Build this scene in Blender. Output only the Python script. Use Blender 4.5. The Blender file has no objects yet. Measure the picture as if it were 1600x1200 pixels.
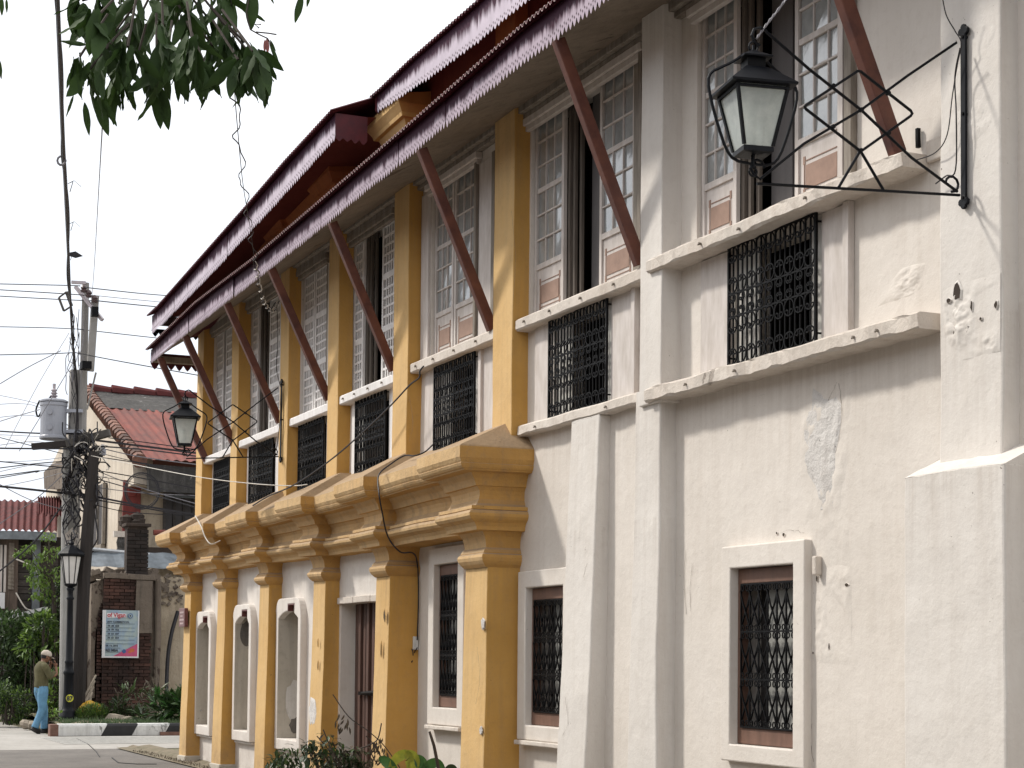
import bpy, bmesh, math, random
from mathutils import Vector, Matrix, noise
random.seed(7)
SC = bpy.context.scene
COL = SC.collection

# ------------------------------------------------------------------ camera
# World: X runs along the facade (left end is far, X negative), the facade faces -Y, Z is up, metres.
FPX, TH, EYE, OFF = 2800.0, math.atan(1220 / 2800.0), 1.58, 6.6
PITCH, ROLL = math.radians(2.5), math.radians(0.5)
CAMP = Vector((0, -OFF, EYE))
CF = Vector((-math.cos(TH) * math.cos(PITCH), math.sin(TH) * math.cos(PITCH), math.sin(PITCH)))
R0 = Vector((math.sin(TH), math.cos(TH), 0)); U0 = R0.cross(CF)
CR = R0 * math.cos(ROLL) + U0 * math.sin(ROLL); CU = U0 * math.cos(ROLL) - R0 * math.sin(ROLL)
PPX, PPY = 800.0, 600.0 + 430 - FPX * math.tan(PITCH)
cam_data = bpy.data.cameras.new('camera'); cam = bpy.data.objects.new('camera', cam_data); COL.objects.link(cam)
cam.matrix_world = Matrix.Translation(CAMP) @ Matrix((CR, CU, -CF)).transposed().to_4x4()
cam_data.sensor_width = 36; cam_data.lens = 36 * FPX / 1600; cam_data.shift_y = (PPY - 600) / 1600
cam_data.clip_start = 0.1; cam_data.clip_end = 2000
SC.camera = cam

def ray(x, y): return CF * FPX + CR * (x - PPX) - CU * (y - PPY)
def at(x, y, D): return CAMP + ray(x, y) * (D / FPX)               # point of the photograph at depth D metres
def on_y(x, y, n=0.0):                                              # ... on the plane n metres in front of the facade
    d = ray(x, y); return CAMP + d * ((-n - CAMP.y) / d.y)
def on_x(x, y, X):                                                  # ... on a plane across the street
    d = ray(x, y); return CAMP + d * ((X - CAMP.x) / d.x)
def on_z(x, y, z=0.0):
    d = ray(x, y); return CAMP + d * ((z - CAMP.z) / d.z)

# ------------------------------------------------------------------ world, sun, exposure
w = bpy.data.worlds.new('World'); SC.world = w; w.use_nodes = True
nt = w.node_tree; nt.nodes.clear()
N = nt.nodes.new; LK = nt.links.new
o = N('ShaderNodeOutputWorld'); bg = N('ShaderNodeBackground')
sky = N('ShaderNodeTexSky'); sky.sky_type = 'NISHITA'; sky.sun_disc = False
sky.sun_elevation = math.radians(45); sky.sun_rotation = math.radians(225); sky.air_density = 1.0; sky.dust_density = 3.0
sc_ = N('ShaderNodeVectorMath'); sc_.operation = 'SCALE'; sc_.inputs['Scale'].default_value = 0.12
LK(sky.outputs[0], sc_.inputs[0])
tc = N('ShaderNodeTexCoord'); sp = N('ShaderNodeSeparateXYZ'); LK(tc.outputs['Generated'], sp.inputs[0])
cr = N('ShaderNodeValToRGB'); LK(sp.outputs[2], cr.inputs[0])
cr.color_ramp.elements[0].position = 0.0; cr.color_ramp.elements[0].color = (0.70, 0.74, 0.82, 1)
cr.color_ramp.elements[1].position = 0.42; cr.color_ramp.elements[1].color = (1.0, 1.0, 1.0, 1)
el = cr.color_ramp.elements.new(0.20); el.color = (0.80, 0.835, 0.89, 1)
nz = N('ShaderNodeTexNoise'); nz.inputs['Scale'].default_value = 2.3; nz.inputs['Detail'].default_value = 6
mp = N('ShaderNodeMapping'); mp.inputs['Scale'].default_value = (1, 1, 3); LK(tc.outputs['Generated'], mp.inputs[0]); LK(mp.outputs[0], nz.inputs[0])
mr = N('ShaderNodeMapRange'); mr.inputs[1].default_value = 0.3; mr.inputs[2].default_value = 0.7; mr.inputs[3].default_value = 0.92; mr.inputs[4].default_value = 1.10
LK(nz.outputs[0], mr.inputs[0])
sc2 = N('ShaderNodeVectorMath'); sc2.operation = 'SCALE'; LK(cr.outputs[0], sc2.inputs[0]); LK(mr.outputs[0], sc2.inputs['Scale'])
mx = N('ShaderNodeMix'); mx.data_type = 'RGBA'; mx.inputs[0].default_value = 0.90
LK(sc_.outputs[0], mx.inputs[6]); LK(sc2.outputs[0], mx.inputs[7]); LK(mx.outputs[2], bg.inputs[0]); bg.inputs[1].default_value = 1.0
LK(bg.outputs[0], o.inputs[0])
sd = bpy.data.lights.new('sun', 'SUN'); sd.energy = 2.3; sd.angle = math.radians(5); sd.color = (1.0, 0.95, 0.87)
sun = bpy.data.objects.new('sun', sd); COL.objects.link(sun); sun.location = (0, 0, 30)
sun.rotation_euler = Vector((-1, -1, 1.43)).to_track_quat('Z', 'Y').to_euler()
SC.view_settings.view_transform = 'Standard'; SC.view_settings.look = 'None'
SC.view_settings.exposure = 0.53; SC.view_settings.gamma = 1.0; SC.view_settings.use_curve_mapping = False

# ------------------------------------------------------------------ materials
def base_mat(name):
    m = bpy.data.materials.new(name); m.use_nodes = True
    t = m.node_tree; b = t.nodes['Principled BSDF']
    return m, t, b
def nnode(t, typ, **kw):
    n = t.nodes.new(typ)
    for k, v in kw.items():
        if k in n.inputs: n.inputs[k].default_value = v
        else: setattr(n, k, v)
    return n
def posn(t, scale=(1, 1, 1)):
    g = t.nodes.new('ShaderNodeNewGeometry'); m = t.nodes.new('ShaderNodeMapping')
    m.inputs['Scale'].default_value = scale; t.links.new(g.outputs['Position'], m.inputs[0]); return m.outputs[0]
def noise_n(t, vec, scale, detail=5, rough=0.6, dist=0.0):
    n = nnode(t, 'ShaderNodeTexNoise'); n.inputs['Scale'].default_value = scale; n.inputs['Detail'].default_value = detail
    n.inputs['Roughness'].default_value = rough; n.inputs['Distortion'].default_value = dist; t.links.new(vec, n.inputs['Vector']); return n.outputs[0]
def rng(t, v, a, b, c=0.0, d=1.0):
    r = t.nodes.new('ShaderNodeMapRange'); r.clamp = True
    for i, q in enumerate((a, b, c, d)): r.inputs[i + 1].default_value = q
    t.links.new(v, r.inputs[0]); return r.outputs[0]
def mixc(t, f, a, b):
    m = t.nodes.new('ShaderNodeMix'); m.data_type = 'RGBA'
    for i, q in ((0, f), (6, a), (7, b)):
        if isinstance(q, (int, float)): m.inputs[i].default_value = q
        elif isinstance(q, tuple): m.inputs[i].default_value = (*q, 1) if len(q) == 3 else q
        else: t.links.new(q, m.inputs[i])
    return m.outputs[2]
def mul(t, a, b):
    m = t.nodes.new('ShaderNodeMath'); m.operation = 'MULTIPLY'
    for i, q in enumerate((a, b)):
        if isinstance(q, (int, float)): m.inputs[i].default_value = q
        else: t.links.new(q, m.inputs[i])
    return m.outputs[0]
def add(t, a, b):
    m = t.nodes.new('ShaderNodeMath'); m.operation = 'ADD'
    for i, q in enumerate((a, b)):
        if isinstance(q, (int, float)): m.inputs[i].default_value = q
        else: t.links.new(q, m.inputs[i])
    return m.outputs[0]
def bump(t, b, h, strength=0.4, dist=0.01):
    n = t.nodes.new('ShaderNodeBump'); n.inputs['Strength'].default_value = strength; n.inputs['Distance'].default_value = dist
    t.links.new(h, n.inputs['Height']); t.links.new(n.outputs[0], b.inputs['Normal'])

def plaster(name, c1, c2, dirt, dirt_amt=0.5, peel=None, peel_thr=0.68, rough=0.9, bumps=0.35, streak=0.5, seed=0.0, front_tone=None, drips=()):
    m, t, b = base_mat(name)
    p = posn(t); ps = posn(t, (4.0, 4.0, 0.35))
    if seed:
        a_ = t.nodes.new('ShaderNodeVectorMath'); a_.inputs[1].default_value = (seed, seed * 2, seed); t.links.new(p, a_.inputs[0]); p = a_.outputs[0]
    n1 = noise_n(t, p, 0.9, 6, 0.65); n2 = noise_n(t, ps, 1.6, 6, 0.7, 0.3); n3 = noise_n(t, p, 14, 6, 0.7)
    col = mixc(t, rng(t, n1, 0.35, 0.66), c1, c2)
    if front_tone:                                                     # faces turned to the street are mixed paler, unevenly by noise
        g_ = t.nodes.new('ShaderNodeNewGeometry'); s_ = t.nodes.new('ShaderNodeSeparateXYZ'); t.links.new(g_.outputs['True Normal'], s_.inputs[0])
        col = mixc(t, mul(t, rng(t, s_.outputs[1], -.35, -.85), rng(t, noise_n(t, p, 1.4, 6, .7), .25, .6, front_tone[3] * .6, front_tone[3])), col, front_tone[:3])
        col = mixc(t, rng(t, s_.outputs[2], .25, .7, 0, .8), col, (.33, .25, .175))
    col = mixc(t, mul(t, rng(t, n2, 0.50, 0.74), streak * dirt_amt), col, dirt)
    col = mixc(t, mul(t, rng(t, n3, 0.52, 0.75), 0.35 * dirt_amt), col, dirt)
    if drips:                                                      # rain runs below ledges and splash dirt at the foot
        gz_ = t.nodes.new('ShaderNodeNewGeometry'); sz_ = t.nodes.new('ShaderNodeSeparateXYZ'); t.links.new(gz_.outputs['Position'], sz_.inputs[0]); zc_ = sz_.outputs[2]
        fine = noise_n(t, posn(t, (7, 7, .25)), 2.2, 6, .75)
        for zt_, ln_ in drips:
            fcol = mul(t, mul(t, rng(t, zc_, zt_ - ln_, zt_, 0, 1), rng(t, zc_, zt_ + .02, zt_, 0, 1)), rng(t, fine, .44, .66)); col = mixc(t, mul(t, fcol, .28), col, dirt)
        foot = mul(t, rng(t, zc_, .75, .0, 0, 1), rng(t, noise_n(t, p, 2.4, 6, .7), .35, .6)); col = mixc(t, mul(t, foot, .75), col, dirt)
    sp_ = noise_n(t, p, 38, 2, 0.5); spots = rng(t, sp_, 0.735, 0.76)                 # pocks and chips
    nb = noise_n(t, p, 1.7, 3); spots = mul(t, spots, rng(t, nb, 0.5, 0.6))
    col = mixc(t, mul(t, spots, 0.8), col, (dirt[0] * .35, dirt[1] * .33, dirt[2] * .3))
    h = add(t, mul(t, noise_n(t, p, 3.2, 5, 0.6), 1.6), mul(t, n3, 0.45))
    h = add(t, h, mul(t, noise_n(t, p, 70, 3), 0.12)); h = add(t, h, mul(t, spots, -0.9))
    if peel:
        pn = noise_n(t, p, 1.25, 8, 0.66, 0.4); pm = rng(t, pn, peel_thr, peel_thr + 0.006)
        edge = mul(t, rng(t, pn, peel_thr - 0.012, peel_thr), rng(t, pn, peel_thr + 0.010, peel_thr + 0.004))
        rough_in = noise_n(t, p, 26, 4, 0.8)
        pc = mixc(t, rough_in, peel, tuple(q * 0.72 for q in peel))
        col = mixc(t, pm, col, pc); col = mixc(t, mul(t, edge, 0.45), col, tuple(q * .4 for q in dirt))
        h = add(t, h, mul(t, pm, -0.8)); h = add(t, h, mul(t, mul(t, pm, rough_in), 0.7))
    t.links.new(col, b.inputs['Base Color']); b.inputs['Roughness'].default_value = rough
    b.inputs['Specular IOR Level'].default_value = 0.25
    bump(t, b, h, bumps, 0.02)
    return m
def simple(name, c, rough=0.7, metal=0.0, var=0.25, scale=8.0, c2=None, bumps=0.2, streak=None, spec=0.4, obvar=0.0):
    m, t, b = base_mat(name)
    p = posn(t, streak or (1, 1, 1)); n = noise_n(t, p, scale, 5, 0.65)
    c2 = c2 or tuple(q * (1 - var) for q in c)
    col = mixc(t, rng(t, n, 0.35, 0.68), c, c2)
    if obvar:
        oi = t.nodes.new('ShaderNodeObjectInfo'); hs = t.nodes.new('ShaderNodeHueSaturation')
        t.links.new(rng(t, oi.outputs['Random'], 0, 1, 1 - obvar, 1 + obvar), hs.inputs['Value']); t.links.new(col, hs.inputs['Color']); col = hs.outputs[0]
    t.links.new(col, b.inputs['Base Color']); b.inputs['Roughness'].default_value = rough; b.inputs['Metallic'].default_value = metal
    b.inputs['Specular IOR Level'].default_value = spec
    if bumps: bump(t, b, n, bumps, 0.01)
    return m
def leafmat(name, c1, c2, scale=3.0, trans=0.25, rough=0.45):
    m, t, b = base_mat(name)
    p = posn(t); n = noise_n(t, p, scale, 3); g = nnode(t, 'ShaderNodeTexWhiteNoise')
    vm = t.nodes.new('ShaderNodeVectorMath'); vm.operation = 'SNAP'; vm.inputs[1].default_value = (.07, .07, .07); t.links.new(p, vm.inputs[0]); t.links.new(vm.outputs[0], g.inputs[0])
    f = add(t, mul(t, rng(t, n, .3, .7), .55), mul(t, g.outputs[0], .45))
    col = mixc(t, f, c1, c2); t.links.new(col, b.inputs['Base Color']); b.inputs['Roughness'].default_value = rough
    b.inputs['Specular IOR Level'].default_value = 0.45
    tr = t.nodes.new('ShaderNodeBsdfTranslucent'); t.links.new(col, tr.inputs[0]); mxs = t.nodes.new('ShaderNodeMixShader'); mxs.inputs[0].default_value = trans
    out = t.nodes['Material Output']; t.links.new(b.outputs[0], mxs.inputs[1]); t.links.new(tr.outputs[0], mxs.inputs[2]); t.links.new(mxs.outputs[0], out.inputs[0])
    return m
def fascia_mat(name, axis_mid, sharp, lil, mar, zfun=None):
    """lilac-white sheet with streaky maroon at the top, the shadow of the roof edge painted into it (UV v = height across the board)"""
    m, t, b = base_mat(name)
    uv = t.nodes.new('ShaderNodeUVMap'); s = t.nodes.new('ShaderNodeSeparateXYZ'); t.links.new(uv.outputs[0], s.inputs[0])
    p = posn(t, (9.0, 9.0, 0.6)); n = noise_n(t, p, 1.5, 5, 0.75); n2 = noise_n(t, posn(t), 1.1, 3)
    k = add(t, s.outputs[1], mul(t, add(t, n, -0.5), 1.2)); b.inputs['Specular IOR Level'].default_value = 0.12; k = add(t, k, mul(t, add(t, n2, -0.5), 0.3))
    f = rng(t, k, axis_mid - sharp, axis_mid + sharp)  # dark upper band: maroon paint plus the roof edge's shadow, painted in
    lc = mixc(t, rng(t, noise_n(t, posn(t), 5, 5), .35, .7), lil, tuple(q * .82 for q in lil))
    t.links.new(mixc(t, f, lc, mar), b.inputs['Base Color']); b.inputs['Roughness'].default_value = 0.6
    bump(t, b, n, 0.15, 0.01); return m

M = {}
M['white'] = plaster('white_plaster', (.71, .662, .61), (.655, .605, .55), (.38, .31, .25), 0.5, (.60, .56, .53), 0.72, streak=.35, drips=((3.60, .8), (4.58, .3), (6.5, .8)))
M['white_far'] = plaster('white_plaster_far', (.74, .70, .655), (.67, .62, .57), (.40, .34, .30), 0.5, (.50, .47, .45), 0.715, seed=3.1, drips=((2.6, .6),))
M['buttress'] = plaster('chalky_buttress_plaster', (.70, .665, .625), (.65, .61, .565), (.40, .34, .29), 0.45, (.60, .56, .52), 0.74, seed=9.2, drips=((3.55, 1.2), (6.6, 1.5), (2.66, .7)))
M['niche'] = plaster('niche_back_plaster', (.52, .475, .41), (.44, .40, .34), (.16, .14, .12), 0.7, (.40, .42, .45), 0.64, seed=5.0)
M['yellow'] = plaster('ochre_plaster', (.59, .34, .10), (.51, .28, .07), (.30, .20, .12), 0.6, (.60, .56, .52), 0.755, seed=1.7, front_tone=(.66, .455, .22, .9), drips=((2.45, 1.0), (6.6, 1.6)))
M['cornice'] = plaster('weathered_ochre_moulding', (.58, .33, .10), (.40, .22, .07), (.26, .19, .13), 1.0, (.52, .46, .40), 0.76, bumps=0.7, seed=2.3, front_tone=(.61, .425, .225, .95))
M['ledge'] = plaster('chipped_white_ledge', (.66, .605, .545), (.57, .51, .45), (.34, .27, .22), 0.8, (.48, .42, .37), 0.66, bumps=0.7, seed=4.4)
M['soffit'] = plaster('grey_soffit_boards', (.26, .215, .17), (.19, .155, .12), (.06, .045, .035), 0.9, (.13, .10, .075), 0.64, bumps=0.5, seed=6.6)
M['wood_white'] = simple('old_white_paint', (.64, .59, .56), .7, 0, .28, 7, c2=(.50, .45, .41), streak=(2, 2, .5), bumps=.3)
M['backing'] = simple('dark_lattice_backing', (.075, .07, .068), .8)
M['wood_post'] = simple('dark_track_wood', (.15, .125, .105), .8, 0, .4, 6, streak=(3, 3, .4))
M['wood_white2'] = simple('bright_white_paint', (.80, .78, .77), .65, 0, .2, 9, c2=(.68, .65, .63), streak=(2, 2, .6))
M['wood_grey'] = simple('weathered_jamb_wood', (.30, .265, .225), .8, 0, .4, 6, c2=(.16, .135, .11), streak=(3, 3, .4), bumps=.4)
M['brown_panel'] = simple('pinkish_brown_panel', (.34, .225, .175), .75, 0, .2, 10)
M['brown_wood'] = simple('brown_window_frame', (.19, .105, .075), .6, 0, .3, 6, streak=(2, 2, .5))
M['door_wood'] = simple('dark_brown_door', (.12, .065, .05), .6, 0, .45, 6, streak=(6, 6, .4), bumps=.5)
M['brace'] = simple('maroon_brown_brace', (.15, .055, .036), .5, 0, .35, 6, c2=(.075, .027, .022), streak=(1, 1, 1), bumps=.15)
M['maroon'] = simple('dark_maroon_sheet', (.10, .012, .018), .55, 0, .4, 5, c2=(.055, .010, .016))
M['tips'] = simple('sunlit_sheet_edge', (.50, .38, .36), .6)  # pale colour paints in the sunlight on the corrugation tips
M['maroon_wall'] = plaster('maroon_clerestory', (.29, .085, .055), (.21, .055, .04), (.09, .03, .025), .6, None, seed=8.8)
M['orange_band'] = plaster('dull_orange_moulding', (.62, .25, .085), (.48, .18, .07), (.15, .06, .04), .7, None, seed=7.7)
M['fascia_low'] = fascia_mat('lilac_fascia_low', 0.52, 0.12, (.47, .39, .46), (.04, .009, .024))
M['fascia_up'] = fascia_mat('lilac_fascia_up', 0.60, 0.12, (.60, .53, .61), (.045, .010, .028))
M['pierce'] = simple('dark_piercing', (.10, .07, .08), .8)
M['iron'] = simple('black_iron', (.006, .006, .007), .55, 0, .4, 20, bumps=.1, spec=.12)
M['iron_lamp'] = simple('black_lamp_paint', (.007, .008, .011), .45, 0, .3, 12, bumps=.1, spec=.16)
M['dark'] = simple('dark_room', (.035, .030, .028), .9, 0, .3, 2)
M['dark_glass'] = simple('dark_board', (.075, .068, .068), .6, 0, .5, 2)
M['interior_white'] = simple('interior_white_shutter', (.62, .60, .56), .7, 0, .15, 3)
M['interior_dim'] = simple('interior_dim_curtain', (.36, .36, .34), .8, 0, .12, 2, streak=(4, 4, .3))
M['screen'] = simple('grey_inner_screen', (.15, .14, .14), .8, 0, .3, 2, streak=(2, 2, .4))
def capiz():
    m, t, b = base_mat('capiz_pane'); p = posn(t); n = noise_n(t, p, 9, 4, .6); n2 = noise_n(t, p, 2.0, 4, .6)
    oi = t.nodes.new('ShaderNodeObjectInfo')
    f = add(t, mul(t, rng(t, n, .3, .7), .5), mul(t, oi.outputs['Random'], .5))
    t.links.new(mixc(t, f, (.20, .215, .22), (.42, .44, .44)), b.inputs['Base Color']); b.inputs['Roughness'].default_value = .10
    b.inputs['Specular IOR Level'].default_value = 1.0; b.inputs['IOR'].default_value = 1.9; bump(t, b, n2, .25, .02); return m
M['capiz'] = capiz()
def lampglass():
    m, t, b = base_mat('lamp_glass'); p = posn(t); n = noise_n(t, p, 14, 5, .7)
    b.inputs['Roughness'].default_value = .12
    t.links.new(mixc(t, rng(t, n, .4, .75), (.62, .68, .66), (.74, .76, .73)), b.inputs['Base Color'])
    b.inputs['Specular IOR Level'].default_value = .8
    gl = nnode(t, 'ShaderNodeBsdfTransparent'); gl.inputs[0].default_value = (.86, .90, .88, 1); ms = t.nodes.new('ShaderNodeMixShader')
    t.links.new(rng(t, n, .3, .8, .75, .95), ms.inputs[0])
    tl_ = nnode(t, 'ShaderNodeBsdfTranslucent'); tl_.inputs[0].default_value = (.85, .88, .86, 1); m2_ = t.nodes.new('ShaderNodeMixShader'); m2_.inputs[0].default_value = .55; t.links.new(b.outputs[0], m2_.inputs[1]); t.links.new(tl_.outputs[0], m2_.inputs[2])
    t.links.new(gl.outputs[0], ms.inputs[1]); t.links.new(m2_.outputs[0], ms.inputs[2]); t.links.new(ms.outputs[0], t.nodes['Material Output'].inputs[0]); return m
M['lampglass'] = lampglass()
M['bulb'] = simple('bulb_glass', (.6, .6, .58), .2)
M['concrete'] = plaster('road_concrete', (.38, .36, .335), (.30, .285, .26), (.14, .125, .11), 1.0, (.25, .235, .215), .66, streak=.2)
M['asphalt'] = plaster('worn_asphalt', (.175, .160, .146), (.125, .115, .106), (.055, .05, .046), 1.1, (.22, .205, .19), .66, streak=.25, bumps=.6, seed=50)
M['dirt'] = simple('bare_dirt', (.20, .16, .115), .95, 0, .4, 6, c2=(.11, .10, .06), bumps=.6)
M['grass_ground'] = simple('mossy_ground', (.11, .11, .055), .95, 0, .4, 6, c2=(.17, .14, .10), bumps=.6)
M['kerb_white'] = plaster('kerb_white_paint', (.66, .66, .65), (.56, .56, .54), (.15, .15, .14), .9, (.3, .3, .29), .66, seed=11)
M['kerb_black'] = simple('kerb_black_paint', (.022, .022, .024), .65, 0, .4, 6)
M['kerb_brown'] = simple('kerb_bare_concrete', (.20, .11, .085), .9, 0, .4, 6)
M['stripe'] = simple('worn_white_road_paint', (.52, .51, .48), .85, 0, .3, 10)
M['pole'] = plaster('pole_concrete', (.30, .285, .27), (.23, .22, .205), (.12, .11, .10), .6, None, seed=12)
M['pole_light'] = plaster('pole_light_concrete', (.46, .45, .43), (.38, .37, .35), (.2, .19, .18), .5, None, seed=13)
M['tar_wood'] = simple('tarred_wood', (.028, .022, .020), .8, 0, .4, 5, streak=(6, 6, .3), bumps=.4)
M['grey_wood'] = simple('grey_crossarm', (.10, .09, .08), .85, 0, .4, 6)
M['transformer'] = simple('grey_transformer_paint', (.33, .34, .38), .45, .1, .12, 3, bumps=0)
M['porcelain'] = simple('porcelain', (.45, .40, .42), .25)
M['brown_insul'] = simple('brown_insulator', (.09, .06, .06), .3)
M['wire'] = simple('black_cable', (.02, .018, .022), .6, bumps=0)
M['wire_grey'] = simple('grey_wire', (.22, .21, .23), .5, bumps=0)
M['wire_white'] = simple('pale_wire', (.62, .58, .52), .6, bumps=0)
M['red_roof'] = simple('rusty_red_roofing', (.22, .058, .042), .8, 0, .45, 2.2, c2=(.12, .045, .038), streak=(.5, 1.6, .5), bumps=.2)
M['red_roof2'] = simple('dull_red_roofing', (.13, .034, .032), .8, 0, .4, 2.5, c2=(.075, .026, .026), spec=.15)
M['clay_tile'] = simple('clay_barge_tile', (.20, .095, .065), .85, 0, .55, 7, c2=(.07, .045, .04), obvar=.5)
M['sooty'] = plaster('sooty_parapet', (.07, .066, .062), (.045, .043, .042), (.20, .19, .18), .9, (.26, .25, .24), .66, seed=14)
M['gable'] = plaster('cream_gable_plaster', (.62, .55, .46), (.50, .43, .35), (.22, .18, .15), .9, (.3, .27, .23), .70, seed=15)
M['stucco'] = plaster('pebbled_stucco', (.46, .39, .30), (.38, .31, .23), (.16, .13, .10), 1.2, None, bumps=1.0, seed=16)
M['reddoor'] = simple('red_door_paint', (.22, .035, .028), .55, 0, .3, 5)
M['ruin'] = plaster('ruin_plaster', (.22, .18, .145), (.13, .105, .085), (.05, .045, .04), 1.4, (.09, .06, .05), .60, bumps=.9, seed=17)
M['ruin_dark'] = plaster('ruin_soot_mortar', (.045, .035, .030), (.075, .055, .045), (.02, .018, .016), 1, None, bumps=1, seed=18)
M['brick'] = simple('burnt_brick', (.085, .040, .030), .9, 0, .6, 1.1, c2=(.016, .012, .011), bumps=.5, obvar=.45)
M['brick_dark'] = simple('sooty_brick', (.030, .022, .019), .9, 0, .5, 5, c2=(.016, .013, .012), bumps=.5, obvar=.4)
M['zinc'] = simple('blue_grey_zinc', (.20, .23, .26), .4, .3, .35, 4, c2=(.11, .125, .14))
M['zinc_light'] = simple('bare_zinc', (.55, .56, .57), .4, .3, .3, 6)
M['wood_dark'] = simple('dark_weathered_boards', (.075, .066, .06), .85, 0, .5, 4, c2=(.035, .03, .028), streak=(1, 1, 5), bumps=.4, obvar=.3)
M['wood_brown'] = simple('brown_weathered_boards', (.13, .10, .082), .85, 0, .4, 4, streak=(4, 4, .5), obvar=.2)
M['blue_fascia'] = simple('blue_grey_fascia', (.22, .25, .28), .7, 0, .4, 4)
M['pvc'] = simple('black_hose', (.02, .02, .025), .4, bumps=0)
M['yellow_bag'] = simple('yellow_plastic', (.75, .42, .03), .35, 0, .3, 12)
M['green_bag'] = simple('green_plastic', (.2, .4, .08), .4)
M['stone'] = simple('pale_rubble', (.34, .29, .23), .9, 0, .4, 6, bumps=.6)
M['mango'] = leafmat('mango_leaf', (.018, .042, .008), (.042, .085, .015), 3, .16, .75)
M['mango_new'] = leafmat('young_pink_mango_leaf', (.28, .09, .08), (.35, .13, .12), 4, .3)
M['bark'] = simple('bark', (.07, .055, .045), .9, 0, .4, 12, bumps=.6)
M['bush'] = leafmat('bush_leaf', (.030, .060, .018), (.085, .14, .045), 2.2, .25)
M['bush_hi'] = leafmat('bright_bush_leaf', (.10, .19, .03), (.20, .30, .06), 3, .35)
M['bush_dk'] = leafmat('dark_bush_leaf', (.018, .036, .014), (.045, .075, .03), 3, .2)
M['dry'] = leafmat('dry_leaf', (.06, .05, .035), (.14, .11, .08), 4, .2, .8)
M['croton'] = leafmat('croton_leaf', (.42, .40, .04), (.16, .22, .03), 14, .3)
M['broad'] = leafmat('broad_green_leaf', (.03, .09, .02), (.08, .19, .05), 8, .25, .3)
M['poster'] = simple('poster_pale_blue', (.27, .38, .53), .5, 0, .18, 5, c2=(.42, .50, .46), bumps=0)
M['poster_red'] = simple('poster_red', (.55, .03, .06), .5, bumps=0); M['poster_pink'] = simple('poster_pink', (.60, .10, .22), .5, bumps=0)
M['poster_ink'] = simple('poster_ink', (.03, .035, .06), .5, bumps=0); M['poster_white'] = simple('poster_white', (.74, .74, .76), .5, 0, .05, bumps=0)
M['poster_blue'] = simple('poster_blue', (.05, .12, .30), .5, bumps=0); M['poster_orange'] = simple('poster_orange', (.60, .16, .06), .5, bumps=0)
M['tag_yellow'] = simple('number_tag_yellow', (.72, .70, .08), .5, bumps=0)
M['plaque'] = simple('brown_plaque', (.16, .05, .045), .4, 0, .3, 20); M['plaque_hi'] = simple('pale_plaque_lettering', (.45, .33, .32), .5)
M['skin'] = simple('brown_skin', (.20, .095, .055), .55, 0, .15, 20, bumps=0)
M['shirt'] = simple('olive_shirt', (.105, .095, .045), .9, 0, .35, 9, bumps=.4); M['jeans'] = simple('faded_blue_jeans', (.12, .27, .42), .85, 0, .3, 9, bumps=.3)
M['cap'] = simple('beige_cap', (.52, .45, .38), .8); M['shoe'] = simple('black_shoe', (.02, .018, .018), .5); M['hair'] = simple('black_hair', (.012, .01, .01), .6)

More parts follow.
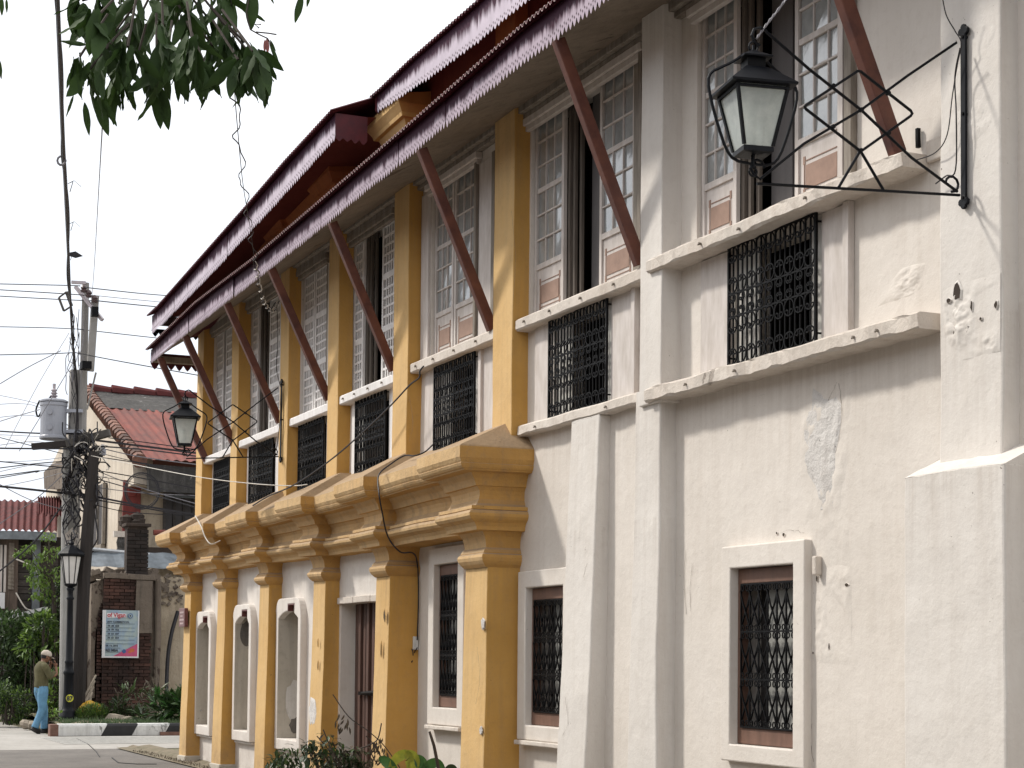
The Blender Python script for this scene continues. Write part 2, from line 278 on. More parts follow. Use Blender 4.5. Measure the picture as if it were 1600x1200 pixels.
# ------------------------------------------------------------------ mesh helpers
class MB:
    def __init__(s): s.v = []; s.f = []; s.mi = []; s.uv = []
    def face(s, pts, m=0, uv=None):
        b = len(s.v); s.v += [tuple(p) for p in pts]; s.f.append(tuple(range(b, b + len(pts)))); s.mi.append(m); s.uv.append(uv)
    def grid(s, fn, nu, nv, m=0, flip=False, uv=False):
        b = len(s.v)
        for j in range(nv + 1):
            for i in range(nu + 1): s.v.append(tuple(fn(i / nu, j / nv)))
        for j in range(nv):
            for i in range(nu):
                q = [b + j * (nu + 1) + i, b + j * (nu + 1) + i + 1, b + (j + 1) * (nu + 1) + i + 1, b + (j + 1) * (nu + 1) + i]
                if flip: q.reverse()
                s.f.append(tuple(q)); s.mi.append(m)
                if uv:
                    t = [(i / nu, j / nv), ((i + 1) / nu, j / nv), ((i + 1) / nu, (j + 1) / nv), (i / nu, (j + 1) / nv)]
                    if flip: t.reverse()
                    s.uv.append(t)
                else: s.uv.append(None)
    def box(s, x0, x1, y0, y1, z0, z1, m=0, L=99., M4=None, skip=''):
        if x0 > x1: x0, x1 = x1, x0
        if y0 > y1: y0, y1 = y1, y0
        if z0 > z1: z0, z1 = z1, z0
        nx, ny, nz = (max(1, math.ceil((b - a) / L - 1e-6)) for a, b in ((x0, x1), (y0, y1), (z0, z1)))
        st = len(s.v)
        X = lambda u: x0 + (x1 - x0) * u
        Y = lambda u: y0 + (y1 - y0) * u
        Z = lambda u: z0 + (z1 - z0) * u
        if 'b' not in skip: s.grid(lambda u, v: (X(u), y1, Z(v)), nx, nz, m, True)
        s.grid(lambda u, v: (X(u), y0, Z(v)), nx, nz, m)
        s.grid(lambda u, v: (x1, Y(u), Z(v)), ny, nz, m); s.grid(lambda u, v: (x0, Y(u), Z(v)), ny, nz, m, True)
        s.grid(lambda u, v: (X(u), Y(v), z1), nx, ny, m); s.grid(lambda u, v: (X(u), Y(v), z0), nx, ny, m, True)
        if M4 is not None:
            for i in range(st, len(s.v)): s.v[i] = tuple(M4 @ Vector(s.v[i]))
    def tube(s, pts, r, n=6, m=0, closed=False, caps=True):
        pts = [Vector(p) for p in pts]; k = len(pts); b = len(s.v)
        rs = r if isinstance(r, (list, tuple)) else [r] * k
        up = None
        for i, p in enumerate(pts):
            if closed: d = pts[(i + 1) % k] - pts[i - 1]
            else: d = pts[min(i + 1, k - 1)] - pts[max(i - 1, 0)]
            if d.length < 1e-9: d = Vector((0, 0, 1))
            d.normalize()
            if up is None: up = Vector((0, 0, 1)) if abs(d.z) < .9 else Vector((1, 0, 0))
            a = up - d * up.dot(d)
            if a.length < 1e-4: a = d.orthogonal()
            a.normalize(); up = a; c = d.cross(a)
            for j in range(n):
                t = 2 * math.pi * j / n + math.pi / n
                s.v.append(tuple(p + (a * math.cos(t) + c * math.sin(t)) * rs[i]))
        for i in range(k if closed else k - 1):
            i2 = (i + 1) % k
            for j in range(n):
                s.f.append((b + i * n + j, b + i * n + (j + 1) % n, b + i2 * n + (j + 1) % n, b + i2 * n + j)); s.mi.append(m); s.uv.append(None)
        if caps and not closed:
            s.f.append(tuple(b + j for j in reversed(range(n)))); s.mi.append(m); s.uv.append(None)
            s.f.append(tuple(b + (k - 1) * n + j for j in range(n))); s.mi.append(m); s.uv.append(None)
    def lathe(s, prof, c=(0, 0, 0), n=16, m=0, rot=0.0, sx=1.0, M4=None):
        b = len(s.v); k = len(prof)
        for r, z in prof:
            for j in range(n):
                t = 2 * math.pi * j / n + rot; p = Vector((c[0] + r * math.cos(t) * sx, c[1] + r * math.sin(t) * sx, c[2] + z))
                s.v.append(tuple(M4 @ p if M4 is not None else p))
        for i in range(k - 1):
            for j in range(n):
                s.f.append((b + i * n + j, b + i * n + (j + 1) % n, b + (i + 1) * n + (j + 1) % n, b + (i + 1) * n + j)); s.mi.append(m); s.uv.append(None)
        s.f.append(tuple(b + j for j in reversed(range(n)))); s.mi.append(m); s.uv.append(None)
        s.f.append(tuple(b + (k - 1) * n + j for j in range(n))); s.mi.append(m); s.uv.append(None)
    def plate(s, outer, holes, y, th, m=0, ax='xz'):
        """flat piece in an x-z plane at y (front) with thickness th going +y, with holes"""
        bm = bmesh.new(); edges = []
        loops = [outer] + list(holes)
        for lp in loops:
            vs = [bm.verts.new((p[0], 0, p[1])) for p in lp]
            for i in range(len(vs)): edges.append(bm.edges.new((vs[i], vs[(i + 1) % len(vs)])))
        bmesh.ops.triangle_fill(bm, use_beauty=True, use_dissolve=False, edges=edges)
        for f in bm.faces:
            c = [v.co for v in f.verts]; nrm = (c[1] - c[0]).cross(c[2] - c[0])
            if nrm.y > 0: c.reverse()
            s.face([(q.x, y, q.z) for q in c], m)
        bm.free()
        for lp in loops:
            for i in range(len(lp)):
                a, b_ = lp[i], lp[(i + 1) % len(lp)]
                s.face([(a[0], y, a[1]), (b_[0], y, b_[1]), (b_[0], y + th, b_[1]), (a[0], y + th, a[1])], m)
    def build(s, name, mats, parent=None, wob=0.0, smooth=False, bevel=0.0, merge=True, fix=True):
        me = bpy.data.meshes.new(name)
        vs = s.v
        if wob:
            out = []
            for p in vs:
                q = Vector(p); d = noise.noise_vector(q * 0.9) * wob + noise.noise_vector(q * 3.7) * wob * .45
                out.append(tuple(q + d))
            vs = out
        me.from_pydata(vs, [], s.f)
        if not isinstance(mats, (list, tuple)): mats = [mats]
        for q in mats: me.materials.append(q)
        me.polygons.foreach_set('material_index', s.mi)
        if any(u is not None for u in s.uv):
            ul = me.uv_layers.new(name='UVMap'); k = 0
            for f, u in zip(s.f, s.uv):
                for i in range(len(f)):
                    if u: ul.data[k].uv = u[i]
                    k += 1
        if merge:
            bm = bmesh.new(); bm.from_mesh(me); bmesh.ops.remove_doubles(bm, verts=bm.verts, dist=1e-5)
            if fix: bmesh.ops.recalc_face_normals(bm, faces=bm.faces)
            bm.to_mesh(me); bm.free()
        if smooth: me.polygons.foreach_set('use_smooth', [True] * len(me.polygons))
        me.update()
        ob = bpy.data.objects.new(name, me); COL.objects.link(ob)
        if parent: ob.parent = parent; ob.matrix_parent_inverse = parent_inv(parent)
        if bevel:
            bv = ob.modifiers.new('bevel', 'BEVEL'); bv.width = bevel; bv.segments = 2; bv.limit_method = 'ANGLE'; bv.angle_limit = math.radians(50)
            bv.harden_normals = False
        return ob
def parent_inv(p):
    def world(q): return (world(q.parent) @ q.matrix_parent_inverse @ q.matrix_basis) if q.parent else q.matrix_basis.copy()
    return world(p).inverted()
def thing(name, label, cat, loc=(0, 0, 0), group=None):
    e = bpy.data.objects.new(name, None); COL.objects.link(e); e.location = loc; e.empty_display_size = .2
    e['label'] = label; e['category'] = cat
    if group: e['group'] = group
    return e
def tag(ob, label=None, cat=None, group=None, kind=None):
    if label: ob['label'] = label
    if cat: ob['category'] = cat
    if group: ob['group'] = group
    if kind: ob['kind'] = kind
    return ob
def inst(ob, loc, parent, name=None, rot=None, scale=None):
    c = ob.copy(); COL.objects.link(c); c.parent = parent; c.matrix_parent_inverse = parent_inv(parent) if parent else Matrix()
    c.location = loc
    if rot is not None: c.rotation_euler = rot
    if scale is not None: c.scale = scale
    return c
def Bx(name, mat, parent, x0, x1, n0, n1, z0, z1, L=.3, wob=0.0, bevel=0.0):
    b = MB(); b.box(x0, x1, -n1, -n0, z0, z1, L=L); return b.build(name, mat, parent, wob=wob, bevel=bevel)
def smooth_pts(P, k=6):
    P = [Vector(p) for p in P]; out = []
    for i in range(len(P) - 1):
        p0, p1, p2, p3 = P[max(i - 1, 0)], P[i], P[i + 1], P[min(i + 2, len(P) - 1)]
        for j in range(k):
            t = j / k; out.append(.5 * ((2 * p1) + (p2 - p0) * t + (2 * p0 - 5 * p1 + 4 * p2 - p3) * t * t + (3 * p1 - p0 - 3 * p2 + p3) * t ** 3))
    out.append(P[-1]); return out
def interp(tab, x):
    if x <= tab[0][0]: return tab[0][1]
    for (a, b), (c, d) in zip(tab, tab[1:]):
        if x <= c: return b + (d - b) * (x - a) / (c - a)
    return tab[-1][1]
def text(s, size, mat, parent, loc, rot, name='lettering', align='LEFT', sx=1.0, bold=0.0):
    cu = bpy.data.curves.new(name, 'FONT'); cu.body = s; cu.size = size; cu.align_x = align; cu.extrude = .0015; cu.offset = bold
    tmp = bpy.data.objects.new(name, cu); COL.objects.link(tmp); bpy.context.view_layer.update()
    me = bpy.data.meshes.new_from_object(tmp.evaluated_get(bpy.context.evaluated_depsgraph_get())); bpy.data.objects.remove(tmp); bpy.data.curves.remove(cu)
    me.materials.clear(); me.materials.append(mat); ob = bpy.data.objects.new(name, me); COL.objects.link(ob)
    ob.parent = parent; ob.matrix_parent_inverse = parent_inv(parent)
    ob.location = loc; ob.rotation_euler = rot; ob.scale = (sx, 1, 1); return ob

# ------------------------------------------------------------------ ground
def sheet(name, pts, z, mat, seg=None):
    b = MB(); b.face([(p[0], p[1], z) for p in pts]); o_ = b.build(name, mat, merge=False); o_['kind'] = 'structure'; return o_
XK = -35.7                                                        # kerb line of the cross street
sheet('ground', [(-900, -600), (300, -600), (300, 900), (-900, 900)], -0.012, M['grass_ground'])
sheet('road', [(-34.0 + 3.2, -40), (60, -40), (60, -.5), (-30.8, -.5)], -0.004, M['asphalt'])
sheet('cross_street', [(XK - .02, -60), (-30.8, -60), (-30.8, 60), (XK - .02, 60)], -0.004, M['concrete'])
sheet('road_beyond', [(-120, -14), (XK - .02, -14), (XK - .02, -.72), (-120, -.72)], -0.004, M['concrete'])
b = MB()
b.grid(lambda u, v: (-30.8 + 60 * u, -.52 + (.57) * v, .012 + .05 * noise.noise((u * 90, v * 5, 1.)) * (1 - abs(2 * v - 1)) + .05 * v), 200, 6)
tag(b.build('dirt_verge', M['dirt'], merge=False), kind='structure')
b = MB()
for k in range(7):
    x = XK + .45 + k * .42; b.box(x, x + .2, -1.1, 6.0, 0.0, .0045)
tag(b.build('crosswalk_stripes', M['stripe'], merge=False), kind='structure')
b = MB()   # joint and patched edge in the concrete
pts = [on_z(x, y, 0) for x, y in ((120, 1154), (138, 1163), (150, 1174), (156, 1183))]
b.tube([p + Vector((0, 0, .000)) for p in pts], .007, 4)
pts = [on_z(x, y, 0) for x, y in ((175, 1184), (185, 1192), (215, 1194), (245, 1194))]
b.tube([p + Vector((0, 0, .0)) for p in pts], .010, 4)
tag(b.build('road_joint', M['kerb_black'], merge=False), kind='structure')
b = MB()
b.grid(lambda u, v: (XK - .18 - 30 * u ** 1.5, -.60 + 30 * v ** 2, .20 + .12 * u ** .6 + .10 * noise.noise((u * 22, v * 22, 3.))), 60, 60)
b.face([(XK - .18, -.60, .16), (XK - .18 - 30, -.60, .3), (XK - .18 - 30, -.60, -.1), (XK - .18, -.60, -.1)])
tag(b.build('planting_bed', M['grass_ground'], merge=False), kind='structure')

# kerb blocks, painted alternately (paint bands leaning like the photograph's)
kn = []
ky = [on_x(x, 1152, XK).y for x in (91, 158, 206, 256, 300)]
for i in range(9):
    y0 = ky[i] if i < 4 else ky[3] + (i - 3) * .95; y1 = ky[i + 1] if i < 3 else y0 + .95
    b = MB(); sl = .13
    for (a, c_) in ((0, 1),):
        pr = [(XK, 0), (XK, .19), (XK - .03, .235), (XK - .2, .24), (XK - .2, 0)]
        f0 = [(x, y0 + (sl * z / .24 if i else 0), z) for x, z in pr]; f1 = [(x, y1 + sl * z / .24 - .002, z) for x, z in pr]
        for k in range(5): b.face([f0[k], f0[(k + 1) % 5], f1[(k + 1) % 5], f1[k]])
        b.face(f0[::-1]); b.face(f1)
    ob = b.build('kerb', [M['kerb_white'], M['kerb_black']][i % 2], bevel=.008); ob['kind'] = 'structure'
b = MB(); b.box(XK - .3, XK - .002, ky[0] - .16, ky[0] - .003, 0, .225, L=.1); tag(b.build('kerb_end', M['kerb_brown'], wob=.015), kind='structure')
b = MB(); y0_ = on_x(250, 1152, XK + .03).y; b.box(XK + .002, XK + .10, y0_, y0_ + 4, 0, .07, L=.2); tag(b.build('kerb_foot', M['kerb_brown'], wob=.012), kind='structure')

# ================================================================== THE HOUSE
H = thing('ancestral_house', 'two-storey white and ochre house with red eaves, capiz windows and iron grilles along the street', 'house', (-18, 0, 0))
XE = -26.95      # far end of the house
XN = -5.0        # near end, outside the frame
wallp = lambda *a, **k: None
def wall(name, mat, x0, x1, z0, z1, n, holes, depth=.35, step=.22, wob=.006, reveal_mat=None):
    xs = {x0, x1}; zs = {z0, z1}
    for h in holes: xs |= {h[0], h[1]}; zs |= {h[2], h[3]}
    def sub(s):
        s = sorted(s); o_ = []
        for a, c in zip(s, s[1:]):
            k = max(1, math.ceil((c - a) / step)); o_ += [a + (c - a) * i / k for i in range(k)]
        return o_ + [s[-1]]
    xs = sub(xs); zs = sub(zs); b = MB()
    for i in range(len(xs) - 1):
        for j in range(len(zs) - 1):
            cx, cz = (xs[i] + xs[i + 1]) / 2, (zs[j] + zs[j + 1]) / 2
            if any(h[0] < cx < h[1] and h[2] < cz < h[3] for h in holes): continue
            b.face([(xs[i], -n, zs[j]), (xs[i + 1], -n, zs[j]), (xs[i + 1], -n, zs[j + 1]), (xs[i], -n, zs[j + 1])])
    for h in holes:
        a, c, p, q = h[:4]; d = h[4] if len(h) > 4 else depth
        zz = [z for z in zs if p <= z <= q]; xx = [x for x in xs if a <= x <= c]
        for z_, z2 in zip(zz, zz[1:]):
            b.face([(a, -n, z_), (a, -n + d, z_), (a, -n + d, z2), (a, -n, z2)]); b.face([(c, -n, z_), (c, -n, z2), (c, -n + d, z2), (c, -n + d, z_)])
        for x_, x2 in zip(xx, xx[1:]):
            b.face([(x_, -n, p), (x2, -n, p), (x2, -n + d, p), (x_, -n + d, p)]); b.face([(x_, -n, q), (x_, -n + d, q), (x2, -n + d, q), (x2, -n, q)])
    return b.build(name, mat, H, wob=wob, fix=False)

WIN = [  # per bay: opening x0,x1 | left leaf | right leaf | grille x0,x1 | sill x0,x1,ztop
    dict(w=(-26.5, -25.30), l=(-26.5, -26.06), r=(-25.92, -25.34), g=(-26.2, -25.27), s=(-26.5, -24.87, 4.575), kind='lattice'),
    dict(w=(-24.48, -22.93), l=(-24.46, -24.14), r=(-23.57, -22.96), g=(-24.22, -23.02), s=(-24.49, -22.40, 4.605), kind='lattice'),
    dict(w=(-21.98, -20.86), l=(-21.97, -21.52), r=(-21.49, -20.98), g=(-21.86, -20.80), s=(-21.98, -20.36, 4.62), kind='lattice'),
    dict(w=(-19.96, -18.45), l=(-19.95, -19.62), r=(-18.97, -18.48), g=(-19.60, -18.55), s=(-19.94, -18.06, 4.64), kind='lattice'),
    dict(w=(-17.32, -16.05), l=(-17.31, -16.79), r=(-16.775, -16.14), g=(-17.08, -15.98), s=(-17.56, -15.29, 4.665), kind='glass'),
    dict(w=(-14.79, -12.62), l=(-14.78, -14.16), r=(-13.45, -12.80), g=(-14.27, -13.12), s=(-14.80, -12.33, 4.66), kind='glass'),
    dict(w=(-11.72, -9.66), l=(-11.71, -11.20), r=(-10.42, -9.80), g=(-11.17, -10.02), s=(-12.14, -8.86, 4.665), kind='glass'),
]
GZ = (3.71, 4.56)
WT = 6.53
def wb(i): return WIN[i]['s'][2] - .02
holes = []
for i, q in enumerate(WIN):
    holes.append((q['w'][0], q['w'][1], wb(i), WT)); holes.append((q['g'][0] + .01, q['g'][1] - .01, *GZ))
wall('upper_wall', M['white'], XE, XN, 3.45, 7.25, 0.0, holes, depth=.30)
wall('lower_wall', M['white'], -17.95, XN, -.15, 3.45, 0.0, [(-17.0, -16.35, 1.09, 2.53, .3), (-14.70, -13.92, .99, 2.22, .3), (-11.11, -10.28, .99, 2.24, .3)])
NICHES = [(-26.33, -25.62, .57, 2.08), (-24.15, -23.43, .58, 2.13), (-22.03, -21.17, .56, 2.16)]
DOOR = (-19.72, -18.02, -.15, 2.25)
wall('niche_wall', M['white_far'], XE, -17.95, -.15, 3.3, .15, [(*n_, .32) for n_ in NICHES] + [(*DOOR, .42)])
b = MB()   # end and back walls, dark rooms
b.box(XE, XE + .25, -.1, 9.0, -.15, 7.2, L=1); b.box(XE, XN, 8.8, 9.1, -.15, 7.2, L=2); b.box(XN - .02, XN + .25, -.02, 9.1, -.15, 7.2, L=1)
b.build('end_wall', M['white_far'], H)
b = MB()
b.box(XE + .3, XN, 1.6, 1.7, 3.2, 7.3); b.box(XE + .3, XN, .05, 1.7, 6.62, 6.7); b.box(XE + .3, XN, .05, 1.7, 3.4, 3.5)
for x in (-25, -22.2, -20.2, -17.8, -15.1, -12.2, -9.1): b.box(x - .05, x + .05, .31, 1.6, 3.5, 6.62)
b.build('dark_room', M['dark'], H)

# ---- ground-floor niche surrounds
for k, (a, c, z0, z1) in enumerate(NICHES):
    m_ = .095; zs_ = z1 - .02; mid = (a + c) / 2; arch = .10
    outer = [(a - m_, z0 - .14), (c + m_ + .02, z0 - .14), (c + m_ + .02, z1 - .14)]
    for i in range(7):
        t = i / 6 * math.pi / 2; outer.append((c + m_ + .02 - .20 * (1 - math.cos(t)), z1 - .14 + .30 * math.sin(t)))
    outer += [(a + .06, z1 + .16)]
    for i in range(1, 6):
        t = i / 6 * math.pi / 2; outer.append((a + .06 - .185 * math.sin(t), z1 + .16 - .20 * (1 - math.cos(t))))
    outer += [(a - m_, z1 - .05)]
    inner = [(a, z0), (c, z0)]
    N_ = 12; nt0, nt1 = mid - .02, mid + .27
    ap = [(c + (a - c) * i / N_, z1 - arch + arch * math.sin(math.pi * i / N_) ** .8) for i in range(N_ + 1)]
    rightp = [p for p in ap if p[0] > nt1]; leftp = [p for p in ap if p[0] < nt0]
    inner += rightp + [(nt1, z1 - arch * .35), (nt1, z1 + .085), (nt0, z1 + .085), (nt0, z1 - .005)] + leftp
    b = MB(); b.plate(outer, [inner], -.235, .085); b.build('niche_surround', M['white_far'], H, wob=.005, bevel=.012)
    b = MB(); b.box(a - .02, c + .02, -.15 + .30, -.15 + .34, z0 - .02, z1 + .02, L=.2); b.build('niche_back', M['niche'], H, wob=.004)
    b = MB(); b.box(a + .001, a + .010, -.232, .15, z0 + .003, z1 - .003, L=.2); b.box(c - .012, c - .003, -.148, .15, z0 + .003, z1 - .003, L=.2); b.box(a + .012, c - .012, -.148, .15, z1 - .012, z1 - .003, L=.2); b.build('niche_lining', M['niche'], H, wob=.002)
    b = MB(); b.box(nt0 + .004, nt1 - .004, -.232, -.16, z1 + .070, z1 + .082); b.box(nt0 + .003, nt0 + .014, -.232, -.16, z1 - .005, z1 + .070); b.build('notch_shade_strip', M['plaque'], H)  # dark brown strips paint the shade on the notch's soffit and left reveal
    b = MB(); b.box(a - m_ + .03, c + m_, -.205, -.14, z0 - .175, z0 - .145, L=.2); b.build('niche_apron', M['white_far'], H, wob=.006, bevel=.01)

# ---- ground-floor windows with surrounds
def diamond_grille(name, x0, x1, z0, z1, y, parent):
    g = thing_part = bpy.data.objects.new(name, None); COL.objects.link(g); g.parent = parent; g.matrix_parent_inverse = parent_inv(parent); g.location = ((x0 + x1) / 2, y, z0)
    nn = 6; tiers = 3; hz = (z1 - z0) / tiers; bw = (x1 - x0) / nn
    for k in range(tiers + 1):
        for dz in ((.0,) if k in (0, tiers) else (0.0,)):
            b = MB(); b.box(x0, x1, y - .008, y + .008, z0 + k * hz - .006, z0 + k * hz + .006); b.build('rail', M['iron'], g)
    for t in range(tiers):
        a, c = z0 + t * hz + .045, z0 + (t + 1) * hz - .045
        for i in range(nn + 1):
            x = x0 + i * bw
            b = MB(); b.tube([(x, y, a - .04), (x, y, c + .04)], .0075, 4); b.build('bar', M['iron'], g)
            for s in (-1, 1):
                xe = x + s * bw
                if x0 - .01 <= xe <= x1 + .01:
                    b = MB(); mx_ = (x + xe) / 2
                    b.tube([(x, y + s * .006, a), (x + s * bw * .28, y + s * .006, a + (c - a) * .28), (mx_ + s * bw * .18, y + s * .006, a + (c - a) * .62), (xe, y + s * .006, c)], .0072, 4); b.build('lattice_bar', M['iron'], g)
    b = MB()
    for t in range(tiers + 1):
        for i in range(nn * 2):
            cx = x0 + (i + .5) * bw / 2
            for s in (-1, 1):
                if (t == 0 and s < 0) or (t == tiers and s > 0): continue
                cz = z0 + t * hz + s * .028
                b.tube([(cx + .016 * math.cos(q), y - .004, cz + .02 * math.sin(q)) for q in [math.pi * 2 * j / 8 for j in range(8)]], .0048, 4, closed=True)
    so = b.build('scrollwork', M['iron'], g, merge=False); so['kind'] = 'stuff'
    return g
for (ox0, ox1, oz0, oz1, fx0, fx1, fz0, fz1, lr) in ((-17.0, -16.35, 1.09, 2.53, -17.15, -16.19, .915, 2.70, .2), (-14.70, -13.92, .99, 2.22, -14.87, -13.76, .86, 2.37, .4), (-11.11, -10.28, .99, 2.24, -11.23, -10.14, .87, 2.40, .35)):
    b = MB(); b.plate([(fx0, fz0), (fx1, fz0), (fx1, fz1), (fx0, fz1)], [[(ox0, oz0), (ox1, oz0), (ox1, oz1), (ox0, oz1)]], -.062, .062)
    b.build('window_surround', M['white'], H, wob=.005, bevel=.010)
    if fx0 < -12: 
        b = MB(); b.box(fx0 + .02, fx1 - .01, -.10, .0, fz0 - .045, fz0 - .005, L=.2); b.build('window_sill', M['ledge'], H, wob=.006, bevel=.008)
    b = MB(); b.plate([(ox0 + .005, oz0 + .005), (ox1 - .005, oz0 + .005), (ox1 - .005, oz1 - .005), (ox0 + .005, oz1 - .005)], [[(ox0 + .055, oz0 + .12), (ox1 - .05, oz0 + .12), (ox1 - .05, oz1 - .11), (ox0 + .055, oz1 - .11)]], .004, .07)
    b.build('window_frame', M['brown_wood'], H, wob=.004, bevel=.006)
    diamond_grille('diamond_grille', ox0 + .06, ox1 - .055, oz0 + .125, oz1 - .115, -.002, H)
    b = MB(); xm = ox0 + (ox1 - ox0) * lr; b.box(xm, ox1, .085, .10, oz0, oz1); b.build('inner_shutter', M['interior_dim'], H)
    b = MB(); b.box(ox0, ox1, .20, .23, oz0, oz1); b.build('window_back', M['dark_glass'], H)

# ---- door
dx0, dx1 = DOOR[0] + .02, DOOR[1] - .02
D_ = bpy.data.objects.new('plank_door', None); COL.objects.link(D_); D_.parent = H; D_.matrix_parent_inverse = parent_inv(H); D_.location = (dx0, .0, 0)
b = MB(); b.box(dx0, dx1, .06, .09, 0, 2.24); b.build('door_backing', M['door_wood'], D_)
npk = 17
for i in range(npk):
    x = dx0 + (dx1 - dx0) * i / npk; b = MB(); b.box(x + .008, x + (dx1 - dx0) / npk - .008, .015 - (.035 if i % 3 == 2 else 0) + random.uniform(-.006, .006), .06, 0, 2.22); b.build('plank', M['door_wood'], D_, bevel=.006)
b = MB(); b.box(dx0 + .3, dx1 - .05, -.045, -.021, 1.16, 1.2); b.tube([(dx0 + .5, -.06, 1.18), (dx0 + .9, -.07, 1.2), (dx1 - .2, -.06, 1.17)], .022, 6)
b.build('door_bolt', M['iron'], D_)
for i in range(3):
    x = DOOR[0] - .06 + i * .58
    b = MB(); b.box(x, x + .565, -.185, .1, 2.20, 2.275, L=.15); b.build('lintel_block', M['ledge'], H, wob=.012, bevel=.008)

# ---- pilasters
LOW = [(-26.78, -26.40), (-24.80, -24.36), (-22.60, -22.17), (-20.26, -19.80), (-18.02, -17.60), (-15.49, -14.96)]
UP = [(-26.90, -26.52), (-24.84, -24.47), (-22.38, -22.0), (-20.34, -19.94), (-18.03, -17.58), (-15.28, -14.82)]
for a, c in LOW:
    b = MB()
    nz_ = 12
    def pf(z): 
        t = min(1, max(0, z / 2.45)); fl = 0
        return .365 - .045 * t + fl, .02 * (1 - t) + fl * .6
    zz = [-.1 + 2.70 * i / nz_ for i in range(nz_ + 1)] 
    for z_, z2 in zip(zz, zz[1:]):
        (n1, e1), (n2, e2) = pf(z_), pf(z2)
        b.face([(a - e1, -n1, z_), (c + e1, -n1, z_), (c + e2, -n2, z2), (a - e2, -n2, z2)])
        b.face([(c + e1, -n1, z_), (c + e1, .02, z_), (c + e2, .02, z2), (c + e2, -n2, z2)])
        b.face([(a - e1, .02, z_), (a - e1, -n1, z_), (a - e2, -n2, z2), (a - e2, .02, z2)])
    b.build('lower_pilaster', M['yellow'], H, wob=.009, bevel=.010)
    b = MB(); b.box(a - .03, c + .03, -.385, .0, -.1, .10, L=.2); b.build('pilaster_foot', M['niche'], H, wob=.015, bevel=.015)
for a, c in UP: Bx('upper_pilaster', M['yellow'], H, a, c, -.02, .16, 3.45, 6.66, L=.25, wob=.009, bevel=.010)
Bx('upper_pilaster', M['buttress'], H, -12.31, -11.96, -.02, .17, 3.55, 6.72, L=.25, wob=.010, bevel=.010)
def batter(name, a0, c0, n0, a1, c1, n1, z0, z1, mat, wob=.012, bev=.014):
    b = MB(); k = max(2, int((z1 - z0) / .22))
    for i in range(k):
        t, u = i / k, (i + 1) / k; L_ = lambda p, q, s: p + (q - p) * s
        A, Cc, n_, z_ = L_(a0, a1, t), L_(c0, c1, t), L_(n0, n1, t), L_(z0, z1, t); A2, C2, m2, z2 = L_(a0, a1, u), L_(c0, c1, u), L_(n0, n1, u), L_(z0, z1, u)
        xs_ = [0, .33, .66, 1]
        for p, q in zip(xs_, xs_[1:]):
            b.face([(L_(A, Cc, p), -n_, z_), (L_(A, Cc, q), -n_, z_), (L_(A2, C2, q), -m2, z2), (L_(A2, C2, p), -m2, z2)])
        b.face([(Cc, -n_, z_), (Cc, .02, z_), (C2, .02, z2), (C2, -m2, z2)]); b.face([(A, .02, z_), (A, -n_, z_), (A2, -m2, z2), (A2, .02, z2)])
    b.face([(a1, -n1, z1), (c1, -n1, z1), (c1, .02, z1), (a1, .02, z1)])
    return b.build(name, mat, H, wob=wob, bevel=bev)
batter('buttress', -13.78, -13.24, .20, -13.70, -13.14, .10, -.1, 3.60, M['buttress'])
batter('buttress', -12.52, -12.03, .17, -12.42, -12.03, .14, -.1, 3.68, M['buttress'])
b_up = Bx('buttress', M['buttress'], H, -8.60, -8.04, -.02, .12, 2.6, 7.1, L=.22, wob=.012, bevel=.014)
b = MB(); b.box(-8.70, -7.80, -.30, .02, -.1, 2.67, L=.22); b.build('buttress_base', M['buttress'], H, wob=.011, bevel=.014)
b = MB(); b.grid(lambda u, v: (-8.70 + .9 * u, -.302 + .33 * v, 2.66 + .16 * v + .012 * noise.noise((u * 9, v * 5, 0))), 12, 4)
for x_ in (-8.70, -7.80): b.face([(x_, -.302, 2.66), (x_, .02, 2.82), (x_, .02, 2.66)])
b.build('buttress_weathering', M['buttress'], H, wob=.006)

# ---- entablature between the storeys (breaks forward over each pilaster)
PROF = [(0, 2.41), (.03, 2.44), (.05, 2.47), (.058, 2.50), (.05, 2.525), (.03, 2.54), (.035, 2.545), (.02, 2.57), (.0, 2.59), (.005, 2.64), (.02, 2.69), (.05, 2.735),
        (.14, 2.74), (.145, 2.775), (.17, 2.81), (.18, 2.812), (.19, 2.82), (.215, 2.835), (.235, 2.86), (.238, 2.885), (.22, 2.91), (.195, 2.92), (.205, 2.923), (.205, 2.955),
        (.155, 2.957), (.13, 2.98), (.108, 3.02), (.10, 3.06), (.107, 3.10), (.135, 3.135), (.155, 3.14), (.165, 3.17), (.18, 3.20), (.205, 3.23), (.22, 3.255),
        (.325, 3.26), (.33, 3.275), (.345, 3.277), (.36, 3.295), (.372, 3.32), (.362, 3.323), (.372, 3.34), (.385, 3.37), (.385, 3.47), (.37, 3.485)]
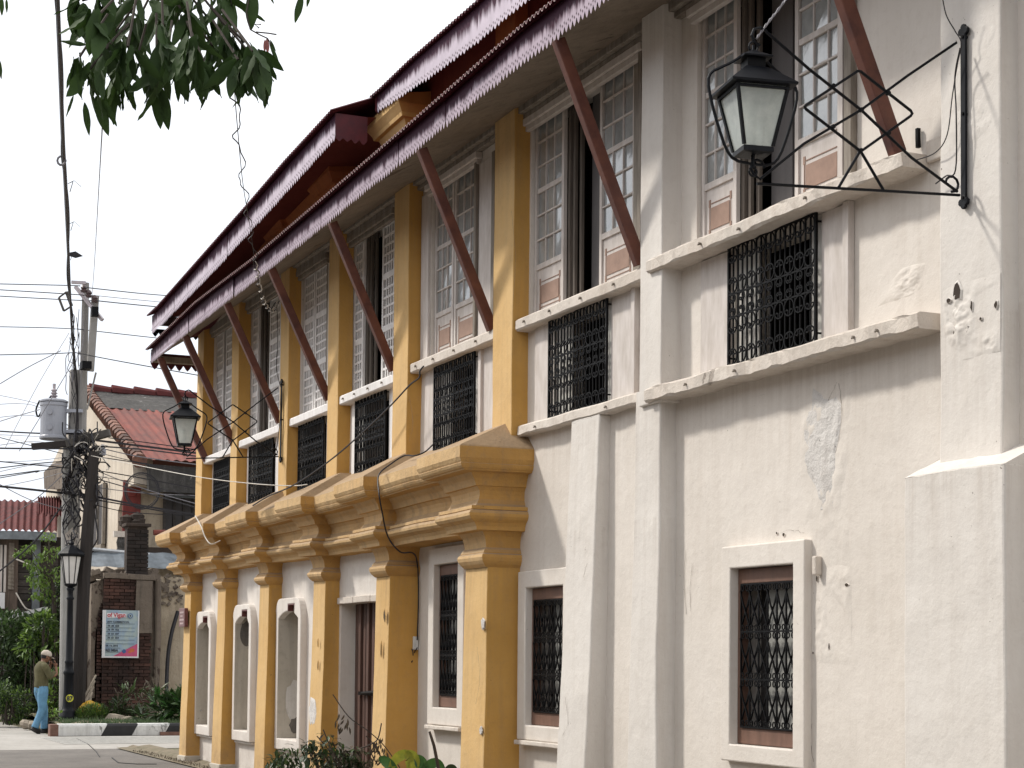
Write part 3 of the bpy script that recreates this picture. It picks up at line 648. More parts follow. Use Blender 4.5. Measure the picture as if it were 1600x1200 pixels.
def entab(name, blocks, nf, nw, prof, zlo, ztopf, zbotf, mat, topz, kx=.75, wallhide=2.737, step=.28, wob=.010, wn=.0, gapw=4, hip=False):
    b = MB()
    def plan(e, z, between):
        pl = []
        nb_ = nw + e if between else wn - .03
        for i, (a, c) in enumerate(blocks):
            ex = e * kx
            A, C_ = a - ex, c + ex
            if not between: nb_ = -.05 if i >= gapw else wn - .03
            pl += [(A, nb_ if i else -.05), (A, nf + e), ((A + C_) / 2, nf + e), (C_, nf + e), (C_, nb_ if i < len(blocks) - 1 else -.05)]
            if i < len(blocks) - 1:
                A2 = blocks[i + 1][0] - ex; k = 7
                for j in range(1, k): pl.append((C_ + (A2 - C_) * j / k, nb_))
        return pl
    rows = []
    zr = prof[-1][1] - prof[0][1]
    for e, z in prof:
        pl = plan(e, z, z > wallhide)
        t = (z - prof[0][1]) / zr
        rows.append([(x, -n_, zbotf(x) + (ztopf(x) - zbotf(x)) * t) for x, n_ in pl])
    if hip:
        pl = []
        for i, (a, c) in enumerate(blocks):
            pl += [(a, .0 if i else -.02), (a, .155), ((a + c) / 2, .155), (c, .155), (c, .0)]
            if i < len(blocks) - 1:
                for j in range(1, 7): pl.append((c + (blocks[i + 1][0] - c) * j / 7, .0))
        rows.append([(x + .02 * noise.noise((x * 7, 1, 1)), -n_, topz + .02 * noise.noise((x * 5, 4, 2))) for x, n_ in pl])
    pl = plan(prof[-1][0], 0, True)
    rows.append([(x, .05, topz + .01) for x, n_ in (pl if not hip else [(p[0], 0) for p in rows[-1]])])
    for r1, r2 in zip(rows, rows[1:]):
        for i in range(len(r1) - 1): b.face([r1[i], r1[i + 1], r2[i + 1], r2[i]])
    return b.build(name, mat, H, wob=wob, bevel=.004)
zt = lambda x: interp([(-27, 3.41), (-19, 3.42), (-15, 3.48)], x); zb = lambda x: interp([(-27, 2.55), (-22, 2.50), (-18, 2.44), (-15, 2.41)], x)
entab('cornice', LOW, .335, .175, PROF, 0, zt, zb, M['cornice'], 3.725, wn=.15, hip=True)
# the small break of cornice over the door bay and the loose plaster steps that chip its edge
# ---- upper cornice under the main roof, dull orange, left part of the house
PROFU = [(0, 6.72), (.02, 6.8), (.05, 6.84), (.10, 6.90), (.13, 6.98), (.07, 7.0), (.065, 7.06), (.11, 7.10), (.13, 7.14), (.15, 7.18), (.16, 7.20), (.20, 7.21), (.21, 7.25), (.24, 7.30), (.26, 7.33), (.26, 7.42)]
zu = lambda x: interp([(-27, 6.98), (-22, 7.17), (-17.5, 7.43)], x)
entab('upper_cornice', UP[:4], .12, .04, PROFU, 0, zu, lambda x: max(6.70, zu(x) - .70), M['orange_band'], 7.5, kx=.9, wallhide=6.0, wn=0)
entab('upper_capital', [UP[4]], .13, .04, PROFU, 0, zu, lambda x: max(6.70, zu(x) - .70), M['yellow'], 7.5, kx=1.1, wallhide=6.0, wn=0)
b = MB(); ctop = lambda x: (interp([(-27, 6.76), (-21.3, 7.12), (-19.7, 7.25), (-18.0, 7.36)], x) + .30) if x < -17.96 else 7.72
b.grid(lambda u, v: (XE + (XN - XE) * u, -.035, 6.64 + (ctop(XE + (XN - XE) * u) - 6.64) * v), 60, 3); b.build('clerestory_wall', M['maroon_wall'], H, wob=.004)
for a, c in (UP[5], (-12.31, -11.96)): Bx('clerestory_pilaster', M['orange_band'], H, a, c, .0, .16, 6.70, 7.66, L=.3, wob=.006, bevel=.006)

# ---- lower eave: soffit, roof sheet, fascia with scalloped lower edge, end return
ezb = lambda x: interp([(-27, 5.995), (-24.8, 6.065), (-22.5, 6.115), (-20.5, 6.15), (-15.7, 6.28), (-14, 6.355), (-11.5, 6.36), (-5, 6.36)], x)
ezt = lambda x: interp([(-27.1, 6.215), (-23.9, 6.38), (-21, 6.385), (-15.45, 6.545), (-13, 6.63), (-5, 6.65)], x)
def teeth_strip(b, x0, x1, yf, bot, top, pitch=.085, drop=.05, th=.006, axis='x', m=0, holes=True):
    n = int(abs(x1 - x0) / pitch); 
    def P(s, z, o=0.0): return (s, yf + o, z) if axis == 'x' else (yf + o, s, z)
    for i in range(n):
        a = x0 + (x1 - x0) * i / n; c = x0 + (x1 - x0) * (i + 1) / n; mid = (a + c) / 2; zb_ = bot(mid); zt_ = top(mid)
        j = random.uniform(-.006, .006)
        hgt = zt_ - zb_; v = lambda z: (z - zb_) / hgt
        pts = [(a, zb_ + drop), (a + (mid - a) * .55, zb_ + drop * .35 + j), (mid, zb_ + j), (c - (c - mid) * .55, zb_ + drop * .35 + j), (c, zb_ + drop)]
        b.face([P(*p) for p in pts], m, [(0, 0)] * 5)
        zm = zb_ + drop; K = 3
        for k in range(K):
            za, zc = zm + (zt_ - zm) * k / K, zm + (zt_ - zm) * (k + 1) / K
            b.face([P(a, za), P(c, za), P(c, zc), P(a, zc)], m, [(0, v(za)), (1, v(za)), (1, v(zc)), (0, v(zc))])
        if holes:
            o_ = -.002 if True else 0
            for hx in (mid, a):
                z_ = zb_ + drop + (.012 if hx == mid else .03)
                b.face([P(hx - .008, z_, o_), P(hx, z_ - .014, o_), P(hx + .008, z_, o_), P(hx, z_ + .014, o_)], m + 1, [(0, 0)] * 4)
def fascia(name, mat, x0, x1, yf, bot, top, seglen, pitch=.085, drop=.05):
    n = max(1, round(abs(x1 - x0) / seglen))
    for i in range(n):
        a, c = x0 + (x1 - x0) * i / n, x0 + (x1 - x0) * (i + 1) / n; b = MB(); dz = random.uniform(-.008, .008); dy = random.uniform(-.008, .008)
        sl = random.uniform(-.006, .006)
        teeth_strip(b, a + .002, c - .002, yf + dy, lambda x: bot(x) + dz + sl * (x - a), top, pitch, drop)
        b.build(name, [mat, M['pierce']], H, merge=False, wob=.004)
fascia('fascia_board', M['fascia_low'], XE - .02, XN, -.86, ezb, lambda x: ezt(x) + .0, 1.22, pitch=.068, drop=.06)
def corr(b, x0, x1, y0, z0f, y1, z1f, pitch=.076, amp=.016, seg=6, th=.006, em=0):
    nu = int((x1 - x0) / pitch * seg)
    def f(o_):
        def g(u, v):
            x = x0 + (x1 - x0) * u; s = amp * math.sin(2 * math.pi * (x - x0) / pitch)
            return (x, y0 + (y1 - y0) * v, (z0f(x) * (1 - v) + z1f(x) * v) + s + o_)
        return g
    b.grid(f(th), nu, 1); b.grid(f(0), nu, 1, flip=True)
    g0, g1 = f(0), f(th)
    for i in range(nu): b.face([g0(i / nu, 0), g0((i + 1) / nu, 0), g1((i + 1) / nu, 0), g1(i / nu, 0)], em)
b = MB(); corr(b, XE - .06, XN, -.935, ezt, .0, lambda x: ezt(x) + .33, em=1); b.build('lower_roof', [M['maroon'], M['tips']], H, merge=False)
b = MB(); b.grid(lambda u, v: ((XE - .05) + (XN - XE + .05) * u, -.915 + .055 * v, ezt((XE - .05) + (XN - XE + .05) * u) - .012 + .035 * v), 60, 1); b.build('eave_board', M['maroon'], H, merge=False)
b = MB()
b.grid(lambda u, v: (XE + (XN - XE) * u, -.85 + .87 * v, ezb(XE + (XN - XE) * u) + .05 + (6.66 - ezb(XE + (XN - XE) * u) - .05) * v + .012 * noise.noise((u * 40, v * 4, 2))), 110, 8)
b.build('soffit', M['soffit'], H, merge=False, smooth=True)
b = MB(); b.box(XE, XN, -.12, .0, 6.56, 6.64, L=.4); b.box(XE, XN, -.07, -.0, 6.515, 6.56, L=.4); b.build('wall_plate', M['wood_grey'], H, wob=.006, bevel=.008)
# end return of the lower eave, with its dark pierced valance
b = MB(); teeth_strip(b, -.86, .02, XE - .02, lambda s: 5.93, lambda s: 6.18, .12, .08, axis='y', holes=True)
b.build('end_valance', [M['maroon'], M['pierce']], H, merge=False)
b = MB(); b.box(XE - .03, XE + .10, -.85, .0, 6.03, 6.12); b.build('end_tie_beam', M['wood_grey'], H)

# ---- upper (main) roof: left part reaches further out than the right part
uzb = lambda x: interp([(-27, 6.45), (-26.2, 6.47), (-21.55, 6.78), (-20, 6.91), (-18, 7.06)], x)
uzt = lambda x: interp([(-27, 6.74), (-26.3, 6.76), (-21.3, 7.12), (-19.7, 7.25), (-17.8, 7.36)], x)
rzb = lambda x: interp([(-17.9, 7.37), (-16.5, 7.30), (-15, 7.25), (-5, 7.22)], x)
rzt = lambda x: interp([(-17.7, 7.57), (-16.8, 7.60), (-5, 7.62)], x)
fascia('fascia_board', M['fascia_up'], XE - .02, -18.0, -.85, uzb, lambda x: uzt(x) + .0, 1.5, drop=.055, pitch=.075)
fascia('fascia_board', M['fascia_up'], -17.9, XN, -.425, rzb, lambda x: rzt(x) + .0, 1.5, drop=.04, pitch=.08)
b = MB(); teeth_strip(b, -.85, -.49, -18.0, lambda s: 7.06, lambda s: 7.36, .09, .04, axis='y', holes=False); b.build('eave_step_side', [M['maroon'], M['pierce']], H, merge=False); b = MB(); teeth_strip(b, -.44, .0, -17.9, lambda s: 7.37, lambda s: 7.58, .09, .04, axis='y', holes=False)
b.build('eave_step_side', [M['maroon'], M['pierce']], H, merge=False)
b = MB(); corr(b, XE - .06, -17.93, -.925, uzt, 4.4, lambda x: uzt(x) + 2.2); corr(b, -17.99, XN, -.475, rzt, 4.4, lambda x: 9.4)
b.build('main_roof', M['maroon'], H, merge=False)
b = MB(); b.grid(lambda u, v: (XE + (-18 - XE) * u, -.84 + .86 * v, uzt(XE + (-18 - XE) * u) - .03 + .10 * v), 30, 2); b.grid(lambda u, v: (-18 + (XN + 18) * u, -.42 + .43 * v, rzt(-18 + (XN + 18) * u) - .02 + .08 * v), 30, 2)
b.build('main_soffit', M['maroon_wall'], H, merge=False)
b = MB(); teeth_strip(b, -.85, .5, XE - .02, lambda s: 6.42, lambda s: 6.55, .10, .07, axis='y', holes=True); b.build('end_valance', [M['iron'], M['pierce']], H, merge=False)
b = MB(); b.box(XE - .02, XE + .06, -.84, .4, 6.60, 6.74); b.build('gable_tie_beam', M['wood_grey'], H)

# ---- sills, ledges
def ledge(name, x0, x1, n, zt_, th, amp=.012, mat='ledge'):
    b = MB(); nx = max(4, int((x1 - x0) / .07))
    def g(u, face):
        x = x0 + (x1 - x0) * u
        j = amp * noise.noise((x * 5.1, zt_ * 3, 0)) + amp * .6 * noise.noise((x * 17, zt_, 4)); k = amp * noise.noise((x * 7.3, 5, zt_)); e = amp * .8 * noise.noise((x * 2.1, 9, zt_))
        return [(x, .01, zt_ + e), (x, -n + .012 + k, zt_ + e), (x, -n - k, zt_ - .014 + j * .4 + e), (x, -n + j, zt_ - th + .012 + k + e), (x, -n + .014, zt_ - th + j + e), (x, .01, zt_ - th + j + e)][face]
    for i in range(nx):
        for f_ in range(5): b.face([g(i / nx, f_), g((i + 1) / nx, f_), g((i + 1) / nx, f_ + 1), g(i / nx, f_ + 1)])
    b.face([g(0, f_) for f_ in range(6)]); b.face([g(1, f_) for f_ in range(6)][::-1])
    return b.build(name, M[mat], H)
for i, q in enumerate(WIN):
    if i < 6: ledge('window_sill', q['s'][0], q['s'][1], .135, q['s'][2], .105, .003 if i < 4 else .006, 'wood_white2' if i < 4 else 'ledge')
    else: ledge('window_sill', q['s'][0], q['s'][1], .205, q['s'][2], .10, .016)
ledge('string_ledge', -14.80, -12.34, .11, 3.69, .09, .008)
ledge('string_ledge', -12.16, -8.70, .205, 3.665, .105, .016)
def bolt(x, n, z, s=1.0):
    b = MB(); b.tube([(x, -n + .01, z), (x, -n - .02 * s, z)], .011 * s, 6); b.tube([(x, -n - .012, z), (x, -n - .022, z - .012 * s)], .007, 4); b.build('bolt', M['wood_grey'], H)
for i in (3, 4, 5):
    s0, s1, z_ = WIN[i]['s']
    for t in (.08, .3, .55, .8): bolt(s0 + (s1 - s0) * t, .135, z_ - .05)
for x, z_ in ((-11.3, 4.61), (-10.75, 4.6), (-9.9, 4.62)): bolt(x, .205, z_, .9)
for x in (-11.5, -10.8, -9.35, -9.1, -14.4, -13.0): bolt(x, .205 if x > -12.1 else .11, 3.61 if x > -12.1 else 3.64, .9)
# casing head over each bay
for i, q in enumerate(WIN):
    a, c = q['w']; b = MB(); b.box(a - .05, c + .10, -.075, .0, 6.45, 6.515, L=.3); b.box(a - .03, c + .07, -.05, .0, 6.40, 6.45, L=.3)
    b.build('window_head', M['wood_white' if i > 3 else 'wood_grey'], H, wob=.005, bevel=.008)

# ---- window leaves
def leaf_glass(x0, x1, zb_, y):
    g = bpy.data.objects.new('window_leaf', None); COL.objects.link(g); g.parent = H; g.matrix_parent_inverse = parent_inv(H); g.location = ((x0 + x1) / 2, y, zb_)
    st = .045; b = MB(); t = .035
    b.box(x0, x0 + st, y, y + t, zb_, 6.5); b.box(x1 - st, x1, y, y + t, zb_, 6.5)
    zp = 5.16; rows = [zp + .225 * k for k in range(7)]; rows[-1] = 6.46
    b.box(x0 + st, x1 - st, y, y + t, rows[-1], 6.5); b.box(x0 + st, x1 - st, y, y + t, zp - .05, zp); b.box(x0 + st, x1 - st, y, y + t, zb_, zb_ + .06)
    w3 = (x1 - x0 - 2 * st) / 3
    for k in range(1, 6):
        h_ = .022 if k == 3 else .008
        b.box(x0 + st, x1 - st, y + .004, y + t - .006, rows[k] - h_, rows[k] + h_)
    for k in (1, 2): b.box(x0 + st + w3 * k - .0065, x0 + st + w3 * k + .0065, y + .006, y + t - .008, zp, rows[-1])
    b.build('leaf_frame', M['wood_white'], g, bevel=.003)
    b = MB(); b.box(x0 + st, x1 - st, y + .016, y + t - .004, zb_ + .06, zp - .05); b.build('bottom_panel', M['wood_white'], g)
    px0, px1, pz0, pz1 = x0 + st + .075, x1 - st - .075, zb_ + .135, zb_ + .30
    b = MB(); b.box(px0, px1, y + .010, y + .016, pz0, pz1); b.build('brown_inset', M['brown_panel'], g)
    b = MB()
    for xx in (px0 - .018, px1 + .018):
        for zz_ in (pz0 - .05, pz1 + .01): b.box(xx - .012, xx + .012, y + .011, y + .0165, zz_, zz_ + .055)
        b.box(xx - .003, xx + .003, y + .011, y + .0165, pz0 + .005, pz1 + .01)
    b.box(px0, px1, y + .011, y + .0165, pz1 + .03, pz1 + .036); b.box(px0, px1, y + .011, y + .0165, pz0 - .036, pz0 - .03)
    b.build('inset_border', M['brown_panel'], g)
    for k in range(6):
        for j in range(3):
            b = MB(); a = x0 + st + w3 * j + .008; c = x0 + st + w3 * (j + 1) - .008
            tl = random.uniform(-.004, .004); tx = random.uniform(-.003, .003)
            b.face([(a, y + .022 + tx, rows[k] + .01), (c, y + .022 - tx, rows[k] + .01), (c, y + .022 + tl, rows[k + 1] - .01), (a, y + .022 + tl, rows[k + 1] - .01)])
            b.build('pane', M['capiz'], g, merge=False)
    return g
def leaf_lattice(x0, x1, zb_, y):
    g = bpy.data.objects.new('lattice_leaf', None); COL.objects.link(g); g.parent = H; g.matrix_parent_inverse = parent_inv(H); g.location = ((x0 + x1) / 2, y, zb_)
    st = .05; b = MB(); t = .035; z1 = 6.48
    b.box(x0, x0 + st, y, y + t, zb_, z1); b.box(x1 - st, x1, y, y + t, zb_, z1)
    tiers = 3; th_ = (z1 - zb_ - .06) / tiers
    for k in range(tiers + 1): b.box(x0 + st, x1 - st, y, y + t, zb_ + k * th_, zb_ + k * th_ + (.07 if k < 3 else .06))
    b.build('leaf_frame', M['wood_white2'], g, bevel=.003)
    nc = max(3, round((x1 - x0 - 2 * st) / .072)); wc = (x1 - x0 - 2 * st) / nc
    for k in range(tiers):
        za, zc = zb_ + k * th_ + .07, zb_ + (k + 1) * th_; nr = 5
        b = MB()
        for j in range(1, nc): b.box(x0 + st + wc * j - .014, x0 + st + wc * j + .014, y + .006, y + .02, za, zc)
        for j in range(1, nr): b.box(x0 + st, x1 - st, y + .004, y + .018, za + (zc - za) * j / nr - .013, za + (zc - za) * j / nr + .013)
        b.build('lattice_panel', M['wood_white2'], g, merge=False)
    b = MB(); b.box(x0 + st, x1 - st, y + .026, y + .03, zb_ + .05, z1 - .05); b.build('capiz_backing', M['backing'], g)
    return g
for i, q in enumerate(WIN):
    f = leaf_glass if q['kind'] == 'glass' else leaf_lattice
    z_ = q['s'][2] + .0
    f(q['l'][0], q['l'][1], z_, .035); f(q['r'][0], q['r'][1], z_, .035 if i != 4 else .04)
    # fixed jambs and the edge of the leaf slid behind
    a, c = q['w']
    Bx('window_jamb', M['wood_grey'], H, q['r'][1], c, -.09, -.02, z_, WT, L=.4)
    if q['r'][0] - q['l'][1] > .3:
        for k, (dx, dy) in enumerate(((.0, .075), (.05, .10), (.10, .14))): Bx('sliding_track_post', M['wood_post'], H, q['l'][1] + dx, q['l'][1] + dx + .045, -dy - .03, -dy, z_, WT - .03, L=.6, bevel=.004)
        b = MB(); xm = q['l'][1] + .16; b.box(xm, q['r'][0] + .1, .26, .28, z_, WT); b.box(xm, xm + (q['r'][0] - xm) * .45, .235, .26, z_, WT); b.build('inner_screen', M['screen'], H)
# painted casing boards beside the glazed windows
Bx('casing_board', M['wood_white'], H, -17.55, -17.34, .0, .03, 4.665, 6.45, wob=.003, bevel=.004)
Bx('casing_board', M['wood_white'], H, -15.98, -15.62, .0, .025, 4.665, 6.4, wob=.003, bevel=.004)
Bx('casing_post', M['wood_grey'], H, -16.04, -15.99, .0, .055, 4.665, 6.42, bevel=.004); Bx('casing_post', M['wood_grey'], H, -15.61, -15.54, .0, .05, 4.665, 6.42, bevel=.004)
Bx('casing_post', M['wood_grey'], H, -12.60, -12.545, .0, .05, 4.66, 6.45, bevel=.004)
Bx('casing_post', M['wood_white'], H, -9.79, -9.73, .0, .04, 4.665, 6.45, bevel=.004); Bx('casing_post', M['wood_grey'], H, -9.70, -9.62, .0, .05, 4.665, 6.45, bevel=.004)
# flat painted boards beside the small grilles under the sills
PB = [(-11.62, -11.19), (-10.0, -9.72), (-14.62, -14.29), (-13.10, -12.70), (-15.98, -15.55), (-17.42, -17.10), (-18.53, -18.2), (-20.78, -20.45), (-23.0, -22.6), (-25.25, -24.95), (-19.82, -19.62), (-21.97, -21.88), (-24.43, -24.24)]
for a, c in PB: Bx('apron_board', M['wood_white'] if a > -18 else M['wood_white2'], H, a, c, .0, .022, 3.66, 4.56, wob=.003, bevel=.003)
for a, z0, z1 in ((-9.715, 3.66, 4.565), (-12.70, 3.69, 4.56), (-15.90, 3.66, 4.56)): Bx('apron_post', M['wood_white'], H, a, a + .065, .0, .05, z0, z1, bevel=.004)
Bx('apron_post', M['brown_wood'], H, -15.55, -15.52, .0, .04, 3.66, 4.56)

# ---- small iron grilles (ventanillas)
def heart(cx, cz, w_, h_, up=1):
    pts = []
    for s in (1, -1):
        side = []
        for k in range(9):
            t = k / 8; a = -math.pi / 2 + t * math.pi * 1.05
            side.append((cx + s * (w_ * .5 * math.cos(a * .98)) * (1 if k else 0), cz + up * (h_ * .5 * math.sin(a))))
        c0 = (cx + s * w_ * .22, cz + up * h_ * .28)
        curl = [(c0[0] + s * w_ * .15 * math.cos(q), c0[1] + up * h_ * .16 * math.sin(q)) for q in (1.6, 2.6, 3.6, 4.6, 5.6)]
        pts.append(side + curl)
    return pts
def scroll_mesh(w_, h_, up, name):
    b = MB()
    for side in heart(0, 0, w_, h_, up): b.tube([(x, 0, z) for x, z in side], .0056, 4, caps=False)
    me = bpy.data.meshes.new(name); me.from_pydata(b.v, [], b.f); me.materials.append(M['iron']); return me
S_big_up = scroll_mesh(.118, .115, 1, 'scroll'); S_big_dn = scroll_mesh(.118, .115, -1, 'scroll'); S_sm_up = scroll_mesh(.075, .06, 1, 'scroll'); S_sm_dn = scroll_mesh(.075, .06, -1, 'scroll')
GR = GZ[1] - GZ[0]
for i, q in enumerate(WIN):
    x0, x1 = q['g'][0] + .02, q['g'][1] - .0; y = -.052; z0, z1 = GZ[0] - .01, GZ[1] + .0
    g = bpy.data.objects.new('iron_grille', None); COL.objects.link(g); g.parent = H; g.matrix_parent_inverse = parent_inv(H); g.location = ((x0 + x1) / 2, y, z0)
    h_ = z1 - z0
    for z_ in (z0, z0 + h_ * .405, z0 + h_ * .60, z1):
        b = MB(); b.box(x0, x1, y - .009, y + .004, z_ - .006, z_ + .006); b.build('rail', M['iron'], g)
    for x in (x0, x1): b = MB(); b.box(x - .009, x + .009, y - .010, y + .010, z0 - .01, z1 + .01); b.build('side_post', M['iron'], g)
    for x in (x0, x1):
        for z_ in (z0 + .06, z1 - .05): b = MB(); b.box(x - .006, x + .006, y, .03, z_ - .006, z_ + .006); b.build('wall_stay', M['iron'], g)
    nb = 18; bw = (x1 - x0) / nb
    bar = MB(); bar.tube([(0, 0, 0), (0, 0, h_)], .0078, 5); bo = None
    for k in range(1, nb):
        if bo is None: bo = bar.build('bar', M['iron'], g); bo.location = Vector((x0 + bw * k, y, z0)); 
        else: c_ = bo.copy(); COL.objects.link(c_); c_.location = (x0 + bw * k, y, z0)
    nh = nb // 2
    rowz = [(S_big_up, .065), (S_big_dn, h_ * .405 - .065), (S_sm_up, h_ * .405 + .04), (S_sm_dn, h_ * .60 - .04), (S_big_up, h_ * .60 + .065), (S_big_dn, h_ - .065)]
    rowz = [(S_big_up, .062), (S_big_up, h_ * .405 + .062) , (S_big_dn, h_ * .405 - .062)] if False else [(S_big_up, .062), (S_big_dn, h_ * .405 - .062), (S_sm_up, h_ * .405 + .035), (S_sm_dn, h_ * .60 - .035), (S_big_up, h_ * .60 + .062), (S_big_dn, h_ - .062)]
    if i >= 5:
        for me, dz in rowz:
            for k in range(nh):
                c_ = bpy.data.objects.new('scroll', me); COL.objects.link(c_); c_.parent = g; c_.matrix_parent_inverse = parent_inv(g)
                c_.location = (x0 + bw * (2 * k + 1), y - .008, z0 + dz)
    else:
        b = MB()
        for me, dz in rowz:
            for k in range(nh):
                off = Vector((x0 + bw * (2 * k + 1), y - .008, z0 + dz)); st = len(b.v)
                b.v += [tuple(v.co + off) for v in me.vertices]
                for p in me.polygons: b.f.append(tuple(st + j for j in p.vertices)); b.mi.append(0); b.uv.append(None)
        so = b.build('scrollwork', M['iron'], g, merge=False); so['kind'] = 'stuff'
    # shutters half slid behind the grille
    W_ = x1 - x0
    b = MB(); b.box(x0, x0 + W_ * ((.27 if i < 6 else .25) if i > 3 else .10), .025, .045, GZ[0], GZ[1]); b.build('sliding_shutter', M['interior_white'] if i != 2 else M['interior_dim'], H)
    b = MB(); b.box(x1 - W_ * (.17 if i > 3 else .10), x1, .028, .048, GZ[0], GZ[1]); b.build('sliding_shutter', M['interior_white'], H)

# ---- diagonal braces that hold the eave
def brace(foot, top, w_=.075, name='eave_brace', mat='brace'):
    f, t = Vector(foot), Vector(top); d = (t - f); L_ = d.length; zax = d.normalized(); xax = Vector((1, 0, 0)); yax = zax.cross(xax).normalized()
    M4 = Matrix.Translation(f) @ Matrix((xax, yax, zax)).transposed().to_4x4()
    b = MB(); b.box(-w_ / 2, w_ / 2, -w_ * .62, w_ * .62, 0, L_, L=.5, M4=M4); b.build(name, M[mat], H, bevel=.006, wob=.002)
for X, z0, n1, z1 in ((-26.45, 4.52, .83, 6.02), (-24.80, 4.57, .84, 6.08), (-22.50, 4.63, .84, 6.13), (-20.43, 4.66, .84, 6.17), (-18.15, 4.68, .82, 6.22), (-15.41, 4.67, .84, 6.30), (-12.42, 4.69, .84, 6.38), (-9.03, 4.70, .84, 6.38)):
    brace((X, -.11, z0), (X, -n1, z1))

# ---- plaque, peeled patch relief, broken plaster, clips, stains
b = MB(); p0 = on_y(283, 950, .34); p1 = on_y(295, 978, .34)
pl = thing('wall_plaque', 'small brown plaque high on the leftmost ochre pilaster at the street corner', 'plaque', (p0.x, -.35, p1.z))
b = MB(); b.box(-26.80, -26.44, -.40, -.345, 2.02, 2.30); b.build('board', M['plaque'], pl, bevel=.008)
b = MB()
for k, (a, c) in enumerate(((.08, .30), (.05, .33), (.10, .25), (.07, .31))): b.box(-26.80 + a, -26.80 + c, -.403, -.40, 2.06 + k * .055, 2.085 + k * .055)
b.build('lettering', M['plaque_hi'], pl)

def chip_x(X, yc, zc, w_, h_, mat, seed):
    b = MB(); K = 16; c = Vector((X, yc, zc)); ring = [Vector((X, yc + w_ * .5 * math.cos(6.283 * k / K) * (1 + .4 * noise.noise((k * .9, seed, 0))), zc + h_ * .5 * math.sin(6.283 * k / K) * (1 + .4 * noise.noise((k * .9, seed, 5))))) for k in range(K)]
    for k in range(K): b.face([c + Vector((.006, 0, 0)), ring[k] + Vector((.004, 0, 0)), ring[(k + 1) % K] + Vector((.004, 0, 0))]); b.face([ring[k] + Vector((.004, 0, 0)), ring[k] - Vector((.01, 0, 0)), ring[(k + 1) % K] - Vector((.01, 0, 0)), ring[(k + 1) % K] + Vector((.004, 0, 0))])
    b.build('render_patch', M[mat], H, merge=False)
def chip(name, x, z, w_, h_, n, mat, seed, deep=.012, out=True):
    """a raised-edged patch of lost render: irregular rough disc set slightly proud"""
    b = MB(); K = 22; rnd = random.Random(seed); ring = []
    for k in range(K):
        a = 2 * math.pi * k / K; r = 1 + .42 * noise.noise((math.cos(a) * 1.7 + seed, math.sin(a) * 1.7, seed)) + rnd.uniform(-.07, .07)
        ring.append((x + w_ * .5 * r * math.cos(a), z + h_ * .5 * r * math.sin(a)))
    R_ = 5
    def P(k, j):
        q = ring[k % K]; t = j / R_; return (x + (q[0] - x) * t, -n - (deep if j < R_ else -.002) * (1 + .5 * noise.noise((q[0] * 9 * t, q[1] * 9 * t, j * 1.))), z + (q[1] - z) * t)
    for k in range(K):
        for j in range(R_): b.face([P(k, j), P(k + 1, j), P(k + 1, j + 1), P(k, j + 1)] if j else [P(k, 0), P(k + 1, 1), P(k, 1)])
    return b.build(name, M[mat], H)
M['patch'] = plaster('bare_render_patch', (.66, .635, .61), (.57, .545, .52), (.35, .31, .28), .9, None, bumps=1.2, seed=21)
M['crack'] = simple('crack_line', (.19, .15, .12), .9)
M['hole'] = simple('hole_shadow', (.05, .035, .025), .9)
for a in [(-10.02, 3.03, .50, .80, .0, 'patch', 3, .008), (-9.95, 2.66, .20, .26, .0, 'patch', 8, .006)]: chip('render_patch', *a)
def rough_area(px0, py0, px1, py1, n, mat, seed, amp=.02):
    a, c = on_y(px0, py1, n), on_y(px1, py0, n); b = MB(); k1, k2 = 46, 60
    def f(u, v):
        e = min(1, 5 * min(u, 1 - u, v, 1 - v)); x, z = a.x + (c.x - a.x) * u, a.z + (c.z - a.z) * v
        h = noise.fractal((x * 9 + seed, z * 9, seed), .8, 2.1, 4); m_ = max(0, noise.noise((x * 3.2 + seed, z * 3.2, 1)) + .25) * 1.6
        return (x, -n - (amp * h * m_ * e) - .004 * e * min(1, m_) + .004 * (1 - min(1, e * m_ * 3)), z)
    b.grid(f, k1, k2); return b.build('rough_render', M[mat], H, merge=False, smooth=True)
rough_area(1472, 425, 1562, 570, .125, 'buttress', 3, .026); rough_area(1475, 20, 1562, 250, .123, 'buttress', 9, .010); rough_area(1245, 600, 1330, 900, .004, 'white', 5, .012)
rough_area(1262, 880, 1330, 1040, .004, 'white', 11, .010); rough_area(1370, 400, 1460, 480, .003, 'white', 15, .012)
# gouges: plaster lips round flat patches, the hole's shade painted dark brown
def pit(x, z, w_, h_, n, seed, mt='buttress'):
    rnd = random.Random(seed); K = 9
    ring = [(x + w_ * .5 * math.cos(2 * math.pi * k / K) * rnd.uniform(.6, 1.1), z + h_ * .5 * math.sin(2 * math.pi * k / K) * rnd.uniform(.6, 1.1)) for k in range(K)]
    b = MB()
    b.face([(p[0], -n - .0035, p[1]) for p in ring], 0)
    for k in range(K):
        p, q = ring[k], ring[(k + 1) % K]; o1 = (x + (p[0] - x) * 1.35, z + (p[1] - z) * 1.3); o2 = (x + (q[0] - x) * 1.35, z + (q[1] - z) * 1.3)
        b.face([(p[0], -n - .0055, p[1]), (q[0], -n - .0055, q[1]), (o2[0], -n + .002, o2[1]), (o1[0], -n + .002, o1[1])], 1)
        b.face([(p[0], -n - .0035, p[1]), (q[0], -n - .0035, q[1]), (q[0], -n - .0055, q[1]), (p[0], -n - .0055, p[1])], 1)
    b.build('gouge', [M['hole'], M[mt]], H, merge=False)
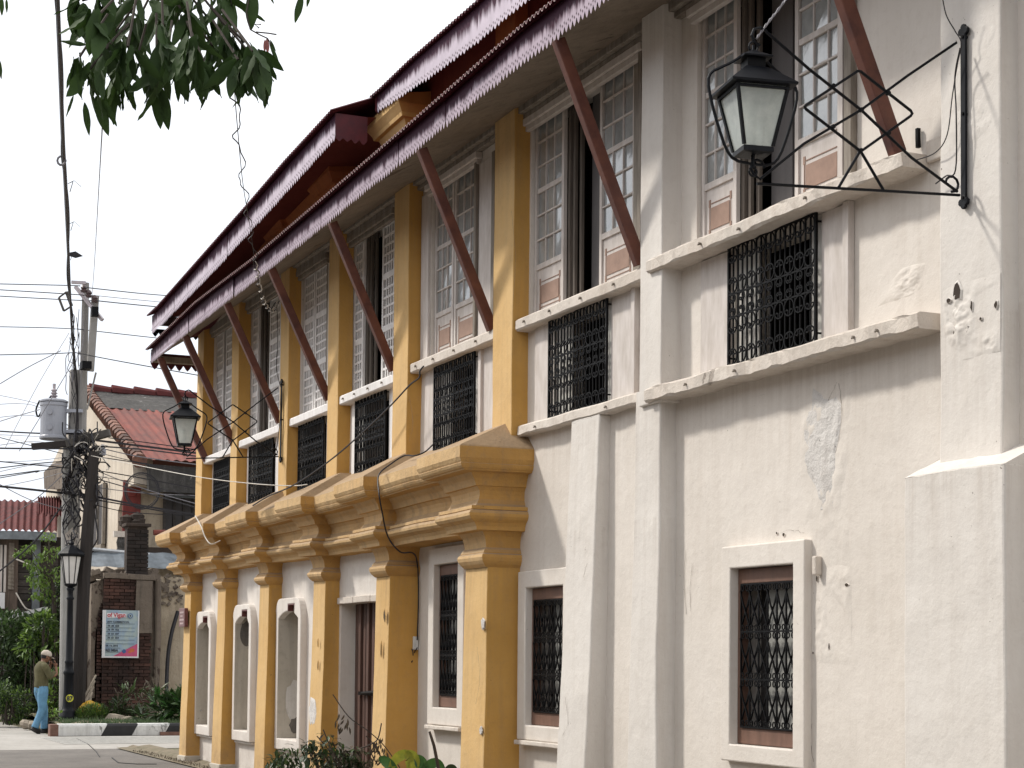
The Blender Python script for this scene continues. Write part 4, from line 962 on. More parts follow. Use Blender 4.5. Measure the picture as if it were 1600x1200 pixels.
for k, (px, py, w_, h_) in enumerate(((1497, 455, .07, .13), (1520, 478, .025, .07), (1511, 511, .05, .06), (1494, 518, .03, .06), (1497, 492, .02, .03), (1558, 477, .03, .05), (1484, 470, .05, .03), (1534, 498, .03, .02))):
    p = on_y(px, py, .12); pit(p.x, p.z, w_, h_, .125, k)
for k, (px, py, w_, h_) in enumerate(((1256, 870, .03, .04), (1278, 905, .03, .05), (1226, 835, .03, .03), (1324, 914, .05, .03), (1297, 1010, .02, .05), (1215, 833, .02, .02), (1272, 1020, .02, .02))):
    p = on_y(px, py, 0); pit(p.x, p.z, w_, h_, .004, k + 20, 'white')
for k, (px, py, w_, h_) in enumerate(((498, 1005, .03, .10), (498, 1040, .04, .12), (602, 962, .09, .14), (597, 1015, .06, .16), (760, 975, .05, .10))):
    p = on_y(px, py, .345); pit(p.x, p.z, w_ * .7, h_, .352, k + 40, 'yellow')
chip('render_patch', on_y(512, 1112, .1).x + .2, on_y(512, 1112, .1).z, .3, .35, .352, 'patch', 12, .005)
p = on_y(755, 975, .35); chip('render_patch', p.x, p.z, .10, .12, .352, 'patch', 14, .005); p = on_y(753, 1141, .35); chip('render_patch', p.x, p.z, .07, .08, .358, 'patch', 15, .005)
for k, (px, py, w_, h_, mt) in enumerate(((385, 990, .4, .35, 'hole2'), (458, 1095, .45, .5, 'patch'), (462, 1133, .35, .22, 'hole2'))):
    if mt == 'hole2': M.setdefault('hole2', plaster('exposed_mortar', (.20, .18, .16), (.12, .11, .10), (.08, .07, .06), 1, None, bumps=1.5, seed=33))
    nX = NICHES[1 if k == 0 else 2][0] + .012; p = on_x(px, py, nX); chip_x(nX, p.y, p.z, w_ * .45, h_, mt, 50 + k)
def crack(pts, n, w_=.0020, seed=0):
    r_ = random.Random(seed); P = smooth_pts([on_y(x, y, n) for x, y in pts], 5); b = MB(); pr = None
    for i, p in enumerate(P):
        q = p + Vector((r_.uniform(-.006, .006), 0, r_.uniform(-.006, .006))); ww = w_ * r_.uniform(.4, 1.3); q.y = -n - .0045
        if pr: b.face([pr[0] + Vector((-pr[1], 0, 0)), pr[0] + Vector((pr[1], 0, 0)), q + Vector((ww, 0, .001)), q + Vector((-ww, 0, -.001))])
        pr = (q, ww)
    b.build('crack', M['crack'], H, merge=False)
for k, (pp, n_) in enumerate((([(1308, 598), (1296, 625), (1284, 650), (1262, 668)], 0), ([(1312, 600), (1316, 640), (1311, 690), (1300, 722)], 0), ([(1262, 670), (1256, 695), (1268, 722)], 0), ([(1018, 600), (1030, 595), (1033, 606), (1030, 618)], .16), ([(1000, 603), (1020, 604)], .15),
    ([(872, 672), (900, 660), (930, 650)], .115), ([(918, 880), (912, 905), (916, 925)], .13), ([(1270, 1130), (1268, 1160), (1272, 1190)], 0), ([(1072, 860), (1070, 900), (1073, 960)], 0), ([(1082, 880), (1079, 920), (1080, 955)], 0), ([(1210, 840), (1230, 828), (1256, 832)], 0),
    ([(1520, 690), (1526, 705)], .12), ([(884, 1090), (888, 1130), (880, 1150)], .17), ([(800, 330), (806, 400), (802, 470)], .165), ([(640, 620), (646, 660), (640, 690)], .165), ([(746, 1010), (750, 1060), (744, 1100)], .355), ([(450, 1110), (458, 1130)], .25))): crack(pp, n_, seed=k)
b = MB(); p = on_y(1276, 884, .03); b.box(p.x - .022, p.x + .022, -.055, .0, p.z - .06, p.z + .07); b.build('anchor_block', M['ledge'], H, wob=.01, bevel=.01)
# iron clamp beside the near brace and old sill stub
b = MB(); p = on_y(1418, 215, .1); b.box(p.x - .012, p.x + .012, -.035, -.01, p.z - .05, p.z + .07, L=.06); b.build('iron_clamp', M['iron'], H, wob=.02)
p = on_y(1440, 225, .0); Bx('sill_stub', M['ledge'], H, -8.86, -8.62, -.01, .03, 4.60, 4.74, L=.06, wob=.02, bevel=.01)

# ================================================================== bracket lanterns
def lantern(label, X, n0, dz, gl, kk=1.0):
    T = thing('bracket_lantern', label, 'lantern', (X, -n0, 4.2 + dz), gl)
    y = lambda u: -u
    def rod(pts, name='bracket_rod', r=.0085): b = MB(); b.tube([(X, -(n0 + u), v + dz) for u, v in pts], r, 6); return b.build(name, M['iron_lamp'], T)
    b = MB(); b.box(X - .022, X + .022, -(n0 + .022), -(n0 + .006), 4.25 + dz, 5.24 + dz, L=.2)
    for z_ in (4.235, 5.235):
        for dx, dzz in ((-.022, 0), (.022, 0), (0, -.02), (0, .02)): b.tube([(X + dx, -(n0 + .024), z_ + dz + dzz), (X + dx, -(n0 + .004), z_ + dz + dzz)], .022, 8)
    b.build('wall_plate', M['iron_lamp'], T, wob=.001, bevel=.003)
    b = MB()
    for z_ in (4.26, 4.75, 5.2): b.tube([(X, -(n0 + .03), z_ + dz), (X, -(n0 - .02), z_ + dz)], .010, 6)
    b.build('plate_bolt', M['iron'], T)
    U = lambda u: (u - .12) * kk
    rod([(U(.165), 4.272), (U(1.52), 4.183)])                                    # bottom rod
    rod([(U(.186), 5.16), (U(.495 + .03), 4.92), (U(.842), 4.68), (U(1.22), 4.44), (U(1.50), 4.21)] + [(U(1.515 + .045 * math.sin(t)), 4.225 + .045 - .045 * math.cos(t)) for t in (.6, 1.4, 2.2, 3.0, 3.8, 4.6)])
    rod([(U(.18), 4.29), (U(.5), 4.45), (U(.842), 4.68), (U(1.18), 4.86), (U(1.46), 5.03)] + [(U(1.50 + .055 * math.sin(t - .9)), 5.0 + .05 * math.cos(t - .9)) for t in (.2, .9, 1.7, 2.5, 3.3, 4.0)])
    rod([(U(1.215), 4.648), (U(1.205), 4.66), (U(.865), 4.898), (U(.845), 4.898), (U(.505), 4.72), (U(.495), 4.705), (U(.505), 4.69), (U(.835), 4.45), (U(.855), 4.45), (U(1.205), 4.636), (U(1.215), 4.648)])
    rod([(U(.847), 4.448), (U(.99), 4.225)]); rod([(U(.847), 4.448), (U(.69), 4.24)])
    for u, v in ((.842, 4.68), (1.03, 4.79), (.66, 4.80), (1.03, 4.56), (.66, 4.57), (.847, 4.448)):
        b = MB(); b.tube([(X - .012, -(n0 + U(u)), v + dz), (X + .012, -(n0 + U(u)), v + dz)], .013, 8); b.build('joint_collar', M['iron_lamp'], T)
    b = MB(); c = (n0 + .10, 4.33 + dz); b.tube([(X, -(c[0] + .045 * math.cos(t)), c[1] + .045 * math.sin(t)) for t in [k * .6 for k in range(9)]], .008, 6); b.build('bracket_curl', M['iron_lamp'], T)
    # lantern body
    uc = n0 + U(1.545); cy = -uc; zb_ = 4.335 + dz
    rz = math.radians(-10)
    RM = Matrix.Translation((X, cy, 0)) @ Matrix.Rotation(rz, 4, 'Z')
    def ringp(cx_, cz_, r, nm): b = MB(); b.tube([(X, cy + cx_ + r * math.cos(t), cz_ + r * math.sin(t)) for t in [k * math.pi / 6 for k in range(12)]], .0065, 6, closed=True); b.build(nm, M['iron_lamp'], T)
    ringp(0, 4.935 + dz, .028, 'hanging_ring'); ringp(0, 4.245 + dz, .024, 'hanging_ring')
    # hoop around the lantern
    hp = [(0, 4.905), (.05, 4.895), (.12, 4.84), (.20, 4.795), (.265, 4.76), (.285, 4.71), (.262, 4.60), (.215, 4.46), (.17, 4.35), (.12, 4.295), (0, 4.285)]
    pts = [(X, cy - u, v + dz) for u, v in hp] + [(X, cy + u, v + dz) for u, v in reversed(hp[1:-1])]
    sm = []
    for i in range(len(pts)):
        p, q = Vector(pts[i]), Vector(pts[(i + 1) % len(pts)]); sm += [p * .75 + q * .25, p * .25 + q * .75]
    b = MB(); b.tube(sm, .0085, 6, closed=True); b.build('hoop', M['iron_lamp'], T)
    S2 = math.sqrt(2); r4 = math.pi / 4
    wt, wbm = .145, .082; z0_, z1_ = zb_ + .035, 4.685 + dz; 
    b = MB()
    b.lathe([(wbm * .8 * S2, 0), (wbm * 1.06 * S2, .004), (wbm * 1.06 * S2, .03), (wbm * S2 * .98, .034)], (0, 0, zb_), 4, rot=r4, M4=RM); b.build('base', M['iron_lamp'], T)
    b = MB()
    b.lathe([(wt * 1.02 * S2, 0), (wt * 1.28 * S2, .002), (wt * 1.30 * S2, .014), (.075 * S2, .115), (.062 * S2, .125)], (0, 0, z1_), 4, rot=r4, M4=RM); b.build('roof', M['iron_lamp'], T)
    b = MB(); b.lathe([(.052 * S2, 0), (.052 * S2, .065)], (0, 0, z1_ + .12), 4, rot=r4, M4=RM); b.build('vent', M['iron'], T)
    b = MB(); b.lathe([(.05 * S2, 0), (.082 * S2, .002), (.084 * S2, .010), (.02, .052), (.008, .060), (.008, .085)], (0, 0, z1_ + .175), 4, rot=r4, M4=RM); b.build('cap', M['iron_lamp'], T)
    cor = [(sx, sy) for sx, sy in ((1, 1), (1, -1), (-1, -1), (-1, 1))]
    for sx, sy in cor:
        b = MB(); b.tube([RM @ Vector((sx * wbm, sy * wbm, z0_)), RM @ Vector((sx * wt, sy * wt, z1_))], .012, 4); b.build('corner_bar', M['iron_lamp'], T)
    for k in range(4):
        (ax, ay), (bx_, by_) = cor[k], cor[(k + 1) % 4]; s = .97
        b = MB(); b.face([RM @ Vector((ax * wbm * s, ay * wbm * s, z0_)), RM @ Vector((bx_ * wbm * s, by_ * wbm * s, z0_)), RM @ Vector((bx_ * wt * s, by_ * wt * s, z1_)), RM @ Vector((ax * wt * s, ay * wt * s, z1_))])
        b.build('glass_pane', M['lampglass'], T, merge=False)
        b = MB(); b.tube([RM @ Vector((ax * wt, ay * wt, z1_ - .012)), RM @ Vector((bx_ * wt, by_ * wt, z1_ - .012))], .010, 4); b.build('top_rail', M['iron_lamp'], T)
    b = MB(); b.lathe([(.016, 0), (.018, .06), (.020, .10), (.018, .17), (.006, .19)], (0, 0, z0_ + .02), 10, M4=RM); b.build('bulb', M['bulb'], T, smooth=True)
    b = MB(); b.tube([(X, cy, zb_), (X, cy, zb_ - .065)], .012, 6); b.build('bottom_stem', M['iron_lamp'], T)
    return T
lantern('black iron lantern on a latticed wall bracket at top right, beside the nearest capiz window', -8.34, .13, 0.0, 'bracket lanterns on the house front')
lantern('distant black lantern on a bracket over the street, in front of the red tin roof', -22.20, .17, -.12, 'bracket lanterns on the house front', .885)

# ---- lantern supply wires
def wire(name, pts, r, mat, label, cat='wire', group=None, sag=0.0, seg=8):
    P = [Vector(p) for p in pts]; out = []
    for a, c in zip(P, P[1:]):
        k = seg if sag else 1
        for i in range(k): t = i / k; q = a.lerp(c, t); q.z -= 4 * sag * t * (1 - t); out.append(q)
    out.append(P[-1]); b = MB(); b.tube(out, r, 5); return tag(b.build(name, M[mat], merge=False), label, cat, group)
Xb = -8.34
nearp = lambda px, py, n=.2: on_y(px, py, n)
wire('lamp_wire', smooth_pts([nearp(1470, -20, .3), nearp(1478, 22, .26), nearp(1492, 48, .22), nearp(1502, 68, .2), nearp(1496, 100, .18), nearp(1488, 150, .17), nearp(1480, 210, .17), nearp(1462, 238, .16), nearp(1432, 250, .14)]), .0035, 'wire', 'thin black wire dropping past the wall plate of the near lantern')
wire('lamp_wire', smooth_pts([nearp(1500, 75, .24), nearp(1492, 120, .2), nearp(1494, 180, .2), nearp(1493, 265, .18), nearp(1478, 275, .17), nearp(1462, 287, .16)]), .0045, 'wire', 'black cable looping beside the near lantern bracket plate down to its foot')
tw = smooth_pts([on_x(1182, 60, Xb), on_x(1198, 38, Xb), on_x(1216, 15, Xb), on_x(1236, -12, Xb)], 8)
b = MB()
for ph in (0, math.pi): b.tube([p + Vector((.006 * math.cos(k * 1.1 + ph), 0, .006 * math.sin(k * 1.1 + ph))) for k, p in enumerate(tw)], .0045, 5)
tag(b.build('lantern_stay', M['wire_grey'], merge=False), 'twisted pale wire pulling up from the top ring of the near lantern', 'wire')
ph_ = [on_y(*q, .22) for q in ((430, 485), (436, 560), (438, 610), (441, 640))]
wire('lamp_wire', smooth_pts([on_y(425, 482, .5), on_y(432, 475, .3), on_y(434, 530, .2), on_y(432, 575, .2), on_y(437, 600, .22), on_y(440, 618, .22), on_y(434, 690, .2), on_y(426, 715, .1)]), .005, 'wire', 'thin dark wire running down beside the second lattice window to the far lantern bracket')
# festoon wire spiralling from the mango branch to the eave
fw = smooth_pts([at(358, -30, 8.0), at(368, 90, 9.5), at(366, 130, 10.5), at(372, 210, 12), at(380, 290, 15), at(390, 350, 17.5), at(397, 400, 20), at(404, 440, 21), at(414, 475, 22), at(428, 486, 22.6), at(436, 470, 22.6)], 14)
b = MB(); b.tube(fw, .004, 4, m=0)
L_ = len(fw)
b.tube([p + CR * (.030 * math.sin(k * .55) + .012 * math.sin(k * 1.3)) + CU * (.012 * math.cos(k * .55)) for k, p in enumerate(fw) if k > 8], .0045, 4, m=0)
b.tube([p + CR * .025 * math.sin(k * 1.5) + CU * .025 * math.cos(k * 1.5) for k, p in enumerate(fw) if k > L_ * .62], .006, 4, m=1)
tag(b.build('festoon_wire', [M['wire'], M['wire_white']], merge=False), 'loose spiralling wire hanging from the mango leaves across the eaves to the window', 'wire')

# ---- cables on the facade
wire('facade_cable', smooth_pts([on_y(662, 572, .2), on_y(656, 580, .22), on_y(655, 590, .22), on_y(640, 602, .25), on_y(612, 632, .3), on_y(575, 668, .35), on_y(530, 708, .42), on_y(490, 738, .5), on_y(455, 760, .55), on_y(420, 775, .6), on_y(395, 790, .64)]), .009, 'wire', 'black cable looping from the middle window sill down across two grilles to the cornice')
wire('facade_cable', smooth_pts([on_y(676, 695, .1), on_y(664, 706, .2), on_y(648, 712, .3), on_y(632, 712, .3), on_y(612, 724, .45), on_y(592, 742, .66), on_y(592, 770, .74), on_y(597, 800, .70), on_y(606, 838, .58), on_y(625, 862, .45), on_y(645, 864, .2), on_y(652, 880, .04), on_y(654, 930, .02), on_y(652, 1000, .02)], 8), .008, 'wire', 'black cable draped over the cornice beside the second pilaster and down the wall')
wire('facade_cable', smooth_pts([on_y(652, 1012, .04), on_y(643, 1030, .04), on_y(641, 1060, .03), on_y(644, 1095, .03), on_y(645, 1125, .03), on_y(646, 1195, .03)]), .006, 'wire', 'thin brown wire hanging below the small wall junction box')
wire('white_wire', smooth_pts([at(-20, 676, 44), at(110, 705, 39), at(220, 728, 34), on_y(309, 745, .30), on_y(388, 755, .35), on_y(453, 759, .45), on_y(480, 757, .4)]), .007, 'wire_white', 'pale wire crossing from the pole to the cornice under the far windows')
wire('white_wire', smooth_pts([on_y(305, 806, .7), on_y(314, 822, .78), on_y(321, 840, .78), on_y(330, 850, .75), on_y(344, 845, .6)]), .008, 'wire_white', 'short white cord lying over the far end of the cornice')
jb = thing('junction_box', 'small grey junction box with a cable ring on the wall right of the door pilaster', 'junction box', on_y(653, 1010, .03))
p = on_y(653, 1005, 0); b = MB(); b.box(p.x - .05, p.x + .03, -.06, -.005, p.z - .07, p.z + .07); b.build('box', M['kerb_white'], jb, bevel=.006)
b = MB(); b.tube([(p.x + .05 * math.cos(t), -.07, p.z - .13 + .07 * math.sin(t)) for t in [k * .6 for k in range(10)]], .006, 5); b.build('cable_ring', M['wire'], jb)

# ================================================================== the row across the street, behind the camera (closes off the low sky as in the narrow street)
M['opp'] = plaster('opposite_wall_plaster', (.36, .31, .25), (.28, .24, .19), (.15, .12, .10), .7, None, seed=40)
for k, (xa, xb, hh) in enumerate(((-30, -21, 6.4), (-20.8, -12, 7.2), (-11.8, -3, 6.6), (-2.8, 6, 7.0), (6.2, 16, 6.6))):
    OH = thing('opposite_house', ('plain two-storey house across the street, %s of the row behind the viewer' % ('farthest', 'second', 'middle', 'fourth', 'last')[k]), 'house', ((xa + xb) / 2, -14.5, 0))
    b = MB(); b.box(xa, xb, -22, -13.5, 0, hh); b.build('walls', M['opp'], OH)
    b = MB(); b.face([(xa - .3, -13.0, hh - .05), (xb + .3, -13.0, hh - .05), (xb + .3, -17.7, hh + 1.7), (xa - .3, -17.7, hh + 1.7)]); b.face([(xa - .3, -22.5, hh - .05), (xa - .3, -17.7, hh + 1.7), (xb + .3, -17.7, hh + 1.7), (xb + .3, -22.5, hh - .05)]); b.face([(xa, -13.5, hh), (xa, -17.7, hh + 1.65), (xa, -22, hh)]); b.face([(xb, -13.5, hh), (xb, -22, hh), (xb, -17.7, hh + 1.65)]); b.build('roof', M['red_roof2'], OH, merge=False)
    nw_ = int((xb - xa) / 2.2)
    for j in range(nw_):
        xc = xa + (j + .5) * (xb - xa) / nw_
        for z0_, z1_ in ((.9, 2.3), (4.0, 5.8)): b = MB(); b.box(xc - .55, xc + .55, -13.52, -13.46, z0_, z1_); b.build('window', M['dark_glass'], OH)
# ================================================================== BACKGROUND
# ---- concrete utility pole
DP = 38.6
pole = thing('utility_pole', 'tall grey concrete utility pole with steel top, crossarms and tangled cables', 'utility pole', at(106, 1122, DP))
b = MB(); P0, P1 = at(107, 1125, DP), at(118, 578, DP); b.tube([P0, P1], [.235, .16], 4); b.build('main_shaft', M['pole'], pole, bevel=.02)
b = MB(); b.tube([at(128, 700, DP - .1), at(134, 442, DP - .1)], [.09, .075], 8); b.build('upper_shaft', M['pole'], pole)
b = MB(); b.tube([at(136, 640, DP - .2), at(150, 582, DP - .2)], .02, 6); b.tube([at(141, 580, DP - .3), at(149, 462, DP - .3)], .10, 4); b.build('riser_channel', M['pole'], pole)
b = MB(); b.tube([at(97, 1120, DP - .35), at(101, 820, DP - .35), at(104, 690, DP - .35)], .07, 8); b.build('conduit_pipe', M['pole_light'], pole)
b = MB(); b.tube([at(118, 448, DP - .25), at(160, 500, DP - .6)], .05, 4); b.tube([at(112, 441, DP - .2), at(134, 442, DP - .2)], .045, 4); b.build('top_crossarm', M['porcelain'], pole)
for (x, y) in ((131, 462), (139, 470), (148, 478)):
    q = at(x, y - 12, DP - .5); b = MB(); b.lathe([(.02, -.1), (.06, -.09), (.075, -.05), (.045, -.03), (.07, 0), (.05, .04), (.02, .07)], tuple(q), 10); b.build('insulator', M['brown_insul'], pole)
b = MB(); b.box(0, .14, -.07, .07, -.1, .1, M4=Matrix.Translation(at(147, 488, DP - .6))); b.build('switch_box', M['iron'], pole)
b = MB(); b.box(0, .3, -.1, .1, -.08, .08, M4=Matrix.Translation(at(132, 573, DP - .4))); b.build('splice_box', M['iron'], pole)
b = MB()
fr = [at(92, 465, DP), at(104, 456, DP), at(112, 478, DP), at(100, 486, DP)]; b.tube([fr[0], fr[1]], .02, 5); b.tube([fr[0], fr[3]], .028, 5); b.tube([fr[1], fr[2]], .04, 5); b.tube([fr[2], fr[3]], .02, 5); b.build('fuse_cutout', M['grey_wood'], pole)
for (a, c, m_, nm) in (((50, 698), (108, 693), 'tar_wood', 'crossarm'), ((104, 694), (172, 676), 'grey_wood', 'crossarm')):
    pa, pb = at(*a, DP - .5), at(*c, DP - .5); b = MB(); b.tube([pa, pb], .11 if m_ == 'grey_wood' else .095, 4); b.build(nm, M[m_], pole, bevel=.01)
b = MB(); b.tube([at(98, 770, DP - .5), at(124, 700, DP - .5)], .07, 4); b.build('strut', M['tar_wood'], pole)
q = at(113, 842, DP - .45)
sg = MB(); w1, h1 = .15, .13
pa = [(-w1, -h1), (w1, -h1), (w1, h1 * .8), (0, h1 * 1.9), (-w1, h1 * .8)]
MS = Matrix.Translation(q) @ Matrix((CR, CF * -1, CU)).transposed().to_4x4()
sg.face([MS @ Vector((a, .0, c)) for a, c in pa]); sg.face([MS @ Vector((a, -.01, c)) for a, c in pa][::-1]); so = sg.build('number_plate', M['ledge'], pole, merge=False)
rotc = cam.matrix_world.to_euler()
for s, dy in (('VGN', .02), ('0071', -.10)): text(s, .115, M['poster_ink'], pole, q + CU * dy - CF * .02 - CR * .115, rotc)
# tangled cable bundle around the pole
b = MB(); rnd = random.Random(5)
for k in range(46):
    x, y = rnd.uniform(103, 148), rnd.uniform(690, 800); pts = [at(x, y, DP - .5)]
    for j in range(5): x = min(152, max(98, x + rnd.uniform(-16, 16))); y += rnd.uniform(-22, 30); pts.append(at(x, y, DP - .45 - rnd.random() * .5))
    b.tube(smooth_pts(pts, 4), rnd.choice((.012, .016, .02)), 4, m=k % 3 and (k % 7 == 0))
o_ = b.build('cable_tangle', [M['wire'], M['grey_wood']], pole, merge=False); o_['kind'] = 'stuff'
b = MB(); rnd = random.Random(9)
for k in range(14):
    x = rnd.uniform(108, 128); y = rnd.uniform(470, 620); pts = [at(x, y, DP - .35)]
    for j in range(4): x += rnd.uniform(-7, 8); y += rnd.uniform(6, 34); pts.append(at(x, y, DP - .3))
    b.tube(smooth_pts(pts, 4), .009, 4, m=k % 2)
o_ = b.build('loose_leads', [M['wire'], M['wire_grey']], pole, merge=False); o_['kind'] = 'stuff'

# ---- transformer
tq = at(83, 687, DP - .3); TR = thing('transformer', 'grey cylindrical pole transformer with two round bosses and a white bushing', 'transformer', tq)
b = MB(); b.lathe([(.27, 0), (.29, .02), (.29, .06), (.275, .08), (.275, .70), (.29, .72), (.29, .78), (.26, .80)], tuple(tq), 24); b.build('tank', M['transformer'], TR, smooth=False)
b = MB(); b.lathe([(.30, .0), (.30, .03), (.24, .06), (.1, .07)], tuple(tq + Vector((0, 0, .80))), 24); b.build('lid', M['transformer'], TR)
for z_ in (.25, .58):
    b = MB(); c = tq - CF * .27 + Vector((0, 0, z_)); b.tube([c, c - CF * .05], .062, 12); b.build('boss', M['transformer'], TR)
b = MB(); b.lathe([(.05, 0), (.09, .02), (.04, .05), (.09, .08), (.04, .11), (.08, .14), (.04, .17), (.07, .2), (.03, .24), (.035, .34)], tuple(tq + Vector((0, 0, .86))), 12); b.build('bushing', M['porcelain'], TR)
for z_ in (.18, .62):
    c = tq + Vector((0, 0, z_)); b = MB(); b.tube([c + CR * .2, c + CR * .62], .05, 4); b.build('mounting_bracket', M['transformer'], TR)
b = MB(); c = tq + Vector((0, 0, .85)); b.tube(smooth_pts([c - CR * .3, c - CR * .38 + CU * -.2, c - CR * .33 - CU * .35, c - CR * .2 - CU * .1, c - CR * .05 + CU * .1]), .02, 5); b.build('arrester_lead', M['iron'], TR)

# ---- leaning tarred wooden pole
wp = thing('wooden_pole', 'leaning black wooden pole between the concrete pole and the brick ruin', 'pole', at(122, 1118, DP - .8))
b = MB(); b.tube([at(121, 1118, DP - .8), at(131, 900, DP - .8), at(147, 705, DP - .8)], [.15, .14, .115], 8); b.build('shaft', M['tar_wood'], wp)
b = MB(); b.lathe([(.05, 0), (.075, .02), (.075, .14), (.04, .16), (.03, .24)], tuple(at(160, 712, DP - .6)), 10); b.build('streetlight_sensor', M['transformer'], wp)
b = MB(); b.tube([at(148, 716, DP - .7), at(160, 712, DP - .6)], .03, 5); b.build('sensor_arm', M['tar_wood'], wp)

# ---- overhead wires
W = [((-30, 443), (108, 446), (125, 447)), ((-30, 451), (100, 459), (140, 462)), ((-30, 461), (95, 468), (150, 470)), ((132, 449), (215, 458), (262, 462)), ((141, 461), (200, 467), (262, 473)), ((152, 470), (200, 475), (262, 481)),
     ((-30, 510), (70, 512), (118, 514)), ((120, 514), (190, 522), (262, 530)), ((-30, 555), (70, 553), (115, 551)), ((118, 551), (190, 565), (330, 590)),
     ((-30, 618), (40, 576), (95, 548)), ((-30, 668), (20, 652), (62, 640)), ((8, 700), (60, 600), (108, 520)), ((30, 705), (70, 640), (118, 560)),
     ((-30, 672), (60, 677), (150, 678)), ((-30, 676), (40, 694), (110, 712)), ((-30, 700), (60, 701), (160, 701)), ((-30, 718), (60, 727), (150, 735)), ((-30, 735), (60, 724), (130, 719)), ((-30, 752), (50, 738), (110, 728)),
     ((-30, 757), (50, 765), (110, 772)), ((-30, 748), (55, 736), (56, 738)), ((170, 684), (240, 693), (330, 706)), ((150, 688), (230, 698), (330, 711)), ((150, 697), (230, 703), (330, 716)), ((160, 715), (230, 726), (330, 748)), ((150, 735), (210, 745), (330, 768)),
     ((140, 745), (210, 765), (330, 800)), ((120, 770), (210, 788), (330, 808)), ((120, 776), (215, 792), (330, 812)), ((-30, 838), (55, 780), (100, 740)), ((-30, 915), (50, 850), (104, 780)), ((-30, 740), (45, 780), (115, 800))]
lab_side = {0: 'sky', 1: 'sky'}
rad = [.012] * 3 + [.014, .010, .016, .011, .013, .012, .014, .010, .010, .007, .008, .020, .012, .022, .016, .014, .012, .030, .014, .014, .028, .020, .014, .014, .014, .028, .018, .010, .018, .010]
desc = ['topmost wire from the left edge to the pole top', 'second wire from the top, running left of the pole top', 'third wire from the top, running left of the pole top', 'topmost wire running from the pole to the eave', 'faint middle wire of three running from the pole top to the eave', 'lowest of the three wires from the pole top to the eave',
        'single wire left of the pole below the switch box', 'knotted wire from the upper pole toward the lower eave', 'wire left of the pole just above the transformer', 'wire with two knots dipping from the pole under the far eave corner',
        'slanting wire rising from the left edge to the upper pole', 'short wire from the left edge to the transformer side', 'steep thin wire climbing left of the transformer', 'steep thin wire climbing behind the transformer',
        'thick cable crossing the transformer base', 'wire slanting down from the left to the dark crossarm', 'cable along the dark crossarm', 'cable just below the crossarm sagging left of the pole', 'wire crossing its neighbour just below the crossarm', 'thin wire left of the roof console',
        'thick bundled cable entering from the left above the red roof', 'short end of drop wire by the console', 'upper wire crossing in front of the red tin roof', 'thick cable crossing in front of the red tin roof edge', 'lower wire crossing in front of the red tin roof', 'wire crossing the dark fascia of the cream house', 'wire crossing the cream house wall by the coil',
        'slanting wire crossing the veranda window', 'thick cable crossing the veranda under the coil', 'thin cable just under the veranda cable', 'wire slanting over the left red roof', 'wire slanting down across the dark wooden house', 'thin wire over the ridge of the left red roof']
for k, (pp, r) in enumerate(zip(W, rad)):
    D0, D1 = (37 + (k % 4), 38.2) if pp[0][0] < 20 else (38.0, 36.5 + (k % 3))
    if k in (3, 4, 5, 7): D1 = 44
    pts = smooth_pts([at(*pp[0], D0), at(*pp[1], (D0 + D1) / 2), at(*pp[2], D1)], 7)
    b = MB(); b.tube(pts, r, 4)
    tag(b.build('overhead_wire', M['wire' if r > .0105 else 'wire_grey'], merge=False), desc[k], 'wire', 'overhead wires around the utility pole')
rw = random.Random(77)
XW = [((-30, 446 + rw.uniform(-3, 3) if k == 0 else 590 + k * 22), (50, 600 + k * 20 + rw.uniform(-14, 14)), (112, 640 + k * 11 + rw.uniform(-10, 10))) for k in range(1, 9)]
nm_ = ('highest', 'second', 'third', 'fourth', 'fifth', 'sixth', 'seventh', 'lowest')
for k, pp in enumerate(XW):
    b = MB(); b.tube(smooth_pts([at(*pp[0], 41), at(*pp[1], 40), at(*pp[2], 38.3)], 7), .0085, 4); tag(b.build('overhead_wire', M['wire_grey'], merge=False), nm_[k] + ' of the faint grey wires fanning left from the pole', 'wire', 'faint wires left of the pole')
XW = [((128, 700), (215, 722), (325, 738)), ((128, 726), (220, 762), (325, 792)), ((125, 742), (200, 752), (325, 782)), ((125, 758), (220, 770), (325, 775)), ((120, 780), (200, 800), (325, 806)), ((118, 690), (210, 712), (325, 728))]
for k, pp in enumerate(XW):
    b = MB(); b.tube(smooth_pts([at(*pp[0], 38.2), at(*pp[1], 38), at(*pp[2], 37.5)], 7), (.010, .012, .009, .011, .012, .014)[k], 4); tag(b.build('overhead_wire', M['wire_grey' if k % 2 else 'wire'], merge=False), nm_[(1, 4, 5, 3, 7, 0)[k]] + ' of the thin wires fanning right across the cream house', 'wire', 'thin wires across the cream house')
b = MB(); rnd = random.Random(15)
for k in range(34):
    x, y = rnd.uniform(118, 150), rnd.uniform(680, 745); pts = [at(x, y, DP - .55)]
    for j in range(4): x = min(172, max(112, x + rnd.uniform(-14, 17))); y += rnd.uniform(-16, 24); pts.append(at(x, y, DP - .5 - rnd.random() * .4))
    b.tube(smooth_pts(pts, 4), rnd.choice((.010, .014)), 4, m=k % 3)
o_ = b.build('cable_tangle', [M['grey_wood'], M['wire_white'], M['wire']], pole, merge=False); o_['kind'] = 'stuff'
